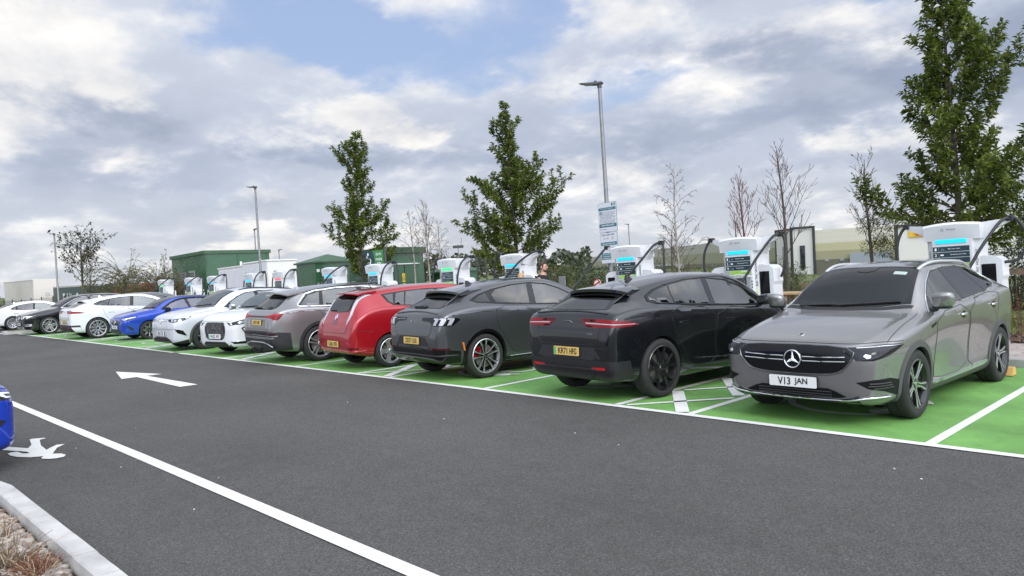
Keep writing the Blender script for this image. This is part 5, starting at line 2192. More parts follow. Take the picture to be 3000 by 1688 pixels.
def wheel_meshes(style, R, rr, w):
    key = (style, R, rr, w)
    if key in _wheels:
        return _wheels[key]
    h = w / 2
    t = MB()
    t.lathe([(rr - .004, -h + .02), (rr, -h + .004), (rr + .012, -h), (R - .035, -h - .005), (R - .012, -h + .012), (R - .002, -h + .034), (R, -h + .05),
             (R, -.012), (R - .008, -.008), (R - .008, .008), (R, .012), (R, h - .05), (R - .002, h - .034), (R - .012, h - .012),
             (R - .035, h + .005), (rr + .03, h + .004), (rr + .012, h), (rr, h - .004), (rr - .004, h - .02)], 56)
    tyre = mesh('tyre', t.v, t.f, TYRE, t.i, True, 40)
    b = MB()
    b.lathe([(.05, h - .075), (rr * .68, h - .075), (rr * .68, h - .10), (.05, h - .10)], 32, 0)
    b.lathe([(rr - .004, h - .02), (rr - .03, h - .07), (rr - .035, -h + .02), (.0, -h + .01)], 40, 1)
    ca = {'mach': .6}.get(style, 2.4)
    for k in range(5):
        a = ca + (k - 2) * .18
        b.obox((cos(a) * rr * .62, h - .085, sin(a) * rr * .62), Vector((cos(a), 0, sin(a))) * .045, Vector((-sin(a), 0, cos(a))) * .025, Vector((0, .032, 0)), 2)
    back = mesh('wheel', b.v, b.f, [BRAKE, WELL, RED if style == 'mach' else TRIM], b.i, True, 35)

    A, B, D = RIMSIL, RIMBLK, RIMGREY
    spokes, lip = [], 0
    if style == 'star5':          # five split spokes, bright faces
        lip = 0
        for k in range(5):
            spokes.append((k, 5, [(.12, -.16), (.45, -.115), (.99, -.20), (.99, .20), (.45, .115), (.12, .16)], 1, 0.0))
            spokes.append((k, 5, [(.22, -.085), (.5, -.075), (.985, -.185), (.985, -.115), (.5, -.035), (.22, -.045)], 0, .004))
            spokes.append((k, 5, [(.22, .085), (.5, .075), (.985, .185), (.985, .115), (.5, .035), (.22, .045)], 0, .004))
        mats = [A, RIMBLK]
    elif style == 'fork5':
        lip = 0
        for k in range(5):
            spokes.append((k, 5, [(.10, -.17), (.38, -.12), (.99, -.40), (.99, -.23), (.50, -.02), (.50, .02), (.99, .23), (.99, .40), (.38, .12), (.10, .17)], 0, 0))
            spokes.append((k, 5, [(.15, -.09), (.42, -.06), (.97, -.34), (.97, -.29), (.46, -.015), (.15, -.015)], 0, .004))
            spokes.append((k, 5, [(.15, .09), (.42, .06), (.97, .34), (.97, .29), (.46, .015), (.15, .015)], 0, .004))
        mats = [RIMBLK]
    elif style == 'mach':
        lip = 1
        for k in range(5):
            for sg in (-1, 1):
                spokes.append((k, 5, [(.12, sg * .03), (.30, sg * .04), (.70, sg * .10), (.985, sg * .13), (.985, sg * .40), (.80, sg * .30), (.60, sg * .18), (.30, sg * .12), (.12, sg * .12)], 1, 0))
                spokes.append((k, 5, [(.14, sg * .045), (.55, sg * .105), (.97, sg * .17), (.97, sg * .37), (.80, sg * .24), (.55, sg * .15), (.14, sg * .085)], 0, .004))
        mats = [A, RIMBLK]
    elif style == 'leaf':
        lip = 1
        for k in range(5):
            spokes.append((k, 5, [(.10, -.20), (.30, -.20), (.48, -.15), (.66, -.16), (.84, -.28), (.97, -.50), (.985, -.30), (.985, .30), (.97, .50), (.84, .28), (.66, .16), (.48, .15), (.30, .20), (.10, .20)], 0, 0))
        mats = [A, RIMGREY]
    elif style == 'twin5':
        lip = 1
        for k in range(5):
            for sg in (-1, 1):
                spokes.append((k, 5, [(.10, sg * .02), (.5, sg * .06), (.985, sg * .10), (.985, sg * .23), (.5, sg * .16), (.10, sg * .14)], 0, 0))
        mats = [A, RIMGREY]
    elif style == 'multi':
        lip = 1
        for k in range(10):
            spokes.append((k, 10, [(.12, -.07), (.40, -.045), (.985, -.17), (.985, -.06), (.55, 0), (.985, .06), (.985, .17), (.40, .045), (.12, .07)], 0, .004 if k % 2 else 0))
        mats = [A, RIMBLK]
    elif style == 'blade8':
        for k in range(8):
            spokes.append((k, 8, [(.12, -.085), (.5, -.075), (.985, -.19), (.985, .02), (.5, .05), (.12, .085)], 1, 0))
            spokes.append((k, 8, [(.36, -.06), (.6, -.075), (.97, -.17), (.97, -.03), (.6, -.01), (.36, .0)], 0, .004))
        mats = [A, RIMBLK]
    elif style == 'dark6':
        for k in range(6):
            spokes.append((k, 6, [(.10, -.14), (.5, -.10), (.985, -.22), (.985, .22), (.5, .10), (.10, .14)], 0, 0))
        mats = [RIMGREY]
    else:                          # ten plain spokes
        lip = 1
        for k in range(10):
            spokes.append((k, 10, [(.12, -.06), (.985, -.075), (.985, .075), (.12, .06)], 0, 0))
        mats = [A, RIMGREY]
    m = MB()
    lipm = 0 if lip else (1 if len(mats) > 1 else 0)
    m.lathe([(rr + .004, h - .004), (rr - .004, h + .003), (rr - .014, h), (rr - .020, h - .018), (rr - .03, h - .05)], 56, lipm)
    for k, n, poly, mi, proud in spokes:
        a = pi / 2 + 2 * pi * k / n
        pl = [(x * rr, y * rr) for x, y in poly]
        nn = len(pl)
        vs = []
        for layer in (0, 1):
            for x, y in pl:
                f = x / rr
                face = h - .012 - .030 * (1 - f) ** 1.2 + proud
                dep = face if layer else face - (.030 if proud == 0 else .010)
                X, Z = x * cos(a) - y * sin(a), x * sin(a) + y * cos(a)
                vs.append((X, dep, Z))
        fs = [tuple(range(nn)), tuple(range(nn, 2 * nn))[::-1]] + [(i, (i + 1) % nn, nn + (i + 1) % nn, nn + i) for i in range(nn)]
        m.add(vs, fs, mi)
    hub = 1 if style in ('star5', 'mach', 'blade8', 'multi') else 0
    m.lathe([(.17 * rr, h - .055), (.16 * rr, h - .036), (.14 * rr, h - .032), (0.0, h - .030)], 24, min(hub, len(mats) - 1))
    if CHROME not in mats:
        mats = mats + [CHROME]
    m.lathe([(.085 * rr, h - .036), (.08 * rr, h - .024), (.0, h - .023)], 20, len(mats) - 1)
    for k in range(5):
        a = pi / 2 + 2 * pi * (k + .5) / 5
        m.prism([(.011 * cos(q), .011 * sin(q)) for q in [i * pi / 3 for i in range(6)]], 0, .012, len(mats) - 1,
                frame_m4((cos(a) * .23 * rr, h - .045, sin(a) * .23 * rr), (1, 0, 0), (0, 0, -1)))
    rim = mesh('rim', m.v, m.f, mats, m.i, True, 25)
    _wheels[key] = (back, tyre, rim)
    return _wheels[key]


class Car:
    def __init__(c, name, label, keys, L, fa, wb, R, mpaint, loc, rz, group=None, steer=0, z=0.0, ground=.0, flare=.014, tuck=.030, lower=None, cut=.035, fine=1.0, shape=None):
        c.L, c.sc, c.fa, c.ra, c.R = L, fa + wb / 2, fa, fa + wb, R
        c.root = empty(name, (*loc, z), rz)
        tag(c.root, label, 'car', group)
        c.paint, c.panes, c.base, c.back = mpaint, [], fa + .3, L - .5
        xs = [k[0] for k in keys]
        F = [pchip(xs, [k[i] for k in keys]) for i in range(1, 7)]
        c.F = F
        st, s = [], 0.0
        while s < L - 1e-6:
            st.append(s)
            d = min(s, L - s)
            s += (.008 if d < .05 else .016 if d < .16 else .03 if d < .5 else .045)
        st.append(L)
        rings = []
        for s in st:
            W, zb, zB, Rr, zr, zt = [f(s) for f in F]
            g = max(0.0, zB - zb)
            fl = flare * (math.exp(-((s - c.fa) / .42) ** 2) + math.exp(-((s - c.ra) / .45) ** 2))
            tk = tuck * math.exp(-((s - (c.fa + c.ra) / 2) / (wb * .33)) ** 4)
            half = [(0, zb), (W * .55, zb), (W * .86, zb + .0), (W * .955 + fl * .5, zb + .10 * g), (W * .975 + fl - tk, zb + .30 * g),
                    (W * .988 + fl - tk * .8, zb + .52 * g), (W * 1.0 + fl * .6, zb + .74 * g), (W * .998, zB - .060 * min(1, g / .5)), (W * .985, zB - .022 * min(1, g / .5)), (W * .945, zB),
                    (W * .945 + (Rr - W * .945) * .20, zB + (zr - zB) * .22), (W * .945 + (Rr - W * .945) * .80, zB + (zr - zB) * .80),
                    (Rr, zr), (Rr * .86, zr + (zt - zr) * .52), (Rr * .48, zr + (zt - zr) * .90), (0, zt)]
            if shape:
                half = shape(s, half)
            full = [Vector((y, zz)) for y, zz in half] + [Vector((-y, zz)) for y, zz in half[-2:0:-1]]
            rings.append(chaikin(full, 2))
        m = len(rings[0])
        vs = [Vector((c.sc - s, p.x, p.y)) for s, r in zip(st, rings) for p in r]
        fs = []
        for i in range(len(st) - 1):
            for j in range(m):
                a, b = i * m + j, i * m + (j + 1) % m
                fs.append((a, a + m, b + m, b))
        n = len(vs)
        for r0, flip in ((0, False), ((len(st) - 1) * m, True)):
            cen = sum((vs[r0 + j] for j in range(m)), Vector()) / m
            vs.append(cen)
            ci = len(vs) - 1
            for j in range(m):
                t = (ci, r0 + j, r0 + (j + 1) % m)
                fs.append(t[::-1] if flip else t)
        c.bvh = BVHTree.FromPolygons(vs, fs)
        # cut the wheel arches
        me = mesh('body', vs, fs, [mpaint, WELL])
        tmp = bpy.data.objects.new('body', me)
        COL.objects.link(tmp)
        k = MB()
        Wm = max(q[1] for q in keys)
        for ax in (c.fa, c.ra):
            for sg in (-1, 1):
                ring = [(c.sc - ax + (R + cut) * cos(a), (R + cut) * sin(a) + R) for a in [2 * pi * q / 56 for q in range(56)]]
                y0, y1 = sorted((sg * (Wm - .36), sg * (Wm + .2)))
                nn = len(ring)
                k.add([(x, y0, zz) for x, zz in ring] + [(x, y1, zz) for x, zz in ring],
                      [tuple(range(nn))[::-1], tuple(range(nn, 2 * nn))] + [(i, (i + 1) % nn, nn + (i + 1) % nn, nn + i) for i in range(nn)], 1)
        cme = mesh('cut', k.v, k.f, [mpaint, WELL], k.i)
        cbm = bmesh.new()
        cbm.from_mesh(cme)
        bmesh.ops.recalc_face_normals(cbm, faces=cbm.faces[:])
        cbm.to_mesh(cme)
        cbm.free()
        cu = bpy.data.objects.new('cut', cme)
        COL.objects.link(cu)
        md = tmp.modifiers.new('b', 'BOOLEAN')
        md.object = cu
        md.operation = 'DIFFERENCE'
        md.solver = 'EXACT'
        dg = bpy.context.evaluated_depsgraph_get()
        dg.update()
        nm = bpy.data.meshes.new_from_object(tmp.evaluated_get(dg))
        nm.name = 'body'
        for p in nm.polygons:
            p.use_smooth = True
        nm.set_sharp_from_angle(angle=radians(50))
        bpy.data.objects.remove(tmp)
        bpy.data.objects.remove(cu)
        c.body = link('body', nm, c.root)
        c.W = Wm

    def carve(c, clear=False):
        """hollow the cabin, open the window apertures and fit seats, dash and wheel"""
        s0, s1 = c.base + .05, min(c.back - .02, c.L - .22)
        n = 26
        rings = []
        for k in range(n + 1):
            s = s0 + (s1 - s0) * k / n
            W, zb, zB, Rr, zr, zt = [f(s) for f in c.F]
            zt2, zr2 = zt - .045, zr - .04
            fl = min(.46, zt2 - .10)
            by = W * .945 - .055
            half = [(0, fl), (by * .93, fl), (by, fl + .05), (by, min(zB, zr2 - .02)), (max(.2, Rr - .05), zr2), (max(.15, Rr * .5), zt2 - .004), (0, zt2)]
            rings.append([(y, z) for y, z in half] + [(-y, z) for y, z in half[-2:0:-1]])
        m = len(rings[0])
        kv = [(c.sc - (s0 + (s1 - s0) * i / n), y, z) for i, r in enumerate(rings) for y, z in r]
        kf = [(i * m + j, i * m + (j + 1) % m, (i + 1) * m + (j + 1) % m, (i + 1) * m + j) for i in range(n) for j in range(m)]
        kf += [tuple(range(m)), tuple(range(n * m, n * m + m))[::-1]]
        sl = MB()
        for mode, poly in c.panes:
            v2, fs = fill_poly(poly, .09)
            hits = [c.hit(mode, q.x, q.y) for q in v2]
            for sg in ((1, -1) if mode == 'side' else (1,)):
                fl = lambda v: Vector((v.x, sg * v.y, v.z))
                q = len(hits)
                vs = [fl(p + nn * .05) for p, nn in hits] + [fl(p - nn * .085) for p, nn in hits]
                out = []
                for f in fs:
                    a, b, d = (hits[i][0] for i in f)
                    if (b - a).cross(d - a).dot(hits[f[0]][1]) < 0:
                        f = f[::-1]
                    out.append(f)
                faces = out + [tuple(i + q for i in f[::-1]) for f in out] + [(b, a, a + q, b + q) for a, b in boundary_edges(out)]
                sl.add(vs, [f if sg > 0 else f[::-1] for f in faces], 1)
        cut = []
        for vs, fs in ((kv, kf), (sl.v, sl.f)):
            me = mesh('cut', vs, fs, [c.paint, WELL], [1] * len(fs))
            bm = bmesh.new()
            bm.from_mesh(me)
            bmesh.ops.recalc_face_normals(bm, faces=bm.faces[:])
            bm.to_mesh(me)
            bm.free()
            o = bpy.data.objects.new('cut', me)
            COL.objects.link(o)
            md = c.body.modifiers.new('b', 'BOOLEAN')
            md.object, md.operation, md.solver = o, 'DIFFERENCE', 'EXACT'
            cut.append(o)
        dg = bpy.context.evaluated_depsgraph_get()
        dg.update()
        nm = bpy.data.meshes.new_from_object(c.body.evaluated_get(dg))
        nm.name = 'body'
        for p in nm.polygons:
            p.use_smooth = True
        nm.set_sharp_from_angle(angle=radians(45))
        c.body.modifiers.clear()
        c.body.data = nm
        for o in cut:
            bpy.data.objects.remove(o)
        # furniture
        H = max(k for k in (c.F[5](c.L * .5),))
        kz = H / 1.58
        wy = c.W * .40
        d = MB()
        superell(d, (c.sc - c.base - .30, 0, c.F[2](c.base + .2) - .17), (.30, c.W * .80, .15), .5, 18, 8)
        d.build('dashboard', DASHM, c.root, True, 60)
        st = MB()
        cx, cz = c.sc - c.base - .66, c.F[2](c.base + .5) - .04
        ring = [Vector((cx - .07 * sin(a), -wy + .185 * cos(a), cz + .17 * sin(a))) for a in [2 * pi * k / 20 for k in range(21)]]
        st.tube(ring, .015, 6, 0, False)
        st.tube([(cx + .05, -wy, cz - .03), (cx, -wy - .17, cz)], .014, 5)
        st.tube([(cx + .05, -wy, cz - .03), (cx, -wy + .17, cz)], .014, 5)
        st.tube([(cx + .18, -wy, cz - .06), (cx, -wy, cz)], .035, 6)
        st.build('steering_wheel', DASHM, c.root, True, 60)
        fr_s = c.base + 1.12
        for s, ys in ((fr_s, (wy, -wy)), (min(fr_s + .88, c.back - .35), (wy, -wy))):
            for y in ys:
                b = MB()
                superell(b, (c.sc - s, y, .82 * kz), (.085, .235, .30 * kz), .6, 14, 10, 0, lambda a, q, z: (a - z * .25, q, z))
                superell(b, (c.sc - s + .27, y, .55 * kz), (.26, .24, .09), .6, 14, 8)
                o = b.build('seat', SEATM, c.root, True, 60)
                hd = MB()
                superell(hd, (c.sc - s - .10, y, 1.19 * kz), (.045, .125, .085), .7, 12, 8)
                hd.tube([(c.sc - s - .085, y, 1.02 * kz), (c.sc - s - .10, y, 1.15 * kz)], .03, 6)
                hd.build('headrest', SEATM, o, True, 60)

    # -- projection of 2-D outlines onto the body
    def ray(c, mode, u, v):
        if mode == 'side':
            return Vector((c.sc - u, 3, v)), Vector((0, -1, 0))
        if mode == 'front':
            return Vector((6, u, v)), Vector((-1, 0, 0))
        if mode == 'rear':
            return Vector((-6, u, v)), Vector((1, 0, 0))
        if mode == 'top':
            return Vector((c.sc - u, v, 4)), Vector((0, 0, -1))
        if mode in ('fc', 'rc'):            # u = arc in metres x 1 about a vertical axis 1 m inside the bumper
            a = u
            sgn = 1 if mode == 'fc' else -1
            ax = c.sc - 1.0 if mode == 'fc' else c.sc - (c.L - 1.0)
            d = Vector((cos(a) * sgn, sin(a), 0))
            return Vector((ax, 0, v)) + d * 4, -d

    def hit(c, mode, u, v):
        o, d = c.ray(mode, u, v)
        p, n, i, t = c.bvh.ray_cast(o, d)
        if p is None:
            p, n, i, t = c.bvh.find_nearest(o + d * (3 - c.W if mode == 'side' else 4))
        if n.dot(d) > 0:
            n = -n
        return p, n

    def panel(c, name, mode, poly, m, off=.003, th=.008, sm=0, res=.035, mirror=None, parent=None, holes=(), label=None, both=True):
        poly = [Vector((p[0], p[1])) for p in poly]
        if name in ('windscreen', 'rear_window') and not holes:
            cen = sum(poly, Vector((0, 0))) / len(poly)
            f = .92 if name == 'windscreen' else .88
            inner = [cen + (p - cen) * f for p in poly]
            c.panes.append((mode, inner))
            c.panel('screen_border', mode, poly, GLOSS, off, th, 0, res, False, None, [inner])
            if name == 'windscreen' and mode == 'top':
                c.base = min(p.x for p in inner)
            if name == 'rear_window':
                c.back = max(p.x for p in inner) if mode == 'top' else c.L - .22
            return c.panel(name, mode, inner, SCREENG if name == 'windscreen' else PRIVG, .002, .0, 0, res, False, None, [[(9, 9)]])
        if name == 'side_window':
            c.panes.append((mode, poly))
        if mode in ('fc', 'rc'):
            poly = [Vector((radians(p.x), p.y)) for p in poly]
        if sm:
            poly = chaikin(poly, sm)
        vs2, fs = fill_poly(poly, res, holes)
        P, Nn = [], []
        for q in vs2:
            p, n = c.hit(mode, q.x, q.y)
            P.append(p + n * off)
            Nn.append(n)
        dirv = c.ray(mode, vs2[0].x, vs2[0].y)[1]
        out = []
        for f in fs:
            a, b, d = P[f[0]], P[f[1]], P[f[2]]
            nn = (b - a).cross(d - a)
            if nn.dot(Nn[f[0]]) < 0:
                f = f[::-1]
            out.append(f)
        n0 = len(P)
        extra = []
        for a, b in boundary_edges(out):
            i = len(P)
            P += [P[a] - Nn[a] * (off + th), P[b] - Nn[b] * (off + th)]
            extra.append((b, a, i, i + 1))
        fs = out + extra
        objs = []
        par = parent if parent is not None else c.root
        if mirror is None:
            mirror = both and (mode == 'side' or min(p.x for p in poly) > .0 and mode != 'top' or (mode == 'top' and min(p.y for p in poly) > 0))
        o = link(name, mesh(name, P, fs, m, None, True, 50), par)
        objs.append(o)
        if mirror:
            mp = par
            if parent is not None and parent in getattr(c, 'mirrors', {}):
                mp = c.mirrors[parent]
            o2 = link(name, mesh(name, [Vector((p.x, -p.y, p.z)) for p in P], [f[::-1] for f in fs], m, None, True, 50), mp)
            if not hasattr(c, 'mirrors'):
                c.mirrors = {}
            c.mirrors[o] = o2
            objs.append(o2)
        if label:
            for q in objs:
                q['label'] = label
        return o

    def line(c, name, mode, pts, m, r=.005, off=.0, sm=0, closed=False, mirror=True, parent=None, res=.04, seg=6):
        """thin trim strip or shut line following the body; pts may hold several polylines"""
        many = pts if isinstance(pts[0][0], (list, tuple)) else [pts]
        first = None
        for pl in many:
            pl = [Vector((radians(p[0]) if mode in ('fc', 'rc') else p[0], p[1])) for p in pl]
            if sm:
                pl = catmull(pl + ([pl[0]] if closed else []), 6)
            elif closed:
                pl = pl + [pl[0]]
            pl = densify(pl, res, False)
            q = []
            for p in pl:
                h, n = c.hit(mode, p.x, p.y)
                q.append(h + n * off)
            for sg in ((1, -1) if mirror else (1,)):
                mb = MB()
                mb.tube([Vector((p.x, sg * p.y, p.z)) for p in q], r, seg)
                o = mb.build(name, m, parent if parent is not None else c.root, True, 60)
                first = first or o
        return first

    def wheels(c, style, rr, w=.235, inset=.012, steer=0, cap=None):
        back, tyre, rim = wheel_meshes(style, c.R, rr, w)
        Wy = {}
        for ax in (c.fa, c.ra):
            for sg in (1, -1):
                y = c.F[0](ax) - w / 2 - inset
                st = steer if ax == c.fa else 0
                o = link('wheel', back, c.root, (c.sc - ax, sg * y, c.R), (0, RND.uniform(-.6, .6), st + (0 if sg > 0 else pi)))
                link('tyre', tyre, o)
                link('rim', rim, o)

    def arch(c, m, width=.06, off=.006, gap=.022, low=.2, name='wheel_arch_trim', zmin=None):
        for ax in (c.fa, c.ra):
            r0, r1 = c.R + gap, c.R + gap + width
            zm = zmin if zmin is not None else .24
            a0 = math.asin(max(-1, (zm - c.R) / r1))
            a1 = math.asin(max(-1, (zm - c.R) / r0))
            outer = [(ax + r1 * cos(a), c.R + r1 * sin(a)) for a in [a0 + (pi - 2 * a0) * k / 26 for k in range(27)]]
            inner = [(ax + r0 * cos(a), c.R + r0 * sin(a)) for a in [a1 + (pi - 2 * a1) * k / 26 for k in range(27)]]
            c.panel(name, 'side', outer + inner[::-1], m, off, .03, 0, .03)

    def mirrors_(c, s, z, y, m, size=(.075, .115, .075), stalk=(.0, -.05)):
        for sg in (1, -1):
            mb = MB()
            x = c.sc - s
            superell(mb, (x, sg * (y + .10), z), size, .62, 16, 10, 0, lambda a, b, d: (a + d * .25 - abs(b) * .15, b, d + b * sg * .12))
            superell(mb, (x - .012, sg * (y + .095), z - size[2] * .72), (size[0] * .8, size[1] * .85, size[2] * .36), .7, 14, 8, 1)
            mb.tube([(x - .02, sg * (y - .03), z - size[2] - .02), (x - .02, sg * (y + .03), z - size[2] - .01), (x - .015, sg * (y + .08), z - .04)], [.030, .026, .022], 8, 1)
            o = mb.build('door_mirror', [m, BLACK], c.root, True, 40)
            g = MB()
            g.obox((x - size[0] * .86, sg * (y + .10), z), (.006, 0, 0), (0, size[1] * .72, 0), (0, 0, size[2] * .68))
            g.build('mirror_glass', GLASS, o)

    def plate(c, txt, front, z, m=None, y=0.0, tilt=0.0, w=.52, h=.112, off=.014, green=False):
        mode = 'front' if front else 'rear'
        p, n = c.hit(mode, y, z)
        sg = 1 if front else -1
        nx = Vector((sg * cos(tilt), 0, sin(tilt)))
        up = Vector((-sg * sin(tilt), 0, cos(tilt)))
        rt = up.cross(nx)              # to the reader's right
        o = p + nx * off
        fr = frame_m4(o, rt, up)
        mb = MB()
        rc = .012
        poly = [(sx * (w / 2 - rc) + rc * cos(a), sy * (h / 2 - rc) + rc * sin(a)) for sx, sy, a0 in ((1, 1, 0), (-1, 1, pi / 2), (-1, -1, pi), (1, -1, 1.5 * pi)) for a in (a0, a0 + pi / 4, a0 + pi / 2)]
        mb.prism([(a * 1.02, b * 1.06) for a, b in poly], -.012, -.001, 1, fr)
        mb.prism(poly, -.008, .002, 0, fr)
        if green:
            mb.prism([(-w / 2 + .006, -h / 2 + .008), (-w / 2 + .05, -h / 2 + .008), (-w / 2 + .05, h / 2 - .008), (-w / 2 + .006, h / 2 - .008)], .002, .0032, 2, fr)
        pl = mb.build('number_plate', [m or (PLATEW if front else PLATEY), BLACK, PLATEG], c.root)
        sh = .025 if green else 0
        cw = .050
        words = txt.split(' ')
        x = sh - (sum(len(q) for q in words) + .7 * (len(words) - 1)) * cw / 2
        for q in words:
            t = MB()
            ww = cw * len(q) - .008
            text_into(t, q, ww, h * .70, fr @ Matrix.Translation((x + cw * len(q) / 2, 0, .0045)), 0, .020)
            t.build('plate_lettering', LETTER, pl)
            x += cw * (len(q) + .7)
        return pl

    def spoiler(c, s0, s1, w0, w1, z0, z1, m, th=.05, crown=.035, sag=.0):
        mb = MB()
        ny = 14
        vs = []
        for lay in (0, 1):
            for i, (s, w, z) in enumerate(((s0, w0, z0), (s0 * .4 + s1 * .6, w0 * .4 + w1 * .6, z0 * .4 + z1 * .6 + .006), (s1, w1, z1))):
                for j in range(ny + 1):
                    q = -1 + 2 * j / ny
                    t = th * (.5 if i == 2 else .8 if i == 1 else 1) if lay else 0
                    vs.append((c.sc - (s - (.09 * q ** 4 if i == 2 else 0)), w * q, z - crown * q * q - sag * abs(q) ** 6 - t))
        r = ny + 1
        fs = []
        for i in range(2):
            for j in range(ny):
                a = i * r + j
                fs.append((a, a + 1, a + r + 1, a + r))
                b = 3 * r + a
                fs.append((b, b + r, b + r + 1, b + 1))
        for j in range(ny):
            a = 2 * r + j
            fs.append((a, a + 1, a + 1 + 3 * r, a + 3 * r))
            fs.append((j, j + 3 * r, j + 1 + 3 * r, j + 1))
        for i in range(2):
            a = i * r
            fs.append((a, a + r, a + r + 3 * r, a + 3 * r))
            a = i * r + ny
            fs.append((a, a + 3 * r, a + 4 * r, a + r))
        mb.add(vs, fs)
        return mb.build('roof_spoiler', m, c.root, True, 40)

    def fin(c, s, m, l=.16, h=.06, y=0):
        p, n = c.hit('top', s, y)
        mb = MB()
        vs, x, z = [], p.x, p.z - .006
        prof = [(l * .5, 0, .02), (l * .1, h * .45, .016), (-l * .22, h * .95, .010), (-l * .42, h, .007), (-l * .5, h * .6, .009), (-l * .5, 0, .02)]
        nn = len(prof)
        vs = [(x + a, y + w, z + b) for a, b, w in prof] + [(x + a, y - w, z + b) for a, b, w in prof]
        fs = [tuple(range(nn)), tuple(range(nn, 2 * nn))[::-1]] + [(i, i + nn, (i + 1) % nn + nn, (i + 1) % nn) for i in range(nn)]
        mb.add(vs, fs)
        return mb.build('roof_antenna', m, c.root, True, 50)

    def rails(c, s0, s1, y, m, h=.028, r=.014):
        for sg in (1, -1):
            mb = MB()
            n = 16
            pts = []
            for k in range(n + 1):
                t = k / n
                s = s0 + (s1 - s0) * t
                p, _ = c.hit('top', s, y - .03 * (1 - min(1, 4 * t * (1 - t))))
                lift = h * min(1.0, 6 * t, 6 * (1 - t))
                pts.append(Vector((p.x, sg * p.y, p.z + lift)))
            mb.tube(pts, r, 8)
            mb.build('roof_rail', m, c.root, True, 50)

    def handle(c, pts, m, r=(.10, .018, .016), parent=None, off=.018):
        for s, z in pts:
            p, n = c.hit('side', s, z)
            for sg in (1, -1):
                mb = MB()
                superell(mb, (p.x, sg * (p.y + off), p.z), r, .7, 14, 8)
                mb.build('door_handle', m, c.root, True, 50)

    def doors(c, polys, sm=1):
        """painted door skins with dark shut lines round them"""
        for poly in polys:
            c.panel('door', 'side', poly, c.paint, .0015, .004, sm, .06)
            q = chaikin([Vector(p) for p in poly], sm)
            c.line('door_seam', 'side', [tuple(p) for p in q], BLACK, .0045, .0, 0, True)

    def wiper(c, mode, pts, m=BLACK, r=.009, off=.014):
        return c.line('wiper', mode, pts, m, r, off, 0, False, False)

    def text(c, name, txt, mode, u, v, w, h, m, tilt=0.0, bold=.0, off=.004):
        p, n = c.hit(mode, u, v)
        sg = 1 if mode == 'front' else -1
        nx = Vector((sg * cos(tilt), 0, sin(tilt)))
        up = Vector((-sg * sin(tilt), 0, cos(tilt)))
        fr = frame_m4(p + nx * off, up.cross(nx), up)
        t = MB()
        text_into(t, txt, w, h, fr, 0, bold)
        return t.build(name, m, c.root)

# ------------------------------------------------------------------ the cars
def scaled(keys, fl, fw, fz):
    return [(k[0] * fl, k[1] * fw, k[2] * fz, k[3] * fz, k[4] * fw, k[5] * fz, k[6] * fz) for k in keys]


def mir(pts):
    """close a half outline (given for y >= 0, top to bottom) over the centre line"""
    return [(y, z) for y, z in pts] + [(-y, z) for y, z in pts[::-1] if abs(y) > 1e-6]


def glasshouse(c, dlo, panes, sm=1, privacy=True):
    c.panel('window_surround', 'side', dlo, GLOSS, .0025, .004, sm, .05, None, None, panes)
    for i, p in enumerate(panes):
        c.panel('side_window', 'side', p, PRIVG if (i and privacy) else CLEARG, .001, .0, 0, .06)


INTAKE = mat('intake_black', (.004, .004, .0045), .5, spec=.2)
GREYPAINT = paint('mountain_grey', (.235, .23, .23), .65, .27)
NAVYBLACK = paint('black', (.0065, .007, .009), .2, .2)
CARBON = paint('carbonised_grey', (.095, .098, .104), .7, .28)
REDPAINT = paint('red', (.34, .006, .014), .25, .25)
ETRON = paint('typhoon_grey', (.30, .295, .30), .7, .28)
WHITEP = paint('pearl_white', (.66, .67, .69), .05, .28)
SILVERW = paint('glacier_white', (.60, .62, .66), .25, .28)
BLUEP = paint('blue', (.010, .055, .42), .35, .25)
CLADGREY = mat('clad_grey', (.060, .060, .060), .5, vary=(9, .15))

# ---- grey electric crossover, nose towards the road
EQA = [(0, .58, .34, .68, .44, .725, .745), (.02, .70, .285, .72, .54, .775, .80), (.06, .785, .25, .755, .62, .81, .838), (.13, .835, .23, .785, .67, .84, .868),
       (.25, .868, .21, .82, .70, .872, .905), (.45, .893, .20, .87, .73, .922, .958), (.8, .908, .19, .935, .74, .99, 1.025), (1.15, .912, .185, .995, .73, 1.05, 1.082),
       (1.28, .913, .185, 1.02, .71, 1.115, 1.145), (1.6, .914, .185, 1.055, .655, 1.32, 1.372), (1.9, .915, .185, 1.08, .61, 1.460, 1.518), (2.15, .915, .185, 1.095, .59, 1.508, 1.570),
       (2.5, .915, .185, 1.11, .59, 1.53, 1.59), (3.0, .915, .185, 1.135, .585, 1.52, 1.59), (3.5, .912, .19, 1.175, .565, 1.475, 1.555), (3.85, .905, .20, 1.20, .545, 1.405, 1.49),
       (4.08, .890, .215, 1.185, .54, 1.32, 1.40), (4.28, .86, .24, 1.11, .58, 1.16, 1.20), (4.38, .82, .28, 1.0, .62, 1.04, 1.06), (4.44, .76, .33, .88, .58, .92, .94), (4.463, .68, .40, .74, .50, .78, .80)]



def hood_crease(c, s0, s1, y0, y1):
    c.line('bonnet_seam', 'top', [(s0, y0), ((s0 + s1) / 2, y0 * .35 + y1 * .65), (s1, y1)], BLACK, .0045, -.001, 2)


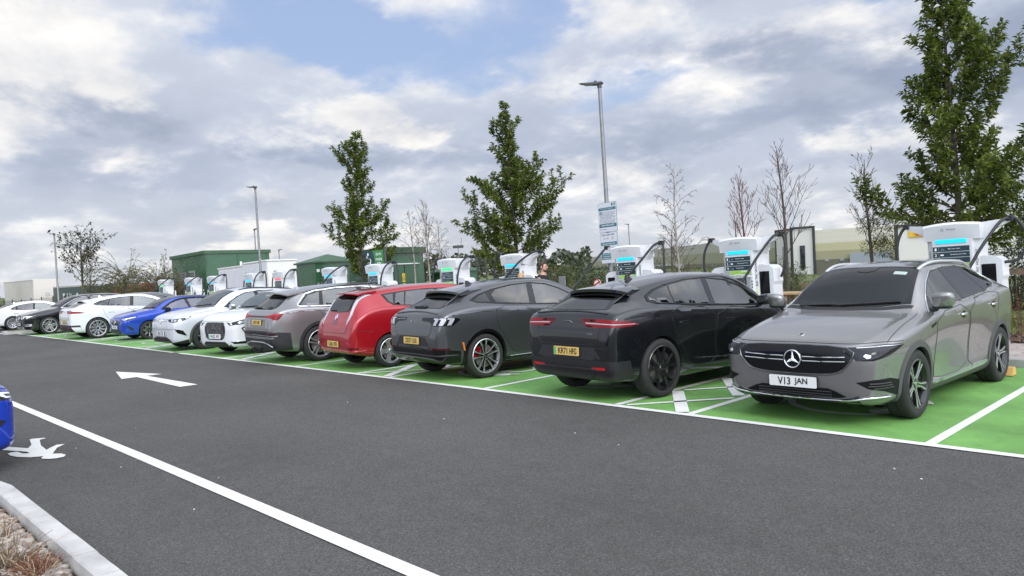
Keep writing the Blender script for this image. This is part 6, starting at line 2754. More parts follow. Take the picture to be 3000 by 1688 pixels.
def car_eqa(loc, rz):
    c = Car('parked_car', 'grey electric crossover parked nose out with a big three-pointed star on its black grille', EQA, 4.463, .87, 2.729, .352, GREYPAINT, loc, rz, 'cars parked in the green charging bays', cut=.04)
    c.wheels('star5', .255, .235, .006)
    c.arch(CLADGREY, .062, .010, .028)
    c.panel('sill_trim', 'side', [(1.26, .20), (3.20, .20), (3.22, .31), (1.24, .30)], CLADGREY, .010, .02)
    c.panel('sill_strip', 'side', [(1.30, .315), (2.5, .318), (2.75, .345), (3.10, .345), (3.14, .325), (2.9, .29), (1.30, .285)], SATIN, .016, .01, 1)
    # face
    g = c.panel('grille', 'front', mir([(0, .800), (.36, .796), (.54, .782), (.615, .745), (.60, .675), (.50, .565), (.36, .530), (0, .522)]), GLOSS, .006, .01, 1, .035)
    c.line('grille_outline', 'front', mir([(0, .806), (.36, .802), (.55, .788), (.625, .747), (.61, .672), (.505, .556), (.36, .521), (0, .513)]), CARBON, .008, .003, 0, True, False, g)
    for z in (.690, .648):
        c.line('grille_bar', 'front', [(.105, z), (.30, z + .002), (.545 if z > .67 else .55, z + .012)], CHROME, .0065, .010, 0, False, True, g)
    p, n = c.hit('front', 0, .662)
    b = MB()
    ring = [(cos(a), sin(a)) for a in [2 * pi * k / 40 for k in range(40)]]
    fr = frame_m4(p + Vector((.016, 0, 0)), (0, 1, 0), (0, 0, 1))
    b.tube([fr @ Vector((.088 * x, .088 * y, 0)) for x, y in ring + [ring[0]]], .0085, 8, 0, False)
    for k in range(3):
        a = pi / 2 + k * 2 * pi / 3
        tip = Vector((cos(a), sin(a), 0)) * .084
        sd = Vector((-sin(a), cos(a), 0)) * .016
        bk = Vector((cos(a), sin(a), 0)) * .006
        vs = [fr @ v for v in (tip, sd + bk, Vector((0, 0, .012)), -sd + bk)]
        b.add(vs, [(0, 1, 2), (0, 2, 3)])
    b.build('grille_emblem', CHROME, c.root, True, 30)
    hb = MB()
    p, n = c.hit('top', .20, 0)
    fr = Matrix.Translation(p + n * .003) @ n.to_track_quat('Z', 'Y').to_matrix().to_4x4()
    hb.prism([(.030 * x, .030 * y) for x, y in ring], -.004, .003, 0, fr)
    hb.prism([(.021 * x, .021 * y) for x, y in ring], .003, .0045, 1, fr)
    hb.build('bonnet_emblem', [CHROME, BLACK], c.root)
    hl = c.panel('headlight', 'fc', [(28.5, .790), (28.0, .752), (33.5, .672), (40, .672), (50, .715), (62.5, .792), (60, .806), (48, .815), (38, .803)], LAMPGLASS, .006, .012, 0, .02)
    c.panel('reflector', 'fc', [(37.4, .735), (36.4, .715), (37.8, .695), (39.2, .702), (39.5, .725)], LAMPLIT, .009, .004, 0, .015, None, hl)
    c.panel('lens_dark', 'fc', [(43, .760), (42.4, .72), (46, .715), (50, .735), (51, .765)], GLOSS, .009, .004, 0, .015, None, hl)
    c.panel('running_light', 'fc', [(34, .792), (47, .803), (60, .800), (60.5, .796), (48, .796), (34, .786)], RIMSIL, .009, .004, 0, .015, None, hl)
    c.panel('side_intake', 'fc', [(33, .462), (40, .490), (50, .492), (57, .462), (61, .39), (58.5, .305), (54, .315), (46, .372), (38, .405)], INTAKE, .005, .02, 0, .025)
    for z, a0, a1 in ((.452, 38.5, 50), (.428, 38, 51), (.404, 40, 52)):
        c.line('intake_slat', 'fc', [(a0, z), (a1, z - .004)], BLACK, .008, .010)
    c.panel('lower_intake', 'front', mir([(0, .385), (.36, .388), (.44, .365), (.55, .315), (.48, .300), (0, .285)]), INTAKE, .005, .02, 0, .03)
    for z in (.355, .33, .308):
        c.line('lower_grille_bar', 'front', [(-.40, z), (0, z), (.40, z)], TRIM, .006, .008, 0, False, False)
    c.panel('chin', 'front', mir([(0, .278), (.46, .288), (.60, .31), (.66, .335), (.66, .24), (0, .20)]), TRIM, .004, .02, 0, .03)
    c.line('chin_strip', 'fc', [(-40, .335), (-37.5, .315), (-30, .288), (-15, .277), (0, .274), (15, .277), (30, .288), (37.5, .315), (45, .318), (50, .313)], CHROME, .0085, .012, 1, False, False)
    c.plate('V13 JAN', True, .437, tilt=-.02, off=.030)
    # screen, glass
    c.panel('windscreen', 'top', [(1.31, .69), (1.22, .40), (1.195, 0), (1.22, -.40), (1.31, -.69), (1.62, -.625), (1.97, -.555), (1.94, 0), (1.97, .555), (1.62, .625)], GLASS, .004, .005, 0, .05)
    c.panel('cowl', 'top', [(1.30, .725), (1.21, .42), (1.185, 0), (1.21, -.42), (1.30, -.725), (1.24, -.72), (1.14, -.40), (1.115, 0), (1.14, .40), (1.24, .72)], BLACK, .002, .004, 0, .05)
    c.line('wiper', 'top', [(1.225, -.10), (1.265, .30), (1.31, .58)], BLACK, .009, .014, 0, False, False)
    c.line('wiper', 'top', [(1.235, -.55), (1.235, -.20), (1.24, .02)], BLACK, .009, .014, 0, False, False)
    c.panel('sensor_housing', 'top', [(1.80, .10), (1.90, .13), (1.93, .12), (1.93, -.12), (1.90, -.13), (1.80, -.10), (1.77, 0)], GLOSS, .006, .003, 0, .03)
    c.panel('windscreen_sticker', 'top', [(1.74, .34), (1.74, .48), (1.80, .48), (1.80, .34)], mat('sticker', (.36, .44, .40), .5), .0065, .002, 0, .03, False)
    dlo = [(1.38, 1.055), (1.58, 1.215), (1.80, 1.360), (2.04, 1.462), (2.45, 1.498), (2.9, 1.495), (3.30, 1.462), (3.56, 1.395), (3.72, 1.30), (3.70, 1.245), (3.52, 1.205), (3.1, 1.155), (2.2, 1.10), (1.6, 1.065)]
    glasshouse(c, dlo, [[(1.60, 1.086), (1.60, 1.205), (1.83, 1.354), (2.06, 1.443), (2.32, 1.474), (2.38, 1.122)],
                        [(2.48, 1.128), (2.42, 1.478), (2.70, 1.482), (3.02, 1.468), (3.21, 1.184), (2.9, 1.152)],
                        [(3.26, 1.192), (3.09, 1.464), (3.28, 1.448), (3.53, 1.380), (3.68, 1.292), (3.66, 1.255), (3.50, 1.220)]])
    c.line('window_chrome', 'side', dlo, CHROME, .0085, .004, 0, True)
    c.doors([[(1.44, 1.015), (1.385, .70), (1.34, .45), (1.36, .33), (2.44, .33), (2.46, .65), (2.42, 1.09)],
             [(2.46, 1.095), (2.50, .60), (2.48, .33), (3.10, .33), (3.22, .55), (3.40, .78), (3.54, 1.0), (3.54, 1.175)]])
    c.handle([(2.22, .962), (3.30, 1.005)], CHROME, (.095, .017, .016))
    for s, z in ((2.24, .955), (3.32, .998)):
        ringp = [(s + .075 * cos(a), z + .042 * sin(a)) for a in [2 * pi * k / 14 for k in range(14)]]
        c.panel('handle_recess', 'side', ringp, GLOSS, .0028, .003, 0, .03)
    c.panel('fender_vent', 'side', [(1.24, .912), (1.40, .945), (1.39, .915), (1.27, .885)], GLOSS, .003, .004, 0, .03)
    c.mirrors_(1.42, 1.165, .870, GREYPAINT, (.075, .115, .085))
    c.rails(1.90, 3.62, .575, mat('rail_silver', (.66, .67, .68), .3, .7), .030, .019)
    c.line('bonnet_seam', 'fc', [(-63, .825), (-48, .835), (-30, .826), (0, .828), (30, .826), (48, .835), (63, .825)], BLACK, .004, 0, 1, False, False)
    hood_crease(c, .30, 1.20, .835, .79)
    # tail (seen only from behind)
    c.panel('rear_window', 'top', [(4.10, .50), (4.26, .58), (4.28, 0), (4.26, -.58), (4.10, -.50)], GLASS, .004, .004, 0, .05)
    c.panel('tail_light', 'rc', [(20, .93), (45, .95), (45, .86), (20, .88)], RED, .004, .006, 0, .03)
    return c


IPACE = [(0, .60, .34, .62, .45, .66, .68), (.03, .74, .28, .70, .55, .75, .78), (.1, .83, .24, .78, .62, .83, .86), (.25, .89, .21, .86, .68, .91, .94), (.5, .925, .2, .93, .72, .98, 1.01),
         (.85, .935, .2, .98, .72, 1.045, 1.075), (1.05, .935, .19, 1.01, .70, 1.085, 1.115), (1.4, .932, .19, 1.03, .655, 1.29, 1.345), (1.75, .93, .19, 1.05, .615, 1.44, 1.50), (2.1, .928, .19, 1.07, .60, 1.50, 1.56),
         (2.6, .927, .19, 1.095, .595, 1.50, 1.57), (3.1, .93, .19, 1.125, .575, 1.465, 1.54), (3.5, .94, .20, 1.15, .555, 1.415, 1.495), (3.85, .945, .21, 1.165, .55, 1.355, 1.43), (4.1, .94, .225, 1.165, .56, 1.29, 1.345),
         (4.3, .925, .24, 1.15, .60, 1.225, 1.26), (4.48, .905, .26, 1.12, .66, 1.16, 1.18), (4.56, .89, .28, 1.095, .70, 1.13, 1.145), (4.61, .875, .30, 1.05, .71, 1.085, 1.10), (4.645, .85, .34, .98, .68, 1.01, 1.025),
         (4.67, .81, .39, .88, .62, .91, .925), (4.682, .74, .46, .76, .52, .79, .805)]



def car_ipace(loc, rz, m, label, wheel, rr, txt, chrome, z=0.0, white=False):
    c = Car('parked_car', label, IPACE, 4.682, .82, 2.99, .378, m, loc, rz, 'cars parked in the green charging bays', z=z, flare=.022)
    c.wheels(wheel, rr + .015, .25, .004)
    low = BLACK if white else m
    dlo = [(1.20, 1.045), (1.45, 1.185), (1.75, 1.335), (2.05, 1.434), (2.5, 1.482), (2.9, 1.474), (3.34, 1.420), (3.62, 1.362), (3.82, 1.295), (3.88, 1.235), (3.78, 1.198), (3.42, 1.170), (2.7, 1.118), (1.9, 1.065)]
    glasshouse(c, dlo, [[(1.36, 1.062), (1.52, 1.195), (1.80, 1.338), (2.08, 1.422), (2.44, 1.465), (2.54, 1.122), (1.95, 1.082)],
                        [(2.66, 1.130), (2.56, 1.466), (2.85, 1.460), (3.26, 1.412), (3.40, 1.184)],
                        [(3.425, 1.186), (3.29, 1.408), (3.55, 1.356), (3.78, 1.288), (3.83, 1.24), (3.74, 1.210)]])
    c.line('window_trim', 'side', dlo, CHROME if chrome else GLOSS, .007, .003, 0, True)
    c.doors([[(1.26, .975), (1.22, .60), (1.28, .33), (2.54, .33), (2.60, .65), (2.56, 1.095)],
             [(2.62, 1.10), (2.63, .60), (2.58, .33), (3.18, .33), (3.36, .62), (3.55, .86), (3.62, 1.145)]])
    c.line('sill_crease', 'side', [(1.30, .36), (2.2, .375), (3.05, .43), (3.22, .50)], m, .012, -.006, 1)
    for s, zz in ((2.28, .89), (3.34, .925)):
        c.panel('door_handle', 'side', [(s - .11, zz - .016), (s + .11, zz - .014), (s + .11, zz + .016), (s - .11, zz + .014)], m, .006, .006, 0, .03)
        c.line('handle_gap', 'side', [(s - .11, zz - .018), (s + .11, zz - .016), (s + .11, zz + .018), (s - .11, zz + .016)], BLACK, .003, .002, 0, True)
    c.panel('rear_window', 'top', mir([(0, 0)])[:0] + [(4.06, -.50), (4.06, .50), (4.28, .545), (4.45, .62), (4.50, .60), (4.525, .40), (4.53, 0), (4.525, -.40), (4.50, -.60), (4.45, -.62), (4.28, -.545)], GLASS, .004, .006, 0, .05)
    sp = c.spoiler(3.78, 4.16, .545, .60, 1.445, 1.412, m, .080, .030, .03)
    c.panel('spoiler_underside_shade', 'top', [(4.02, -.49), (4.02, .49), (4.14, .50), (4.14, -.50)], BLACK, .008, .004, 0, .05)  # black strip laid on the body, standing in for shade under the spoiler
    for sg in (1, -1):                       # buttresses at the spoiler ends
        mb = MB()
        q = [c.hit('top', s, sg * y)[0] for s, y in ((3.95, .50), (4.16, .535), (4.33, .575))]
        e = Vector((c.sc - 4.05, sg * .595, 1.365))
        e2 = Vector((c.sc - 3.86, sg * .545, 1.405))
        off = Vector((0, -sg * .035, 0))
        up = Vector((0, 0, .006))
        vs = [e2, e, q[2] + up, q[1] + up, q[0] + up]
        vs = vs + [v + off for v in vs]
        mb.add(vs, [(0, 1, 2, 3, 4), (9, 8, 7, 6, 5), (0, 5, 6, 1), (1, 6, 7, 2), (2, 7, 8, 3), (3, 8, 9, 4), (4, 9, 5, 0)])
        mb.build('spoiler_side', m, c.root)
    c.line('tail_lip', 'rear', [(-.72, 1.115), (-.35, 1.138), (0, 1.145), (.35, 1.138), (.72, 1.115)], m, .013, .002, 1, False, False, None, .04, 8)
    tl = c.panel('tail_light', 'rc', [(15.5, 1.056), (25, 1.056), (40, 1.046), (52, 1.015), (60, .972), (54, .955), (43, .955), (27, .952), (21, .962)], RED, .005, .010, 0, .02)
    c.panel('light_strip', 'rc', [(20.5, 1.008), (29, 1.005), (56, .984), (57, .976), (29, .992), (21, .996)], CLEAR if not white else REDLT, .0075, .003, 0, .02, None, tl)
    c.panel('light_top', 'rc', [(16.5, 1.053), (30, 1.052), (30, 1.022), (18.5, 1.024)], REDDK, .0070, .003, 0, .02, None, tl)
    c.line('tailgate_seam', 'rear', [(.63, 1.09), (.635, .97), (.62, .82), (.56, .735), (0, .715), (-.56, .735), (-.62, .82), (-.635, .97), (-.63, 1.09)], BLACK, .0045, 0, 0, False, False)
    c.panel('plate_recess', 'rear', [(-.52, .70), (.52, .70), (.64, .57), (.50, .545), (-.50, .545), (-.64, .57)], TRIM if not white else m, .004, .006, 0, .04)
    c.plate(txt, False, .640, tilt=.03, off=.020, green=not white)
    c.panel('rear_bumper', 'rc', [(-52, .53), (-30, .54), (0, .54), (30, .54), (52, .53), (54, .30), (0, .26), (-54, .30)], BLACK if not white else TRIM, .006, .012, 0, .035, False)
    if white:
        c.panel('bumper_corner', 'rc', [(40, .47), (52, .46), (54, .30), (44, .30)], m, .012, .01, 0, .03)
    c.panel('diffuser', 'rear', [(-.55, .42), (.55, .42), (.50, .34), (.36, .30), (-.36, .30), (-.50, .34)], BLACK, .012, .02, 0, .035)
    c.line('diffuser_lip', 'rear', [(-.62, .425), (-.50, .43), (.50, .43), (.62, .425)], TRIM, .012, .012, 0, False, False)
    c.panel('reflector', 'rear', [(.48, .455), (.72, .465), (.72, .430), (.50, .420)], REDLT, .012, .01, 0, .03)
    c.text('lettering', 'EV400', 'rear', -.46, .87, .10, .018, SATIN, .05)
    # small leaping-cat silhouette, reduced to a sweep of chrome
    c.line('tail_emblem', 'rear', [(-.11, 1.0), (-.04, 1.025), (.05, 1.02), (.12, .995)], SATIN, .006, .004, 1, False, False)
    c.panel('windscreen', 'top', [(1.12, .68), (1.04, .4), (1.02, 0), (1.04, -.4), (1.12, -.68), (1.45, -.60), (1.85, -.54), (1.82, 0), (1.85, .54), (1.45, .60)], GLASS, .004, .005, 0, .05)
    c.panel('headlight', 'fc', [(30, .75), (34, .70), (50, .74), (58, .80), (42, .80)], LAMPGLASS, .005, .006, 0, .03)
    c.mirrors_(1.52, 1.125, .905, m, (.075, .115, .070))
    c.fin(3.42, BLACK if not white else m, .17, .075)
    c.line('fuel_seam', 'side', [(4.05, .90), (4.10, .80)], m, .001, -.01)
    return c


MACH = [(0, .60, .34, .66, .45, .70, .72), (.04, .76, .28, .76, .58, .80, .83), (.12, .84, .24, .84, .64, .88, .905), (.3, .90, .22, .92, .70, .965, .995), (.6, .925, .21, .975, .74, 1.025, 1.055),
        (1.0, .93, .2, 1.005, .74, 1.075, 1.105), (1.25, .93, .2, 1.025, .71, 1.105, 1.135), (1.6, .928, .2, 1.05, .66, 1.31, 1.36), (2.0, .926, .2, 1.075, .61, 1.46, 1.525), (2.4, .925, .2, 1.095, .59, 1.51, 1.58),
        (2.8, .926, .2, 1.12, .58, 1.505, 1.58), (3.3, .93, .2, 1.15, .565, 1.46, 1.54), (3.7, .938, .21, 1.17, .55, 1.395, 1.475), (4.0, .938, .22, 1.17, .555, 1.325, 1.385), (4.25, .925, .24, 1.145, .59, 1.235, 1.27),
        (4.45, .90, .27, 1.105, .64, 1.15, 1.165), (4.56, .88, .29, 1.065, .69, 1.10, 1.112), (4.62, .86, .32, 1.01, .70, 1.04, 1.05), (4.665, .83, .36, .92, .67, .95, .965), (4.70, .78, .42, .78, .59, .81, .82), (4.713, .70, .48, .66, .5, .69, .70)]



def car_mach(loc, rz, z):
    c = Car('parked_car', 'dark grey sloping-roof car with three-bar tail lights and silver bladed wheels', MACH, 4.713, .85, 2.984, .362, CARBON, loc, rz, 'cars parked in the green charging bays', z=z, flare=.028)
    c.wheels('mach', .276, .235, .004)
    c.arch(GLOSS, .050, .008, .026)
    c.panel('sill_trim', 'side', [(1.24, .20), (3.42, .20), (3.44, .30), (1.22, .30)], GLOSS, .008, .02)
    c.line('sill_strip', 'side', [(1.4, .31), (3.3, .31)], SATIN, .006, .008)
    dlo = [(1.40, 1.06), (1.65, 1.205), (1.95, 1.355), (2.25, 1.452), (2.6, 1.488), (3.0, 1.474), (3.45, 1.412), (3.75, 1.338), (3.97, 1.262), (3.88, 1.222), (3.5, 1.184), (2.75, 1.128), (2.0, 1.085)]
    glasshouse(c, dlo, [[(1.56, 1.076), (1.70, 1.21), (1.98, 1.350), (2.26, 1.436), (2.55, 1.468), (2.66, 1.140), (2.0, 1.103)],
                        [(2.80, 1.150), (2.68, 1.471), (3.0, 1.457), (3.36, 1.408), (3.50, 1.33), (3.52, 1.205)],
                        [(3.62, 1.216), (3.60, 1.362), (3.76, 1.318), (3.91, 1.258), (3.84, 1.236)]])
    c.line('window_trim', 'side', dlo, BLACK, .006, .003, 0, True)
    c.doors([[(1.46, 1.0), (1.38, .65), (1.40, .33), (2.60, .33), (2.68, .65), (2.66, 1.105)],
             [(2.72, 1.11), (2.70, .60), (2.64, .33), (3.20, .33), (3.38, .60), (3.58, .83), (3.60, 1.165)]])
    c.panel('rear_window', 'top', [(4.02, -.49), (4.02, .49), (4.25, .535), (4.40, .58), (4.46, .52), (4.48, 0), (4.46, -.52), (4.40, -.58), (4.25, -.535)], GLASS, .004, .006, 0, .05)
    c.spoiler(3.62, 4.16, .545, .585, 1.492, 1.432, CARBON, .070, .030, .03)
    c.panel('spoiler_underside_shade', 'top', [(3.98, -.47), (3.98, .47), (4.16, .49), (4.16, -.49)], BLACK, .010, .004, 0, .05)  # shade below the spoiler put in as a black panel on the body
    for sg in (1, -1):
        mb = MB()
        q = [c.hit('top', s, sg * y)[0] for s, y in ((3.95, .50), (4.16, .53), (4.36, .57))]
        e = Vector((c.sc - 4.06, sg * .58, 1.39))
        e2 = Vector((c.sc - 3.84, sg * .55, 1.44))
        off, up = Vector((0, -sg * .035, 0)), Vector((0, 0, .006))
        vs = [e2, e, q[2] + up, q[1] + up, q[0] + up]
        vs = vs + [v + off for v in vs]
        mb.add(vs, [(0, 1, 2, 3, 4), (9, 8, 7, 6, 5), (0, 5, 6, 1), (1, 6, 7, 2), (2, 7, 8, 3), (3, 8, 9, 4), (4, 9, 5, 0)])
        mb.build('spoiler_side', CARBON, c.root)
    c.line('tail_lip', 'rear', [(-.69, 1.078), (-.35, 1.104), (0, 1.112), (.35, 1.104), (.69, 1.078)], CARBON, .014, .004, 1, False, False, None, .04, 8)
    tl = c.panel('tail_light', 'rc', [(16, 1.018), (40, 1.026), (54, 1.012), (57, .985), (51, .895), (34, .892), (30, .955), (16, .975)], GLOSS, .005, .012, 0, .02)
    c.line('lamp_crease', 'rc', [(18, .998), (32, .988)], SATIN, .006, .006, 0, False, False, tl)
    for a in (34.5, 40.5, 46.5):
        c.panel('light_bar', 'rc', [(a, .906), (a + 3.0, .904), (a + 5.6, .992), (a + 5.4, 1.012), (a + .6, 1.016), (a + .4, .996), (a + 2.2, .990)], CLEAR, .010, .006, 0, .015, None, tl)
    c.line('tailgate_seam', 'rear', [(.62, 1.03), (.61, .88), (.58, .77), (.53, .735), (0, .728), (-.53, .735), (-.58, .77), (-.61, .88), (-.62, 1.03)], BLACK, .0045, 0, 0, False, False)
    c.panel('plate_recess', 'rear', [(-.42, .722), (.42, .722), (.55, .575), (-.55, .575)], TRIM, .004, .006, 0, .04)
    c.plate('DD71 LUG', False, .655, tilt=.03, off=.020)
    c.panel('rear_bumper', 'rc', [(-56, .49), (-40, .53), (0, .565), (40, .53), (56, .49), (56, .31), (0, .27), (-56, .31)], GLOSS, .006, .012, 0, .035, False)
    c.line('bumper_edge', 'rc', [(-54, .43), (0, .44), (54, .43)], TRIM, .012, .008, 0, False, False)
    c.panel('reflector', 'rc', [(26, .565), (47, .545), (48, .520), (28, .535)], REDDK, .010, .008, 0, .02)
    c.panel('side_reflector', 'side', [(4.265, .62), (4.30, .625), (4.265, .50), (4.235, .48)], AMBER, .012, .008, 0, .02)
    c.line('tail_emblem', 'rear', [(-.09, .935), (-.03, .955), (.03, .945), (.09, .97)], SATIN, .006, .005, 1, False, False)
    c.line('wiper', 'top', [(4.44, .02), (4.45, .30)], BLACK, .012, .018, 0, False, False)
    c.panel('wiper_hub', 'top', [(4.40, -.10), (4.40, .14), (4.46, .12), (4.46, -.08)], BLACK, .02, .02, 1, .04)
    c.line('shoulder_crease', 'side', [(3.1, 1.06), (3.6, 1.075), (4.1, 1.08), (4.45, 1.05)], CARBON, .013, -.008, 1)
    c.panel('windscreen', 'top', [(1.32, .68), (1.24, .4), (1.22, 0), (1.24, -.4), (1.32, -.68), (1.65, -.61), (2.05, -.55), (2.02, 0), (2.05, .55), (1.65, .61)], GLASS, .004, .005, 0, .05)
    c.panel('headlight', 'fc', [(30, .78), (34, .73), (50, .76), (58, .81), (42, .82)], LAMPGLASS, .005, .006, 0, .03)
    c.mirrors_(1.72, 1.15, .905, CARBON, (.075, .115, .070))
    c.fin(3.50, GLOSS, .17, .07)
    return c


LEAF = [(0, .55, .32, .62, .4, .68, .70), (.05, .72, .27, .74, .54, .79, .82), (.15, .80, .23, .82, .6, .87, .90), (.4, .85, .2, .93, .66, .985, 1.015), (.8, .87, .19, .99, .68, 1.06, 1.09), (1.05, .873, .19, 1.02, .68, 1.10, 1.13),
        (1.45, .875, .19, 1.05, .64, 1.33, 1.38), (1.8, .875, .19, 1.065, .605, 1.45, 1.505), (2.2, .875, .19, 1.08, .59, 1.485, 1.55), (2.8, .875, .19, 1.11, .58, 1.475, 1.545), (3.3, .88, .2, 1.14, .565, 1.44, 1.52), (3.7, .88, .21, 1.15, .55, 1.40, 1.485),
        (3.95, .875, .22, 1.12, .535, 1.365, 1.445), (4.08, .868, .24, 1.08, .53, 1.32, 1.39), (4.18, .86, .26, 1.03, .53, 1.23, 1.29), (4.26, .85, .28, .98, .545, 1.11, 1.15), (4.32, .84, .29, .93, .565, 1.00, 1.03), (4.37, .825, .30, .87, .60, .915, .935),
        (4.41, .80, .34, .78, .6, .82, .835), (4.435, .75, .38, .67, .54, .70, .715), (4.445, .68, .44, .59, .46, .62, .63)]



def car_leaf(loc, rz, z):
    c = Car('parked_car', 'red hatchback with tall white boomerang tail lights beside its rear window', LEAF, 4.445, .93, 2.70, .318, REDPAINT, loc, rz, 'cars parked in the green charging bays', z=z, flare=.02)
    c.wheels('leaf', .234, .21, .006)
    dlo = [(1.20, 1.055), (1.5, 1.22), (1.8, 1.365), (2.1, 1.435), (2.6, 1.448), (3.1, 1.432), (3.50, 1.398), (3.66, 1.376), (3.60, 1.235), (3.50, 1.165), (3.0, 1.125), (2.2, 1.085)]
    glasshouse(c, dlo, [[(1.42, 1.075), (1.56, 1.225), (1.84, 1.352), (2.12, 1.414), (2.36, 1.426), (2.42, 1.112)],
                        [(2.50, 1.116), (2.44, 1.427), (2.8, 1.424), (3.10, 1.408), (3.24, 1.160)],
                        [(3.27, 1.163), (3.14, 1.405), (3.33, 1.388), (3.46, 1.182)],
                        [(3.49, 1.195), (3.40, 1.384), (3.60, 1.366), (3.56, 1.245)]], 0)
    c.doors([[(1.26, 1.02), (1.22, .70), (1.28, .30), (2.42, .30), (2.46, .65), (2.44, 1.085)],
             [(2.47, 1.09), (2.50, .60), (2.46, .30), (3.10, .30), (3.22, .52), (3.40, .75), (3.52, 1.13)]])
    c.handle([(2.20, .95), (3.28, .99)], REDPAINT, (.10, .018, .017))
    c.panel('rear_window', 'rear', [(-.44, 1.375), (.44, 1.375), (.475, 1.24), (.49, 1.13), (.40, 1.085), (0, 1.07), (-.40, 1.085), (-.49, 1.13), (-.475, 1.24)], GLASS, .005, .006, 0, .04)
    c.spoiler(3.72, 4.20, .53, .52, 1.492, 1.432, REDPAINT, .040, .022, .01)
    tl = c.panel('tail_light', 'rear', [(.475, 1.385), (.545, 1.38), (.560, 1.26), (.585, 1.14), (.605, 1.02), (.600, .94), (.565, .845), (.545, .85), (.535, .93), (.530, 1.03), (.510, 1.14), (.492, 1.26)], CLEAR, .008, .012, 0, .02)
    c.panel('light_core', 'rear', [(.492, 1.37), (.520, 1.368), (.535, 1.26), (.558, 1.13), (.575, 1.015), (.565, .90), (.552, .92), (.548, 1.02), (.530, 1.13), (.508, 1.25)], LAMPLIT, .011, .004, 0, .02, None, tl)
    c.line('tailgate_seam', 'rear', [(.62, .90), (.58, .78), (.50, .70), (0, .69), (-.50, .70), (-.58, .78), (-.62, .90)], BLACK, .004, 0, 1, False, False)
    c.panel('badge_recess', 'rear', [(-.10, .93), (.10, .93), (.09, .85), (-.09, .85)], mat('red_recess', (.10, .004, .008), .2, coat=1.0), .003, .006, 0, .03)
    p, n = c.hit('rear', 0, .985)
    b = MB()
    fr = Matrix.Translation(p + n * .004) @ n.to_track_quat('Z', 'Y').to_matrix().to_4x4()
    ring = [(cos(a), sin(a)) for a in [2 * pi * k / 24 for k in range(24)]]
    b.tube([fr @ Vector((.048 * x, .048 * y, .004)) for x, y in ring + [ring[0]]], .007, 6, 0, False)
    b.prism([(.042 * x, .042 * y) for x, y in ring], -.003, .003, 1, fr)
    b.obox(fr @ Vector((0, 0, .007)), (fr.to_3x3() @ Vector((0, 1, 0))) * .058, (fr.to_3x3() @ Vector((1, 0, 0))) * .011, (fr.to_3x3() @ Vector((0, 0, 1))) * .004, 0)
    b.build('tail_emblem', [CHROME, paint('emblem_blue', (.05, .10, .5))], c.root, True, 30)
    c.plate('LX66 JEJ', False, .485, tilt=.02, off=.016)
    c.text('lettering', 'electric', 'rear', -.42, .755, .15, .028, SATIN, .1)
    c.line('bumper_seam', 'rc', [(-58, .70), (-45, .74), (-36, .80)], BLACK, .004, 0, 0, False, True)
    c.line('bumper_edge', 'rc', [(-50, .36), (0, .35), (50, .36)], REDPAINT, .014, .0, 0, False, False)
    c.panel('lower_bumper', 'rear', [(-.66, .305), (.66, .305), (.6, .25), (-.6, .25)], BLACK, .004, .01, 0, .04)
    c.panel('reflector', 'rc', [(34, .43), (44, .43), (44, .405), (34, .405)], REDDK, .005, .006, 0, .02)
    c.line('wiper', 'rear', [(.14, 1.105), (.36, 1.10)], BLACK, .011, .016, 0, False, False)
    mb = MB()
    p, n = c.hit('top', 3.55, 0)
    mb.tube([p, p + Vector((-.03, 0, .03)), p + Vector((-.16, 0, .17))], [.016, .008, .004], 6)
    mb.build('roof_antenna', BLACK, c.root, True)
    c.panel('windscreen', 'top', [(1.14, .62), (1.08, .35), (1.06, 0), (1.08, -.35), (1.14, -.62), (1.80, -.53), (1.78, 0), (1.80, .53)], GLASS, .004, .005, 0, .05)
    c.mirrors_(1.50, 1.13, .85, REDPAINT)
    return c


ETR = [(0, .62, .34, .66, .48, .72, .74), (.04, .78, .28, .78, .6, .83, .86), (.12, .87, .24, .88, .68, .92, .945), (.3, .925, .22, .96, .74, 1.0, 1.03), (.7, .955, .21, 1.02, .76, 1.07, 1.10), (1.2, .96, .2, 1.055, .75, 1.12, 1.15),
       (1.38, .96, .2, 1.07, .73, 1.14, 1.175), (1.75, .96, .2, 1.085, .68, 1.37, 1.42), (2.1, .96, .2, 1.095, .64, 1.51, 1.57), (2.5, .96, .2, 1.11, .625, 1.555, 1.62), (3.1, .96, .2, 1.13, .615, 1.55, 1.62), (3.7, .962, .21, 1.15, .60, 1.505, 1.59),
       (4.1, .955, .22, 1.165, .585, 1.44, 1.53), (4.35, .94, .24, 1.165, .585, 1.36, 1.45), (4.6, .915, .27, 1.14, .63, 1.22, 1.28), (4.74, .895, .30, 1.10, .69, 1.14, 1.165), (4.80, .88, .32, 1.06, .72, 1.10, 1.12), (4.85, .855, .36, .98, .71, 1.015, 1.03),
       (4.885, .82, .42, .85, .64, .88, .89), (4.901, .75, .48, .72, .54, .75, .76)]



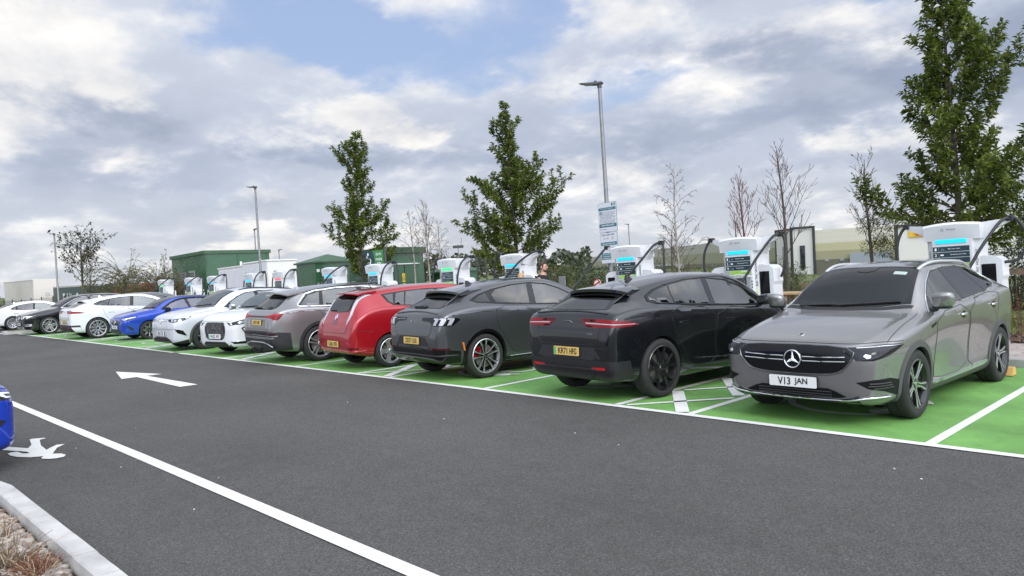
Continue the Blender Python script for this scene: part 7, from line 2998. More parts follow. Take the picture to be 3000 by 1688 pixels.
def car_etron(loc, rz, z):
    c = Car('parked_car', 'silver-grey estate-like electric car with a red light strip across its tailgate and chrome window frames', ETR, 4.901, .93, 2.928, .382, ETRON, loc, rz, 'cars parked in the green charging bays', z=z, flare=.018)
    c.wheels('twin5', .288, .25, .004)
    c.arch(TRIM, .070, .010, .024)
    c.panel('sill_trim', 'side', [(1.34, .20), (3.42, .20), (3.42, .34), (1.34, .34)], TRIM, .010, .02)
    dlo = [(1.50, 1.105), (1.75, 1.255), (2.0, 1.40), (2.25, 1.48), (2.7, 1.528), (3.3, 1.524), (3.8, 1.482), (4.02, 1.43), (4.30, 1.215), (4.28, 1.178), (4.1, 1.168), (3.0, 1.135)]
    glasshouse(c, dlo, [[(1.70, 1.130), (1.80, 1.262), (2.04, 1.385), (2.28, 1.464), (2.66, 1.502), (2.72, 1.148)],
                        [(2.84, 1.152), (2.78, 1.506), (3.3, 1.502), (3.62, 1.474), (3.72, 1.182)],
                        [(3.82, 1.186), (3.70, 1.464), (3.98, 1.405), (4.24, 1.208), (4.10, 1.192)]], 1, False)
    c.line('window_chrome', 'side', dlo, mat('bright_trim', (.72, .73, .74), .22, .6), .024, .004, 0, True)
    c.doors([[(1.56, 1.05), (1.50, .70), (1.52, .36), (2.76, .36), (2.80, .70), (2.76, 1.115)],
             [(2.82, 1.118), (2.82, .65), (2.80, .36), (3.36, .36), (3.50, .62), (3.72, .86), (3.86, 1.14)]])
    c.handle([(2.55, .99), (3.62, 1.02)], ETRON, (.11, .018, .017))
    c.panel('rear_window', 'rear', [(-.50, 1.43), (.50, 1.43), (.57, 1.30), (.64, 1.18), (.58, 1.150), (0, 1.14), (-.58, 1.150), (-.64, 1.18), (-.57, 1.30)], GLASS, .005, .006, 0, .04)
    c.spoiler(3.95, 4.50, .575, .59, 1.555, 1.475, ETRON, .045, .030, .02)
    c.panel('spoiler_underside_shade', 'rear', [(-.48, 1.445), (.48, 1.445), (.46, 1.40), (-.46, 1.40)], BLACK, .012, .004, 0, .05)  # black patch on the tail that paints in the spoiler's shaded underside
    tl = c.panel('tail_light', 'rc', [(22, 1.018), (34, 1.036), (46, 1.072), (50.5, 1.055), (45.5, .935), (42, .935), (37, .970), (22, .980)], RED, .006, .012, 0, .02)
    c.panel('light_top', 'rc', [(30, 1.022), (36, 1.032), (45, 1.058), (45, 1.036), (36, 1.012), (30, 1.006)], REDLT, .009, .004, 0, .02, None, tl)
    c.panel('light_strip', 'rear', [(-.40, .982), (.40, .982), (.40, 1.018), (-.40, 1.018)], REDDK, .006, .010, 0, .04)
    c.line('tailgate_seam', 'rear', [(.60, .94), (.585, .75), (.55, .70), (0, .695), (-.55, .70), (-.585, .75), (-.60, .94)], BLACK, .004, 0, 0, False, False)
    c.panel('plate_recess', 'rear', [(-.46, .955), (.46, .955), (.42, .775), (-.42, .775)], paint('typhoon_shadow', (.14, .137, .14), .6, .3), .003, .008, 0, .04)
    c.plate('HX70 APK', False, .878, tilt=.06, off=.018)
    c.panel('rear_bumper', 'rc', [(-56, .655), (-45, .685), (0, .70), (45, .685), (56, .655), (57, .30), (0, .27), (-57, .30)], TRIM, .006, .012, 0, .035, False)
    for z_ in (.672, .645, .618):
        c.line('bumper_slat', 'rc', [(-44, z_ - .010), (0, z_), (44, z_ - .010)], ETRON if z_ < .62 else BLACK, .009, .012, 0, False, False)
    c.panel('reflector', 'rc', [(22, .665), (44, .655), (42, .622), (22, .628)], REDDK, .018, .010, 0, .02)
    c.panel('bumper_band', 'rc', [(-42, .585), (0, .59), (42, .585), (40, .545), (0, .54), (-40, .545)], ETRON, .014, .01, 0, .03, False)
    c.line('bumper_strip', 'rear', [(-.76, .385), (-.60, .44), (-.35, .475), (.35, .475), (.60, .44), (.76, .385)], SATIN, .014, .012, 0, False, False)
    for z_ in (.445, .415, .385):
        c.line('diffuser_bar', 'rear', [(-.5, z_), (.5, z_)], RIMGREY, .008, .010, 0, False, False)
    mb = MB()
    mb.tube([(c.sc - 4.80, 0, .30), (c.sc - 4.93, 0, .26), (c.sc - 4.99, 0, .28), (c.sc - 5.0, 0, .34)], .022, 8)
    superell(mb, (c.sc - 5.0, 0, .36), (.028, .028, .028), .9)
    mb.build('tow_bar', BLACK, c.root, True)
    c.line('wiper', 'rear', [(.08, 1.170), (.36, 1.165)], BLACK, .013, .018, 0, False, False)
    c.panel('wiper_hub', 'rear', [(.30, 1.19), (.44, 1.185), (.44, 1.15), (.30, 1.15)], BLACK, .02, .02, 0, .04)
    c.line('shoulder_crease', 'side', [(1.0, 1.0), (2.5, 1.045), (4.0, 1.08), (4.6, 1.07)], ETRON, .014, -.008, 1)
    c.rails(2.1, 4.05, .60, BLACK, .016, .012)
    c.panel('windscreen', 'top', [(1.46, .70), (1.39, .4), (1.37, 0), (1.39, -.4), (1.46, -.70), (2.1, -.57), (2.08, 0), (2.1, .57)], GLASS, .004, .005, 0, .05)
    c.mirrors_(1.84, 1.19, .93, ETRON)
    c.fin(3.92, ETRON, .15, .055)
    return c


DS = [(0, 0.55, 0.32, 0.62, 0.42, 0.72, 0.75), (0.03, 0.7, 0.26, 0.72, 0.55, 0.8, 0.84), (0.1, 0.8, 0.22, 0.8, 0.62, 0.89, 0.93), (0.25, 0.85, 0.2, 0.88, 0.68, 0.965, 1.0), (0.5, 0.88, 0.19, 0.94, 0.71, 1.02, 1.05), (0.9, 0.89, 0.18, 0.985, 0.71, 1.06, 1.09), (1.05, 0.89, 0.18, 0.998, 0.69, 1.08, 1.11), (1.4, 0.89, 0.18, 1.063, 0.64, 1.3, 1.35), (1.75, 0.89, 0.18, 1.075, 0.61, 1.43, 1.485), (2.1, 0.89, 0.18, 1.08, 0.6, 1.475, 1.53), (2.7, 0.89, 0.18, 1.1, 0.59, 1.455, 1.52), (3.3, 0.888, 0.19, 1.13, 0.57, 1.385, 1.465), (3.7, 0.87, 0.21, 1.115, 0.56, 1.29, 1.37), (3.9, 0.85, 0.25, 1.023, 0.58, 1.12, 1.17), (4.03, 0.82, 0.3, 0.92, 0.6, 0.97, 0.99), (4.09, 0.78, 0.36, 0.78, 0.56, 0.82, 0.84), (4.118, 0.68, 0.44, 0.62, 0.45, 0.66, 0.67)]
MESHGRILLE = wave_panel('mesh_grille', (.016, .016, .018), 24, 'Z', 1.0, .35)


def side_kit(c, k, chrome=None, sm=1):
    """plain side glass and doors for a car seen mostly from the front; k scales the stations"""
    q = lambda pts: [(s * k[0], z * k[1]) for s, z in pts]
    dlo = q([(1.30, 1.055), (1.54, 1.215), (1.80, 1.360), (2.06, 1.458), (2.45, 1.496), (2.9, 1.492), (3.3, 1.450), (3.60, 1.37), (3.78, 1.27), (3.76, 1.22), (3.58, 1.185), (3.1, 1.135), (2.2, 1.09)])
    glasshouse(c, dlo, [q([(1.58, 1.082), (1.58, 1.21), (1.84, 1.352), (2.07, 1.438), (2.32, 1.472), (2.41, 1.112)]),
                        q([(2.52, 1.118), (2.43, 1.474), (2.70, 1.478), (3.00, 1.464), (3.26, 1.164), (2.9, 1.138)]),
                        q([(3.31, 1.172), (3.07, 1.458), (3.30, 1.430), (3.57, 1.352), (3.73, 1.262), (3.71, 1.230), (3.56, 1.200)])], 1, False)
    if chrome:
        c.line('window_chrome', 'side', dlo, chrome, .009, .004, 0, True)
    c.doors([q([(1.44, 1.015), (1.385, .70), (1.34, .45), (1.36, .33), (2.44, .33), (2.46, .65), (2.42, 1.04)]),
             q([(2.46, 1.045), (2.50, .60), (2.48, .33), (3.10, .33), (3.22, .55), (3.40, .78), (3.52, .98), (3.50, 1.105)])])
    c.handle(q([(2.20, .905), (3.33, .965)]), c.paint, (.095, .017, .016))


def front_screen(c, s0, s1, y0, y1):
    c.panel('windscreen', 'top', [(s0 + .10, y0), (s0 + .02, y0 * .57), (s0, 0), (s0 + .02, -y0 * .57), (s0 + .10, -y0), ((s0 + s1) / 2 + .04, -(y0 + y1) / 2), (s1 + .03, -y1), (s1, 0), (s1 + .03, y1), ((s0 + s1) / 2 + .04, (y0 + y1) / 2)], GLASS, .004, .005, 0, .05)
    c.line('wiper', 'top', [(s0 + .03, -.45), (s0 + .05, 0), (s0 + .10, .45)], BLACK, .009, .012, 0, False, False)
    c.panel('cowl', 'top', [(s0 + .09, y0 + .02), (s0 + .01, y0 * .57), (s0 - .01, 0), (s0 + .01, -y0 * .57), (s0 + .09, -y0 - .02), (s0 + .04, -y0 - .02), (s0 - .05, -y0 * .57), (s0 - .07, 0), (s0 - .05, y0 * .57), (s0 + .04, y0 + .02)], BLACK, .002, .004, 0, .05)


def car_ds(loc, rz, z):
    c = Car('parked_car', 'small white car parked nose out with a hexagonal black mesh grille and black front corners', DS, 4.118, .85, 2.558, .34, WHITEP, loc, rz, 'cars parked in the green charging bays', z=z)
    c.wheels('dark6', .235, .215, .006)
    c.arch(BLACK, .035, .006, .02)
    side_kit(c, (.915, .965), CHROME)
    front_screen(c, 1.05, 1.68, .66, .54)
    g = c.panel('grille', 'front', mir([(0, .815), (.34, .812), (.43, .72), (.44, .60), (.40, .475), (.31, .395), (0, .39)]), MESHGRILLE, .006, .012, 0, .03)
    for k in range(-6, 7):
        c.line('grille_mesh', 'front', [[(max(-.40, min(.40, k * .07 - .10)), .44), (max(-.40, min(.40, k * .07 + .10)), .80)], [(max(-.40, min(.40, k * .07 + .10)), .44), (max(-.40, min(.40, k * .07 - .10)), .80)]], RIMGREY, .004, .010, 0, False, False, g)
    em = MB()
    p, n = c.hit('front', 0, .70)
    fr = frame_m4(p + Vector((.020, 0, 0)), (0, 1, 0), (0, 0, 1))
    em.prism([(-.055, -.06), (-.035, -.06), (-.02, .055), (-.045, .06)], 0, .008, 0, fr)
    em.prism([(-.02, .0), (.065, .065), (.04, .065), (-.03, .02)], 0, .008, 0, fr)
    em.prism([(-.02, .01), (.03, -.06), (.065, -.06), (.0, .02)], 0, .008, 0, fr)
    em.build('grille_emblem', CHROME, c.root)
    c.plate('FH22 WVC', True, .475, off=.022, green=True)
    hl = c.panel('headlight', 'fc', [(26, .815), (32, .795), (38, .825), (50, .870), (57, .875), (60, .855), (53, .785), (44, .755), (37, .745), (32, .735)], LAMPGLASS, .006, .010, 0, .02)
    c.panel('reflector', 'fc', [(42, .80), (50, .85), (56, .855), (52, .80), (45, .775)], LAMPLIT, .009, .004, 0, .02, None, hl)
    c.panel('running_light', 'fc', [(31, .785), (34, .745), (36, .755), (34, .79)], LAMPWHITE, .009, .004, 0, .02, None, hl)
    c.line('corner_blade', 'fc', [(53, .735), (46, .665), (54, .44)], GLOSS, .016, .004)
    c.panel('lower_intake', 'front', mir([(0, .345), (.42, .345), (.52, .28), (.50, .245), (0, .24)]), BLACK, .006, .02, 0, .03)
    c.panel('fog_trim', 'fc', [(33, .345), (52, .35), (50, .295), (37, .30)], GLOSS, .006, .01, 0, .025)
    c.line('fog_chrome', 'fc', [(31, .358), (53, .368)], CHROME, .007, .006)
    c.panel('chin', 'front', mir([(0, .235), (.50, .24), (.62, .29), (.62, .21), (0, .19)]), RIMGREY, .01, .02, 0, .03)
    c.line('bonnet_seam', 'fc', [(-58, .885), (-40, .86), (-24, .835), (0, .83), (24, .835), (40, .86), (58, .885)], TRIM, .004, 0, 1, False, False)
    hood_crease(c, .40, 1.05, .80, .79)
    c.mirrors_(1.42, 1.06, .875, WHITEP)
    return c


ID4 = [(0, 0.58, 0.33, 0.64, 0.44, 0.74, 0.77), (0.03, 0.73, 0.27, 0.74, 0.58, 0.82, 0.86), (0.1, 0.82, 0.23, 0.82, 0.64, 0.9, 0.935), (0.25, 0.875, 0.21, 0.89, 0.69, 0.965, 1.0), (0.5, 0.905, 0.2, 0.95, 0.73, 1.02, 1.05), (0.9, 0.92, 0.19, 0.995, 0.74, 1.075, 1.105), (1.1, 0.92, 0.19, 1.01, 0.72, 1.1, 1.13), (1.5, 0.92, 0.19, 1.062, 0.67, 1.36, 1.41), (1.9, 0.92, 0.19, 1.08, 0.63, 1.51, 1.57), (2.3, 0.92, 0.19, 1.085, 0.625, 1.56, 1.615), (3.0, 0.92, 0.19, 1.1, 0.615, 1.545, 1.605), (3.6, 0.918, 0.2, 1.125, 0.6, 1.48, 1.555), (4.0, 0.905, 0.21, 1.143, 0.59, 1.4, 1.48), (4.25, 0.885, 0.24, 1.086, 0.6, 1.25, 1.32), (4.42, 0.86, 0.28, 1.0, 0.64, 1.07, 1.1), (4.52, 0.82, 0.33, 0.86, 0.62, 0.9, 0.92), (4.584, 0.7, 0.44, 0.62, 0.45, 0.66, 0.67)]


def car_id4(loc, rz, z):
    c = Car('parked_car', 'white crossover parked nose out with dark wheel arches and a light bar across its nose', ID4, 4.584, .86, 2.766, .36, SILVERW, loc, rz, 'cars parked in the green charging bays', z=z, flare=.016)
    c.wheels('blade8', .25, .235, .006)
    c.arch(CLADGREY, .065, .010, .024)
    c.panel('sill_trim', 'side', [(1.28, .20), (3.20, .20), (3.20, .34), (1.28, .34)], BLACK, .010, .02)
    side_kit(c, (1.03, 1.012), SATIN)
    front_screen(c, 1.14, 1.84, .69, .57)
    c.panel('light_bar', 'front', mir([(0, .845), (.45, .835), (.45, .800), (0, .805)]), RIMSIL, .006, .008, 0, .03)
    em = MB()
    p, n = c.hit('front', 0, .825)
    fr = frame_m4(p + Vector((.014, 0, 0)), (0, 1, 0), (0, 0, 1))
    ring = [(.070 * cos(a), .070 * sin(a)) for a in [2 * pi * k / 28 for k in range(29)]]
    em.tube([fr @ Vector((x, y, 0)) for x, y in ring], .0075, 6, 0, False)
    for sg in (1, -1):
        em.tube([fr @ Vector((sg * .022, .062, 0)), fr @ Vector((0, .008, 0))], .006, 6)
        em.tube([fr @ Vector((sg * .056, .030, 0)), fr @ Vector((sg * .024, -.058, 0)), fr @ Vector((0, .0, 0))], .006, 6)
    em.build('nose_emblem', CHROME, c.root, True)
    hl = c.panel('headlight', 'fc', [(24, .855), (40, .880), (52, .915), (59, .925), (60, .910), (53, .845), (46, .800), (38, .785), (30, .795)], LAMPGLASS, .006, .010, 0, .02)
    c.panel('running_light', 'fc', [(33, .872), (45, .893), (57, .918), (58, .908), (53, .862), (52, .868), (55, .900), (45, .880), (33, .862)], LAMPWHITE, .009, .004, 0, .02, None, hl)
    for a in (33.5, 38.5, 44):
        c.panel('reflector', 'fc', [(a, .850), (a + 3.6, .856), (a + 3.6, .812), (a, .806)], LAMPLIT, .009, .004, 0, .02, None, hl)
    c.panel('side_intake', 'fc', [(40, .595), (44, .595), (49, .56), (53, .42), (50, .44), (43, .50)], GLOSS, .006, .012, 0, .025)
    c.panel('lower_grille', 'front', mir([(0, .39), (.34, .40), (.56, .34), (.64, .285), (.60, .25), (0, .235)]), MESHGRILLE, .006, .012, 0, .03)
    for z_ in (.36, .325, .29):
        c.line('lower_grille_bar', 'front', [(-.42, z_), (.42, z_)], TRIM, .007, .010, 0, False, False)
    c.line('bumper_line', 'fc', [(-42, .605), (0, .60), (42, .605)], TRIM, .004, .0, 1, False, False)
    c.plate('BE22 YGR', True, .485, off=.02)
    c.panel('chin', 'fc', [(-55, .32), (-35, .245), (0, .23), (35, .245), (55, .32), (55, .22), (0, .19), (-55, .22)], BLACK, .008, .02, 0, .035, False)
    c.line('bonnet_seam', 'fc', [(-62, .945), (-45, .905), (-25, .872), (0, .865), (25, .872), (45, .905), (62, .945)], TRIM, .004, 0, 1, False, False)
    hood_crease(c, .55, 1.12, .845, .83)
    c.mirrors_(1.58, 1.105, .905, SATIN)
    c.rails(1.98, 3.95, .60, GLOSS, .030, .016)
    return c


CORSA = [(0, 0.55, 0.3, 0.58, 0.42, 0.66, 0.69), (0.03, 0.69, 0.25, 0.66, 0.54, 0.74, 0.77), (0.1, 0.78, 0.21, 0.72, 0.6, 0.8, 0.83), (0.25, 0.83, 0.19, 0.78, 0.65, 0.86, 0.89), (0.5, 0.86, 0.18, 0.84, 0.68, 0.92, 0.945), (0.85, 0.87, 0.17, 0.89, 0.69, 0.98, 1.0), (1.05, 0.87, 0.17, 0.909, 0.67, 1.01, 1.03), (1.45, 0.87, 0.17, 0.97, 0.61, 1.23, 1.27), (1.8, 0.87, 0.17, 0.975, 0.585, 1.335, 1.385), (2.2, 0.87, 0.17, 0.98, 0.575, 1.375, 1.43), (2.8, 0.87, 0.17, 1.0, 0.565, 1.35, 1.415), (3.3, 0.87, 0.18, 1.03, 0.55, 1.28, 1.355), (3.65, 0.86, 0.2, 1.022, 0.54, 1.18, 1.26), (3.85, 0.84, 0.23, 0.951, 0.56, 1.03, 1.08), (3.98, 0.81, 0.28, 0.86, 0.58, 0.9, 0.92), (4.03, 0.77, 0.34, 0.74, 0.54, 0.78, 0.79), (4.06, 0.66, 0.42, 0.58, 0.45, 0.62, 0.63)]


def car_corsa(loc, rz, z, label, m=None, txt='WV21 CDZ', group='cars parked in the green charging bays', roof=True):
    m = m or BLUEP
    c = Car('parked_car', label, CORSA, 4.06, .83, 2.538, .318, m, loc, rz, group, z=z)
    c.wheels('blade8', .222, .205, .006)
    side_kit(c, (.91, .908), None)
    front_screen(c, 1.06, 1.74, .63, .51)
    if roof:
        c.line('pillar', 'side', [(1.30, .99), (1.50, 1.12), (1.75, 1.245), (2.05, 1.315), (2.5, 1.33), (3.0, 1.305), (3.35, 1.25)], GLOSS, .045, -.022, 1)
        c.panel('roof_panel', 'top', [(1.80, -.52), (1.77, 0), (1.80, .52), (2.2, .535), (2.8, .525), (3.3, .505), (3.60, .48), (3.60, -.48), (3.3, -.505), (2.8, -.525), (2.2, -.535)], GLOSS, .003, .004, 0, .06)
    g = c.panel('grille', 'front', mir([(0, .690), (.30, .688), (.48, .670), (.50, .630), (.40, .570), (.28, .545), (0, .54)]), GLOSS, .006, .012, 0, .03)
    c.line('grille_bar', 'front', [[(.06, .645), (.30, .648), (.50, .655)], [(.06, .615), (.30, .610), (.44, .600)]], CHROME, .006, .008, 0, False, True, g)
    em = MB()
    p, n = c.hit('front', 0, .63)
    fr = frame_m4(p + Vector((.014, 0, 0)), (0, 1, 0), (0, 0, 1))
    ring = [(.058 * cos(a), .058 * sin(a)) for a in [2 * pi * k / 24 for k in range(25)]]
    em.tube([fr @ Vector((x, y, 0)) for x, y in ring], .008, 6, 0, False)
    em.prism([(-.03, -.02), (.0, -.005), (.04, .03), (.01, .005)], 0, .006, 0, fr)
    em.build('grille_emblem', CHROME, c.root, True)
    hl = c.panel('headlight', 'fc', [(29, .735), (40, .765), (54, .805), (58, .800), (54, .745), (45, .690), (34, .680)], LAMPGLASS, .006, .010, 0, .02)
    c.panel('running_light', 'fc', [(32, .735), (42, .760), (55, .795), (55, .780), (44, .742), (40, .700), (35, .692), (34, .700), (39, .712), (40, .738), (32, .722)], LAMPWHITE, .009, .004, 0, .02, None, hl)
    c.panel('side_intake', 'fc', [(41, .50), (44, .51), (51, .42), (50, .34), (47, .36)], BLACK, .005, .012, 0, .025)
    c.panel('lower_intake', 'front', mir([(0, .40), (.36, .40), (.58, .30), (.56, .25), (0, .225)]), BLACK, .005, .015, 0, .03)
    c.plate(txt, True, .46, off=.024)
    c.line('bonnet_seam', 'fc', [(-58, .82), (-40, .79), (-24, .765), (0, .76), (24, .765), (40, .79), (58, .82)], BLACK, .004, 0, 1, False, False)
    hood_crease(c, .45, 1.05, .79, .77)
    c.mirrors_(1.42, .985, .855, GLOSS)
    # tail
    c.panel('rear_window', 'top', [(3.66, -.46), (3.66, .46), (3.84, .53), (3.86, 0), (3.84, -.53)], GLASS, .004, .004, 0, .05)
    tl = c.panel('tail_light', 'rc', [(26, .83), (44, .86), (50, .84), (47, .74), (36, .735), (27, .77)], RED, .005, .010, 0, .02)
    c.panel('rear_bumper', 'rc', [(-50, .36), (0, .34), (50, .36), (50, .22), (0, .20), (-50, .22)], GLOSS, .004, .012, 0, .035, False)
    c.line('bumper_seam', 'rc', [(-56, .64), (0, .62), (56, .64)], BLACK, .004, 0, 0, False, False)
    c.plate(txt, False, .52, off=.018)
    return c


def car_suv(loc, rz, z):
    K = scaled(EQA, 4.80 / 4.463, 1.055, 1.03)
    c = Car('parked_car', 'black crossover coupe parked nose out with silver spoked wheels and a chrome window line', K, 4.80, .92, 2.93, .378, paint('obsidian', (.008, .008, .011), .3, .2), loc, rz, 'cars parked in the green charging bays', z=z)
    c.wheels('twin5', .275, .26, .004)
    side_kit(c, (4.80 / 4.463, 1.03), CHROME)
    front_screen(c, 1.34, 2.06, .73, .58)
    g = c.panel('grille', 'front', mir([(0, .835), (.30, .83), (.42, .80), (.47, .70), (.44, .60), (0, .58)]), MESHGRILLE, .006, .012, 0, .03)
    c.line('grille_bar', 'front', [(.10, .71), (.45, .71)], CHROME, .014, .012, 0, False, True, g)
    c.line('grille_outline', 'front', mir([(0, .84), (.30, .835), (.43, .805), (.48, .70), (.45, .595), (0, .575)]), CHROME, .008, .006, 0, True, False, g)
    em = MB()
    p, n = c.hit('front', 0, .71)
    fr = frame_m4(p + Vector((.02, 0, 0)), (0, 1, 0), (0, 0, 1))
    ring = [(.085 * cos(a), .085 * sin(a)) for a in [2 * pi * k / 28 for k in range(29)]]
    em.tube([fr @ Vector((x, y, 0)) for x, y in ring], .009, 6, 0, False)
    for k in range(3):
        a = pi / 2 + k * 2 * pi / 3
        em.tube([fr @ Vector((0, 0, 0)), fr @ Vector((.08 * cos(a), .08 * sin(a), 0))], [.012, .004], 6)
    em.build('grille_emblem', CHROME, c.root, True)
    hl = c.panel('headlight', 'fc', [(29, .805), (30, .72), (36, .69), (46, .72), (56, .785), (57, .815), (44, .835)], LAMPGLASS, .006, .010, 0, .02)
    c.panel('running_light', 'fc', [(31, .80), (44, .822), (54, .805), (48, .765), (44, .725), (42, .73), (45, .78), (38, .785), (36, .715), (33, .725), (34, .785)], LAMPWHITE, .009, .004, 0, .02, None, hl)
    c.panel('side_intake', 'fc', [(36, .50), (50, .51), (52, .36), (38, .37)], BLACK, .005, .015, 0, .025)
    c.line('intake_chrome', 'fc', [[(36, .455), (51, .465)], [(37, .40), (51, .41)]], CHROME, .007, .010)
    c.panel('chin', 'front', mir([(0, .36), (.56, .37), (.64, .30), (0, .25)]), SATIN, .010, .02, 0, .03)
    c.panel('lower_intake', 'front', mir([(0, .43), (.44, .43), (.50, .37), (0, .365)]), BLACK, .006, .01, 0, .03)
    c.plate('LR70 GKN', True, .475, off=.03)
    c.mirrors_(1.74, 1.125, .945, c.paint)
    c.line('bonnet_seam', 'fc', [(-62, .855), (-45, .862), (-28, .852), (0, .852), (28, .852), (45, .862), (62, .855)], BLACK, .004, 0, 1, False, False)
    return c


def car_plain(loc, rz, z, m, label, keys, L, fa, wb, R, k, wheel, front=True, txt='KM19 TFO', nb=None):
    c = Car('parked_car', label, keys, L, fa, wb, R, m, loc, rz, nb or 'cars parked in the green charging bays', z=z)
    c.wheels(wheel, R * .70, .225, .006)
    side_kit(c, k, None)
    front_screen(c, 1.28 * k[0], 1.94 * k[0], .64, .52)
    hl = c.panel('headlight', 'fc', [(28.5, .79 * k[1]), (33.5, .672 * k[1]), (40, .672 * k[1]), (50, .715 * k[1]), (58, .792 * k[1]), (48, .80 * k[1])], LAMPGLASS, .006, .010, 0, .02)
    c.panel('reflector', 'fc', [(34, .74 * k[1]), (36, .70 * k[1]), (46, .74 * k[1]), (46, .77 * k[1])], LAMPLIT, .009, .004, 0, .02, None, hl)
    c.panel('grille', 'front', mir([(0, .72 * k[1]), (.42, .72 * k[1]), (.46, .60 * k[1]), (.36, .50 * k[1]), (0, .49 * k[1])]), MESHGRILLE, .006, .012, 0, .03)
    c.panel('lower_intake', 'front', mir([(0, .385), (.50, .385), (.60, .31), (.55, .26), (0, .25)]), BLACK, .006, .015, 0, .03)
    c.plate(txt, True, .44, off=.03)
    e = L - 4.463 * k[0]
    c.panel('rear_window', 'top', [(4.06 * k[0], .48), (4.25 * k[0], .55), (4.27 * k[0], 0), (4.25 * k[0], -.55), (4.06 * k[0], -.48)], GLASS, .004, .004, 0, .05)
    c.panel('tail_light', 'rc', [(20, .93 * k[1]), (46, .95 * k[1]), (46, .84 * k[1]), (22, .86 * k[1])], RED, .005, .008, 0, .025)
    c.plate(txt, False, .62, off=.02)
    c.panel('rear_bumper', 'rear', [(-.55, .42), (.55, .42), (.5, .30), (-.5, .30)], BLACK, .006, .01, 0, .04)
    c.mirrors_(1.60 * k[0], 1.09 * k[1], keys[8][1] - .02, m)
    return c


SEDAN = [(0, .58, .34, .56, .44, .62, .64), (.04, .74, .27, .64, .58, .70, .73), (.14, .83, .22, .70, .66, .77, .80), (.4, .89, .19, .79, .72, .86, .89), (.9, .91, .18, .86, .73, .945, .97), (1.3, .912, .17, .895, .70, .99, 1.015), (1.7, .912, .17, .905, .63, 1.20, 1.245), (2.1, .912, .17, .91, .59, 1.31, 1.365),
         (2.5, .912, .17, .915, .58, 1.34, 1.395), (3.0, .912, .17, .93, .565, 1.315, 1.375), (3.5, .912, .18, .95, .55, 1.235, 1.305), (3.9, .905, .19, .97, .55, 1.135, 1.195), (4.25, .89, .21, .97, .60, 1.03, 1.065), (4.5, .865, .24, .94, .66, .985, 1.005), (4.62, .84, .28, .90, .66, .945, .96), (4.69, .79, .34, .80, .6, .84, .85), (4.73, .68, .42, .64, .48, .68, .69)]


def car_sedan(loc, rz, z):
    m = paint('white', (.68, .68, .67), .0, .3)
    c = Car('parked_car', 'white low coupe-backed car parked furthest left beyond the kerbed island', SEDAN, 4.73, .88, 2.82, .33, m, loc, rz, 'cars parked in the green charging bays', z=z)
    c.wheels('multi', .235, .23, .006)
    dlo = [(1.55, .925), (1.78, 1.06), (2.05, 1.20), (2.35, 1.275), (2.8, 1.285), (3.3, 1.225), (3.62, 1.12), (3.78, 1.01), (3.5, .965), (2.5, .935)]
    glasshouse(c, dlo, [[(1.72, .945), (1.82, 1.06), (2.08, 1.185), (2.36, 1.258), (2.62, 1.265), (2.70, .952)], [(2.78, .954), (2.72, 1.265), (3.0, 1.25), (3.3, 1.205), (3.42, 1.15), (3.44, .972)], [(3.50, .975), (3.50, 1.135), (3.60, 1.09), (3.70, 1.01)]])
    c.doors([[(1.58, .91), (1.50, .60), (1.54, .30), (2.70, .30), (2.74, .60), (2.72, .925)], [(2.76, .93), (2.78, .55), (2.76, .30), (3.30, .30), (3.42, .52), (3.60, .72), (3.58, .96)]])
    c.handle([(2.5, .81), (3.52, .84)], m, (.10, .018, .016))
    c.panel('rear_window', 'top', [(3.55, -.49), (3.55, .49), (4.05, .52), (4.16, .50), (4.18, 0), (4.16, -.50), (4.05, -.52)], GLASS, .004, .005, 0, .05)
    c.panel('tail_light', 'rc', [(24, .86), (40, .885), (52, .885), (50, .80), (38, .775), (26, .80)], RED, .005, .008, 0, .025)
    c.plate('AK68 WNB', False, .66, off=.02)
    c.panel('rear_bumper', 'rear', [(-.6, .40), (.6, .40), (.55, .28), (-.55, .28)], BLACK, .006, .01, 0, .04)
    c.panel('windscreen', 'top', [(1.42, .64), (1.34, .38), (1.32, 0), (1.34, -.38), (1.42, -.64), (2.02, -.52), (2.0, 0), (2.02, .52)], GLASS, .004, .005, 0, .05)
    c.panel('headlight', 'fc', [(30, .68), (34, .62), (50, .66), (57, .72), (42, .72)], LAMPGLASS, .005, .006, 0, .03)
    c.mirrors_(1.85, .975, .90, m)
    c.fin(3.40, m, .14, .05)
    return c

# ------------------------------------------------------------------ people
def skin_mesh(name, nodes, edges, root=0, sub=2):
    """nodes: list of (xyz, (rx, ry))"""
    me = bpy.data.meshes.new(name)
    me.from_pydata([n[0] for n in nodes], edges, [])
    o = bpy.data.objects.new(name, me)
    COL.objects.link(o)
    md = o.modifiers.new('s', 'SKIN')
    md.use_smooth_shade = True
    for i, n in enumerate(nodes):
        sv = me.skin_vertices[0].data[i]
        sv.radius = n[1]
        sv.use_root = (i == root)
    sb = o.modifiers.new('u', 'SUBSURF')
    sb.levels = sub
    sb.render_levels = sub
    dg = bpy.context.evaluated_depsgraph_get()
    dg.update()
    nm = bpy.data.meshes.new_from_object(o.evaluated_get(dg))
    nm.name = name
    bpy.data.objects.remove(o)
    for p in nm.polygons:
        p.use_smooth = True
    return nm


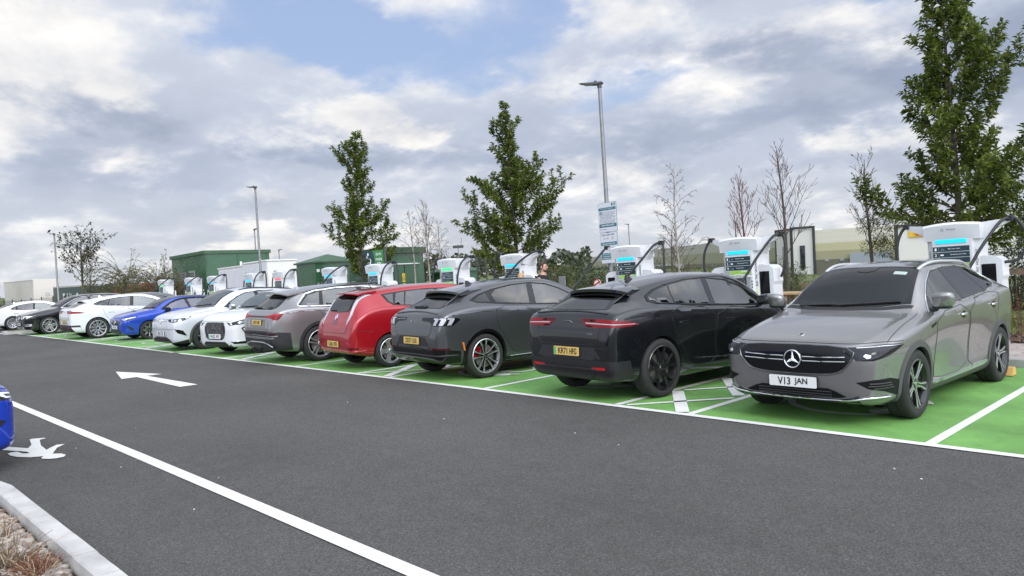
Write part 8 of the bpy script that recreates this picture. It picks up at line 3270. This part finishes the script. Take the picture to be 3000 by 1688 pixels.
def person(loc, rz, H, label, skin, shirt, trouser, hair, long_hair=False, beard=False):
    """faces local +x, stands on z = 0"""
    k = H / 1.75
    root = empty('person', loc, rz)
    root.scale = (k, k, k)
    N = []
    E = []

    def nd(p, r):
        N.append((p, r if isinstance(r, tuple) else (r, r)))
        return len(N) - 1
    pel = nd((0, 0, .95), (.125, .10))
    wa = nd((.005, 0, 1.10), (.125, .095))
    ch = nd((0, 0, 1.28), (.150, .110))
    up = nd((-.01, 0, 1.40), (.115, .085))
    nk = nd((.005, 0, 1.49), (.056, .060))
    E += [(pel, wa), (wa, ch), (ch, up), (up, nk)]
    hd0 = nd((.025, 0, 1.56), (.062, .075))
    hd1 = nd((.025, 0, 1.65), (.074, .096))
    hd2 = nd((.010, 0, 1.72), (.060, .075))
    E += [(nk, hd0), (hd0, hd1), (hd1, hd2)]
    for sg in (1, -1):
        hp = nd((0, sg * .095, .88), .088)
        kn = nd((.015, sg * .105, .49), .058)
        an = nd((-.01, sg * .11, .09), .042)
        to = nd((.13, sg * .125, .035), (.042, .03))
        E += [(pel, hp), (hp, kn), (kn, an), (an, to)]
        sh = nd((-.01, sg * .175, 1.40), .062)
        el = nd((.0, sg * .235, 1.12), .042)
        wr = nd((.09, sg * .235, .89), .028)
        hn = nd((.125, sg * .232, .82), (.020, .034))
        E += [(up, sh), (sh, el), (el, wr), (wr, hn)]
        for f in range(4):
            b = nd((.125 + .012 * f, sg * (.245 - .012 * f), .775), .0085)
            t = nd((.135 + .010 * f, sg * (.235 - .012 * f), .72 + .006 * abs(f - 1.5)), .0075)
            E += [(hn, b), (b, t)]
        th = nd((.155, sg * .215, .80), .0095)
        t2 = nd((.172, sg * .210, .76), .008)
        E += [(hn, th), (th, t2)]
    body = skin_mesh('body', N, E, 0, 2)
    body.materials.append(skin)
    bo = link('body', body, root)
    fm = MB()
    superell(fm, (.125, 0, 1.625), (.020, .014, .026), .9, 10, 8)
    fm.build('nose', skin, bo, True)
    for sg in (1, -1):
        fm = MB()
        superell(fm, (.015, sg * .096, 1.635), (.022, .010, .032), .9, 10, 8)
        fm.build('ear', skin, bo, True)
        fm = MB()
        superell(fm, (.098, sg * .034, 1.655), (.010, .013, .008), 1.0, 8, 6)
        fm.build('eye', LETTER, bo, True)
    fm = MB()
    superell(fm, (.104, 0, 1.572), (.008, .026, .006), .9, 8, 6)
    fm.build('mouth', mat('lips', (.32, .12, .10), .5), bo, True)
    # hair
    hb = MB()
    def cap(x, y, z):
        if x > .045 and z < .050:
            return (.045 + (x - .045) * .15, y, max(z, .035))
        return (x, y, max(z, -.075 if not long_hair else -.20))
    superell(hb, (.003, 0, 1.675), (.112, .100, .105 if not long_hair else .115), .95, 20, 14, 0, cap)
    if long_hair:
        hb.tube([(-.05, 0, 1.70), (-.10, 0, 1.60), (-.10, 0, 1.46), (-.09, 0, 1.34)], [.075, .085, .080, .04], 10)
    hb.build('hair', hair, root, True, 60)
    if beard:
        bb = MB()
        superell(bb, (.062, 0, 1.556), (.052, .066, .040), .8, 14, 8, 0, lambda x, y, z: (x, y, min(z, .018)))
        bb.build('beard', hair, root, True, 60)
    # clothes: shells that follow the limbs
    T = []
    TE = []

    def td(p, r):
        T.append((p, r if isinstance(r, tuple) else (r, r)))
        return len(T) - 1
    a = td((0, 0, .90), (.150, .118))
    b = td((.005, 0, 1.08), (.145, .112))
    c = td((0, 0, 1.28), (.168, .125))
    d = td((-.01, 0, 1.405), (.135, .100))
    e = td((.0, 0, 1.465), (.075, .072))
    TE += [(a, b), (b, c), (c, d), (d, e)]
    for sg in (1, -1):
        s1 = td((-.01, sg * .185, 1.40), .078)
        s2 = td((-.005, sg * .222, 1.22), .062)
        TE += [(d, s1), (s1, s2)]
    sm = skin_mesh('shirt', T, TE, 0, 2)
    sm.materials.append(shirt)
    link('shirt', sm, root)
    T, TE = [], []
    a = td((0, 0, .93), (.142, .112))
    for sg in (1, -1):
        h1 = td((0, sg * .095, .86), .102)
        h2 = td((.015, sg * .105, .49), .074)
        h3 = td((-.01, sg * .11, .13), .060)
        TE += [(a, h1), (h1, h2), (h2, h3)]
    tm = skin_mesh('trousers', T, TE, 0, 2)
    tm.materials.append(trouser)
    link('trousers', tm, root)
    for sg in (1, -1):
        s = MB()
        superell(s, (.055, sg * .118, .042), (.145, .052, .042), .7, 14, 8)
        s.build('shoe', BLACK, root, True, 60)
    tag(root, label, 'person')
    return root


SKIN = mat('skin', (.46, .26, .19), .5, vary=(14, .08))
person((-12.12, 12.75, gz(-12) + .10), .25, 1.72, 'man with dark hair and beard in a black t-shirt behind the dark grey car', SKIN, mat('black_cotton', (.010, .010, .012), .85), mat('navy_denim', (.02, .025, .04), .85), mat('hair_dark', (.045, .024, .014), .7, vary=(60, .4)), False, True)
person((-12.85, 12.75, gz(-12) + .10), 2.2, 1.47, 'fair-haired person whose head just shows above the dark grey car roof', SKIN, mat('pale_blue_cotton', (.25, .32, .42), .85), MATS['navy_denim'], mat('hair_blond', (.42, .26, .13), .6, vary=(60, .3)), True)

# ------------------------------------------------------------------ park the cars
N90, P90 = -pi / 2, pi / 2


def park(c, hub, axle, side, rz, sc=(.965, .965, .975)):
    """set the car down so that the outer face of one wheel stands at the given spot"""
    c.root.scale = sc
    c.root.rotation_euler = (0, 0, rz)
    xl = (c.sc - (c.fa if axle == 'f' else c.ra)) * sc[0]
    yl = side * (c.W - .008) * sc[1]
    x = hub[0] - (cos(rz) * xl - sin(rz) * yl)
    y = hub[1] - (sin(rz) * xl + cos(rz) * yl)
    c.root.location = (x, y, gz(x, y))
    c.carve()
    return c


O = (0, 0)
NARROW = (.945, .895, .975)
R_ = radians
park(car_eqa(O, 0), (-2.62, 8.11), 'f', 1, N90 - R_(1.6), (1.0, .955, .985))
park(car_ipace(O, 0, NAVYBLACK, 'black sloping-roof crossover with all-black wheels and thin red tail lights', 'fork5', .272, 'KR71 HFG', False), (-5.47, 7.83), 'r', -1, P90 - R_(5.5), NARROW)
park(car_mach(O, 0, 0), (-8.81, 7.90), 'r', -1, P90 - R_(6), NARROW)
park(car_leaf(O, 0, 0), (-11.56, 8.03), 'r', -1, P90 - R_(6), NARROW)
park(car_etron(O, 0, 0), (-13.98, 7.98), 'r', -1, P90 - R_(4), NARROW)
park(car_ds(O, 0, 0), (-18.75, 8.05), 'f', -1, N90 + R_(9))
park(car_id4(O, 0, 0), (-19.95, 8.05), 'f', 1, N90 + R_(1))
park(car_corsa(O, 0, 0, 'blue hatchback with a black roof parked nose out in the row'), (-26.36, 8.77), 'f', 1, N90)
park(car_ipace(O, 0, WHITEP, 'white sloping-roof crossover with silver multi-spoke wheels and thin red tail lights', 'multi', .268, 'LT20 XHC', True, 0, True), (-29.6, 8.11), 'r', -1, P90 - R_(1))
car_plain((-33.3, 10.3), N90, gz(-33.5), paint('pewter', (.16, .17, .17), .7, .3), 'grey-green hatchback almost hidden between the black and the white sloping crossovers', scaled(EQA, .96, .97, .97), 4.463 * .96, .84, 2.62, .33, (.96, .97), 'twin5', txt='GX19 LKM').carve()
park(car_suv(O, 0, 0), (-36.0, 8.05), 'f', 1, N90)
park(car_sedan(O, 0, 0), (-43.2, 8.1), 'r', -1, P90)
car_corsa((-9.18, -.52), P90, gz(-9), 'bright blue car whose front corner pokes in at the left picture edge', paint('vivid_blue', (.008, .045, .46), .3, .22), 'YB70 HRE', None, False).carve()
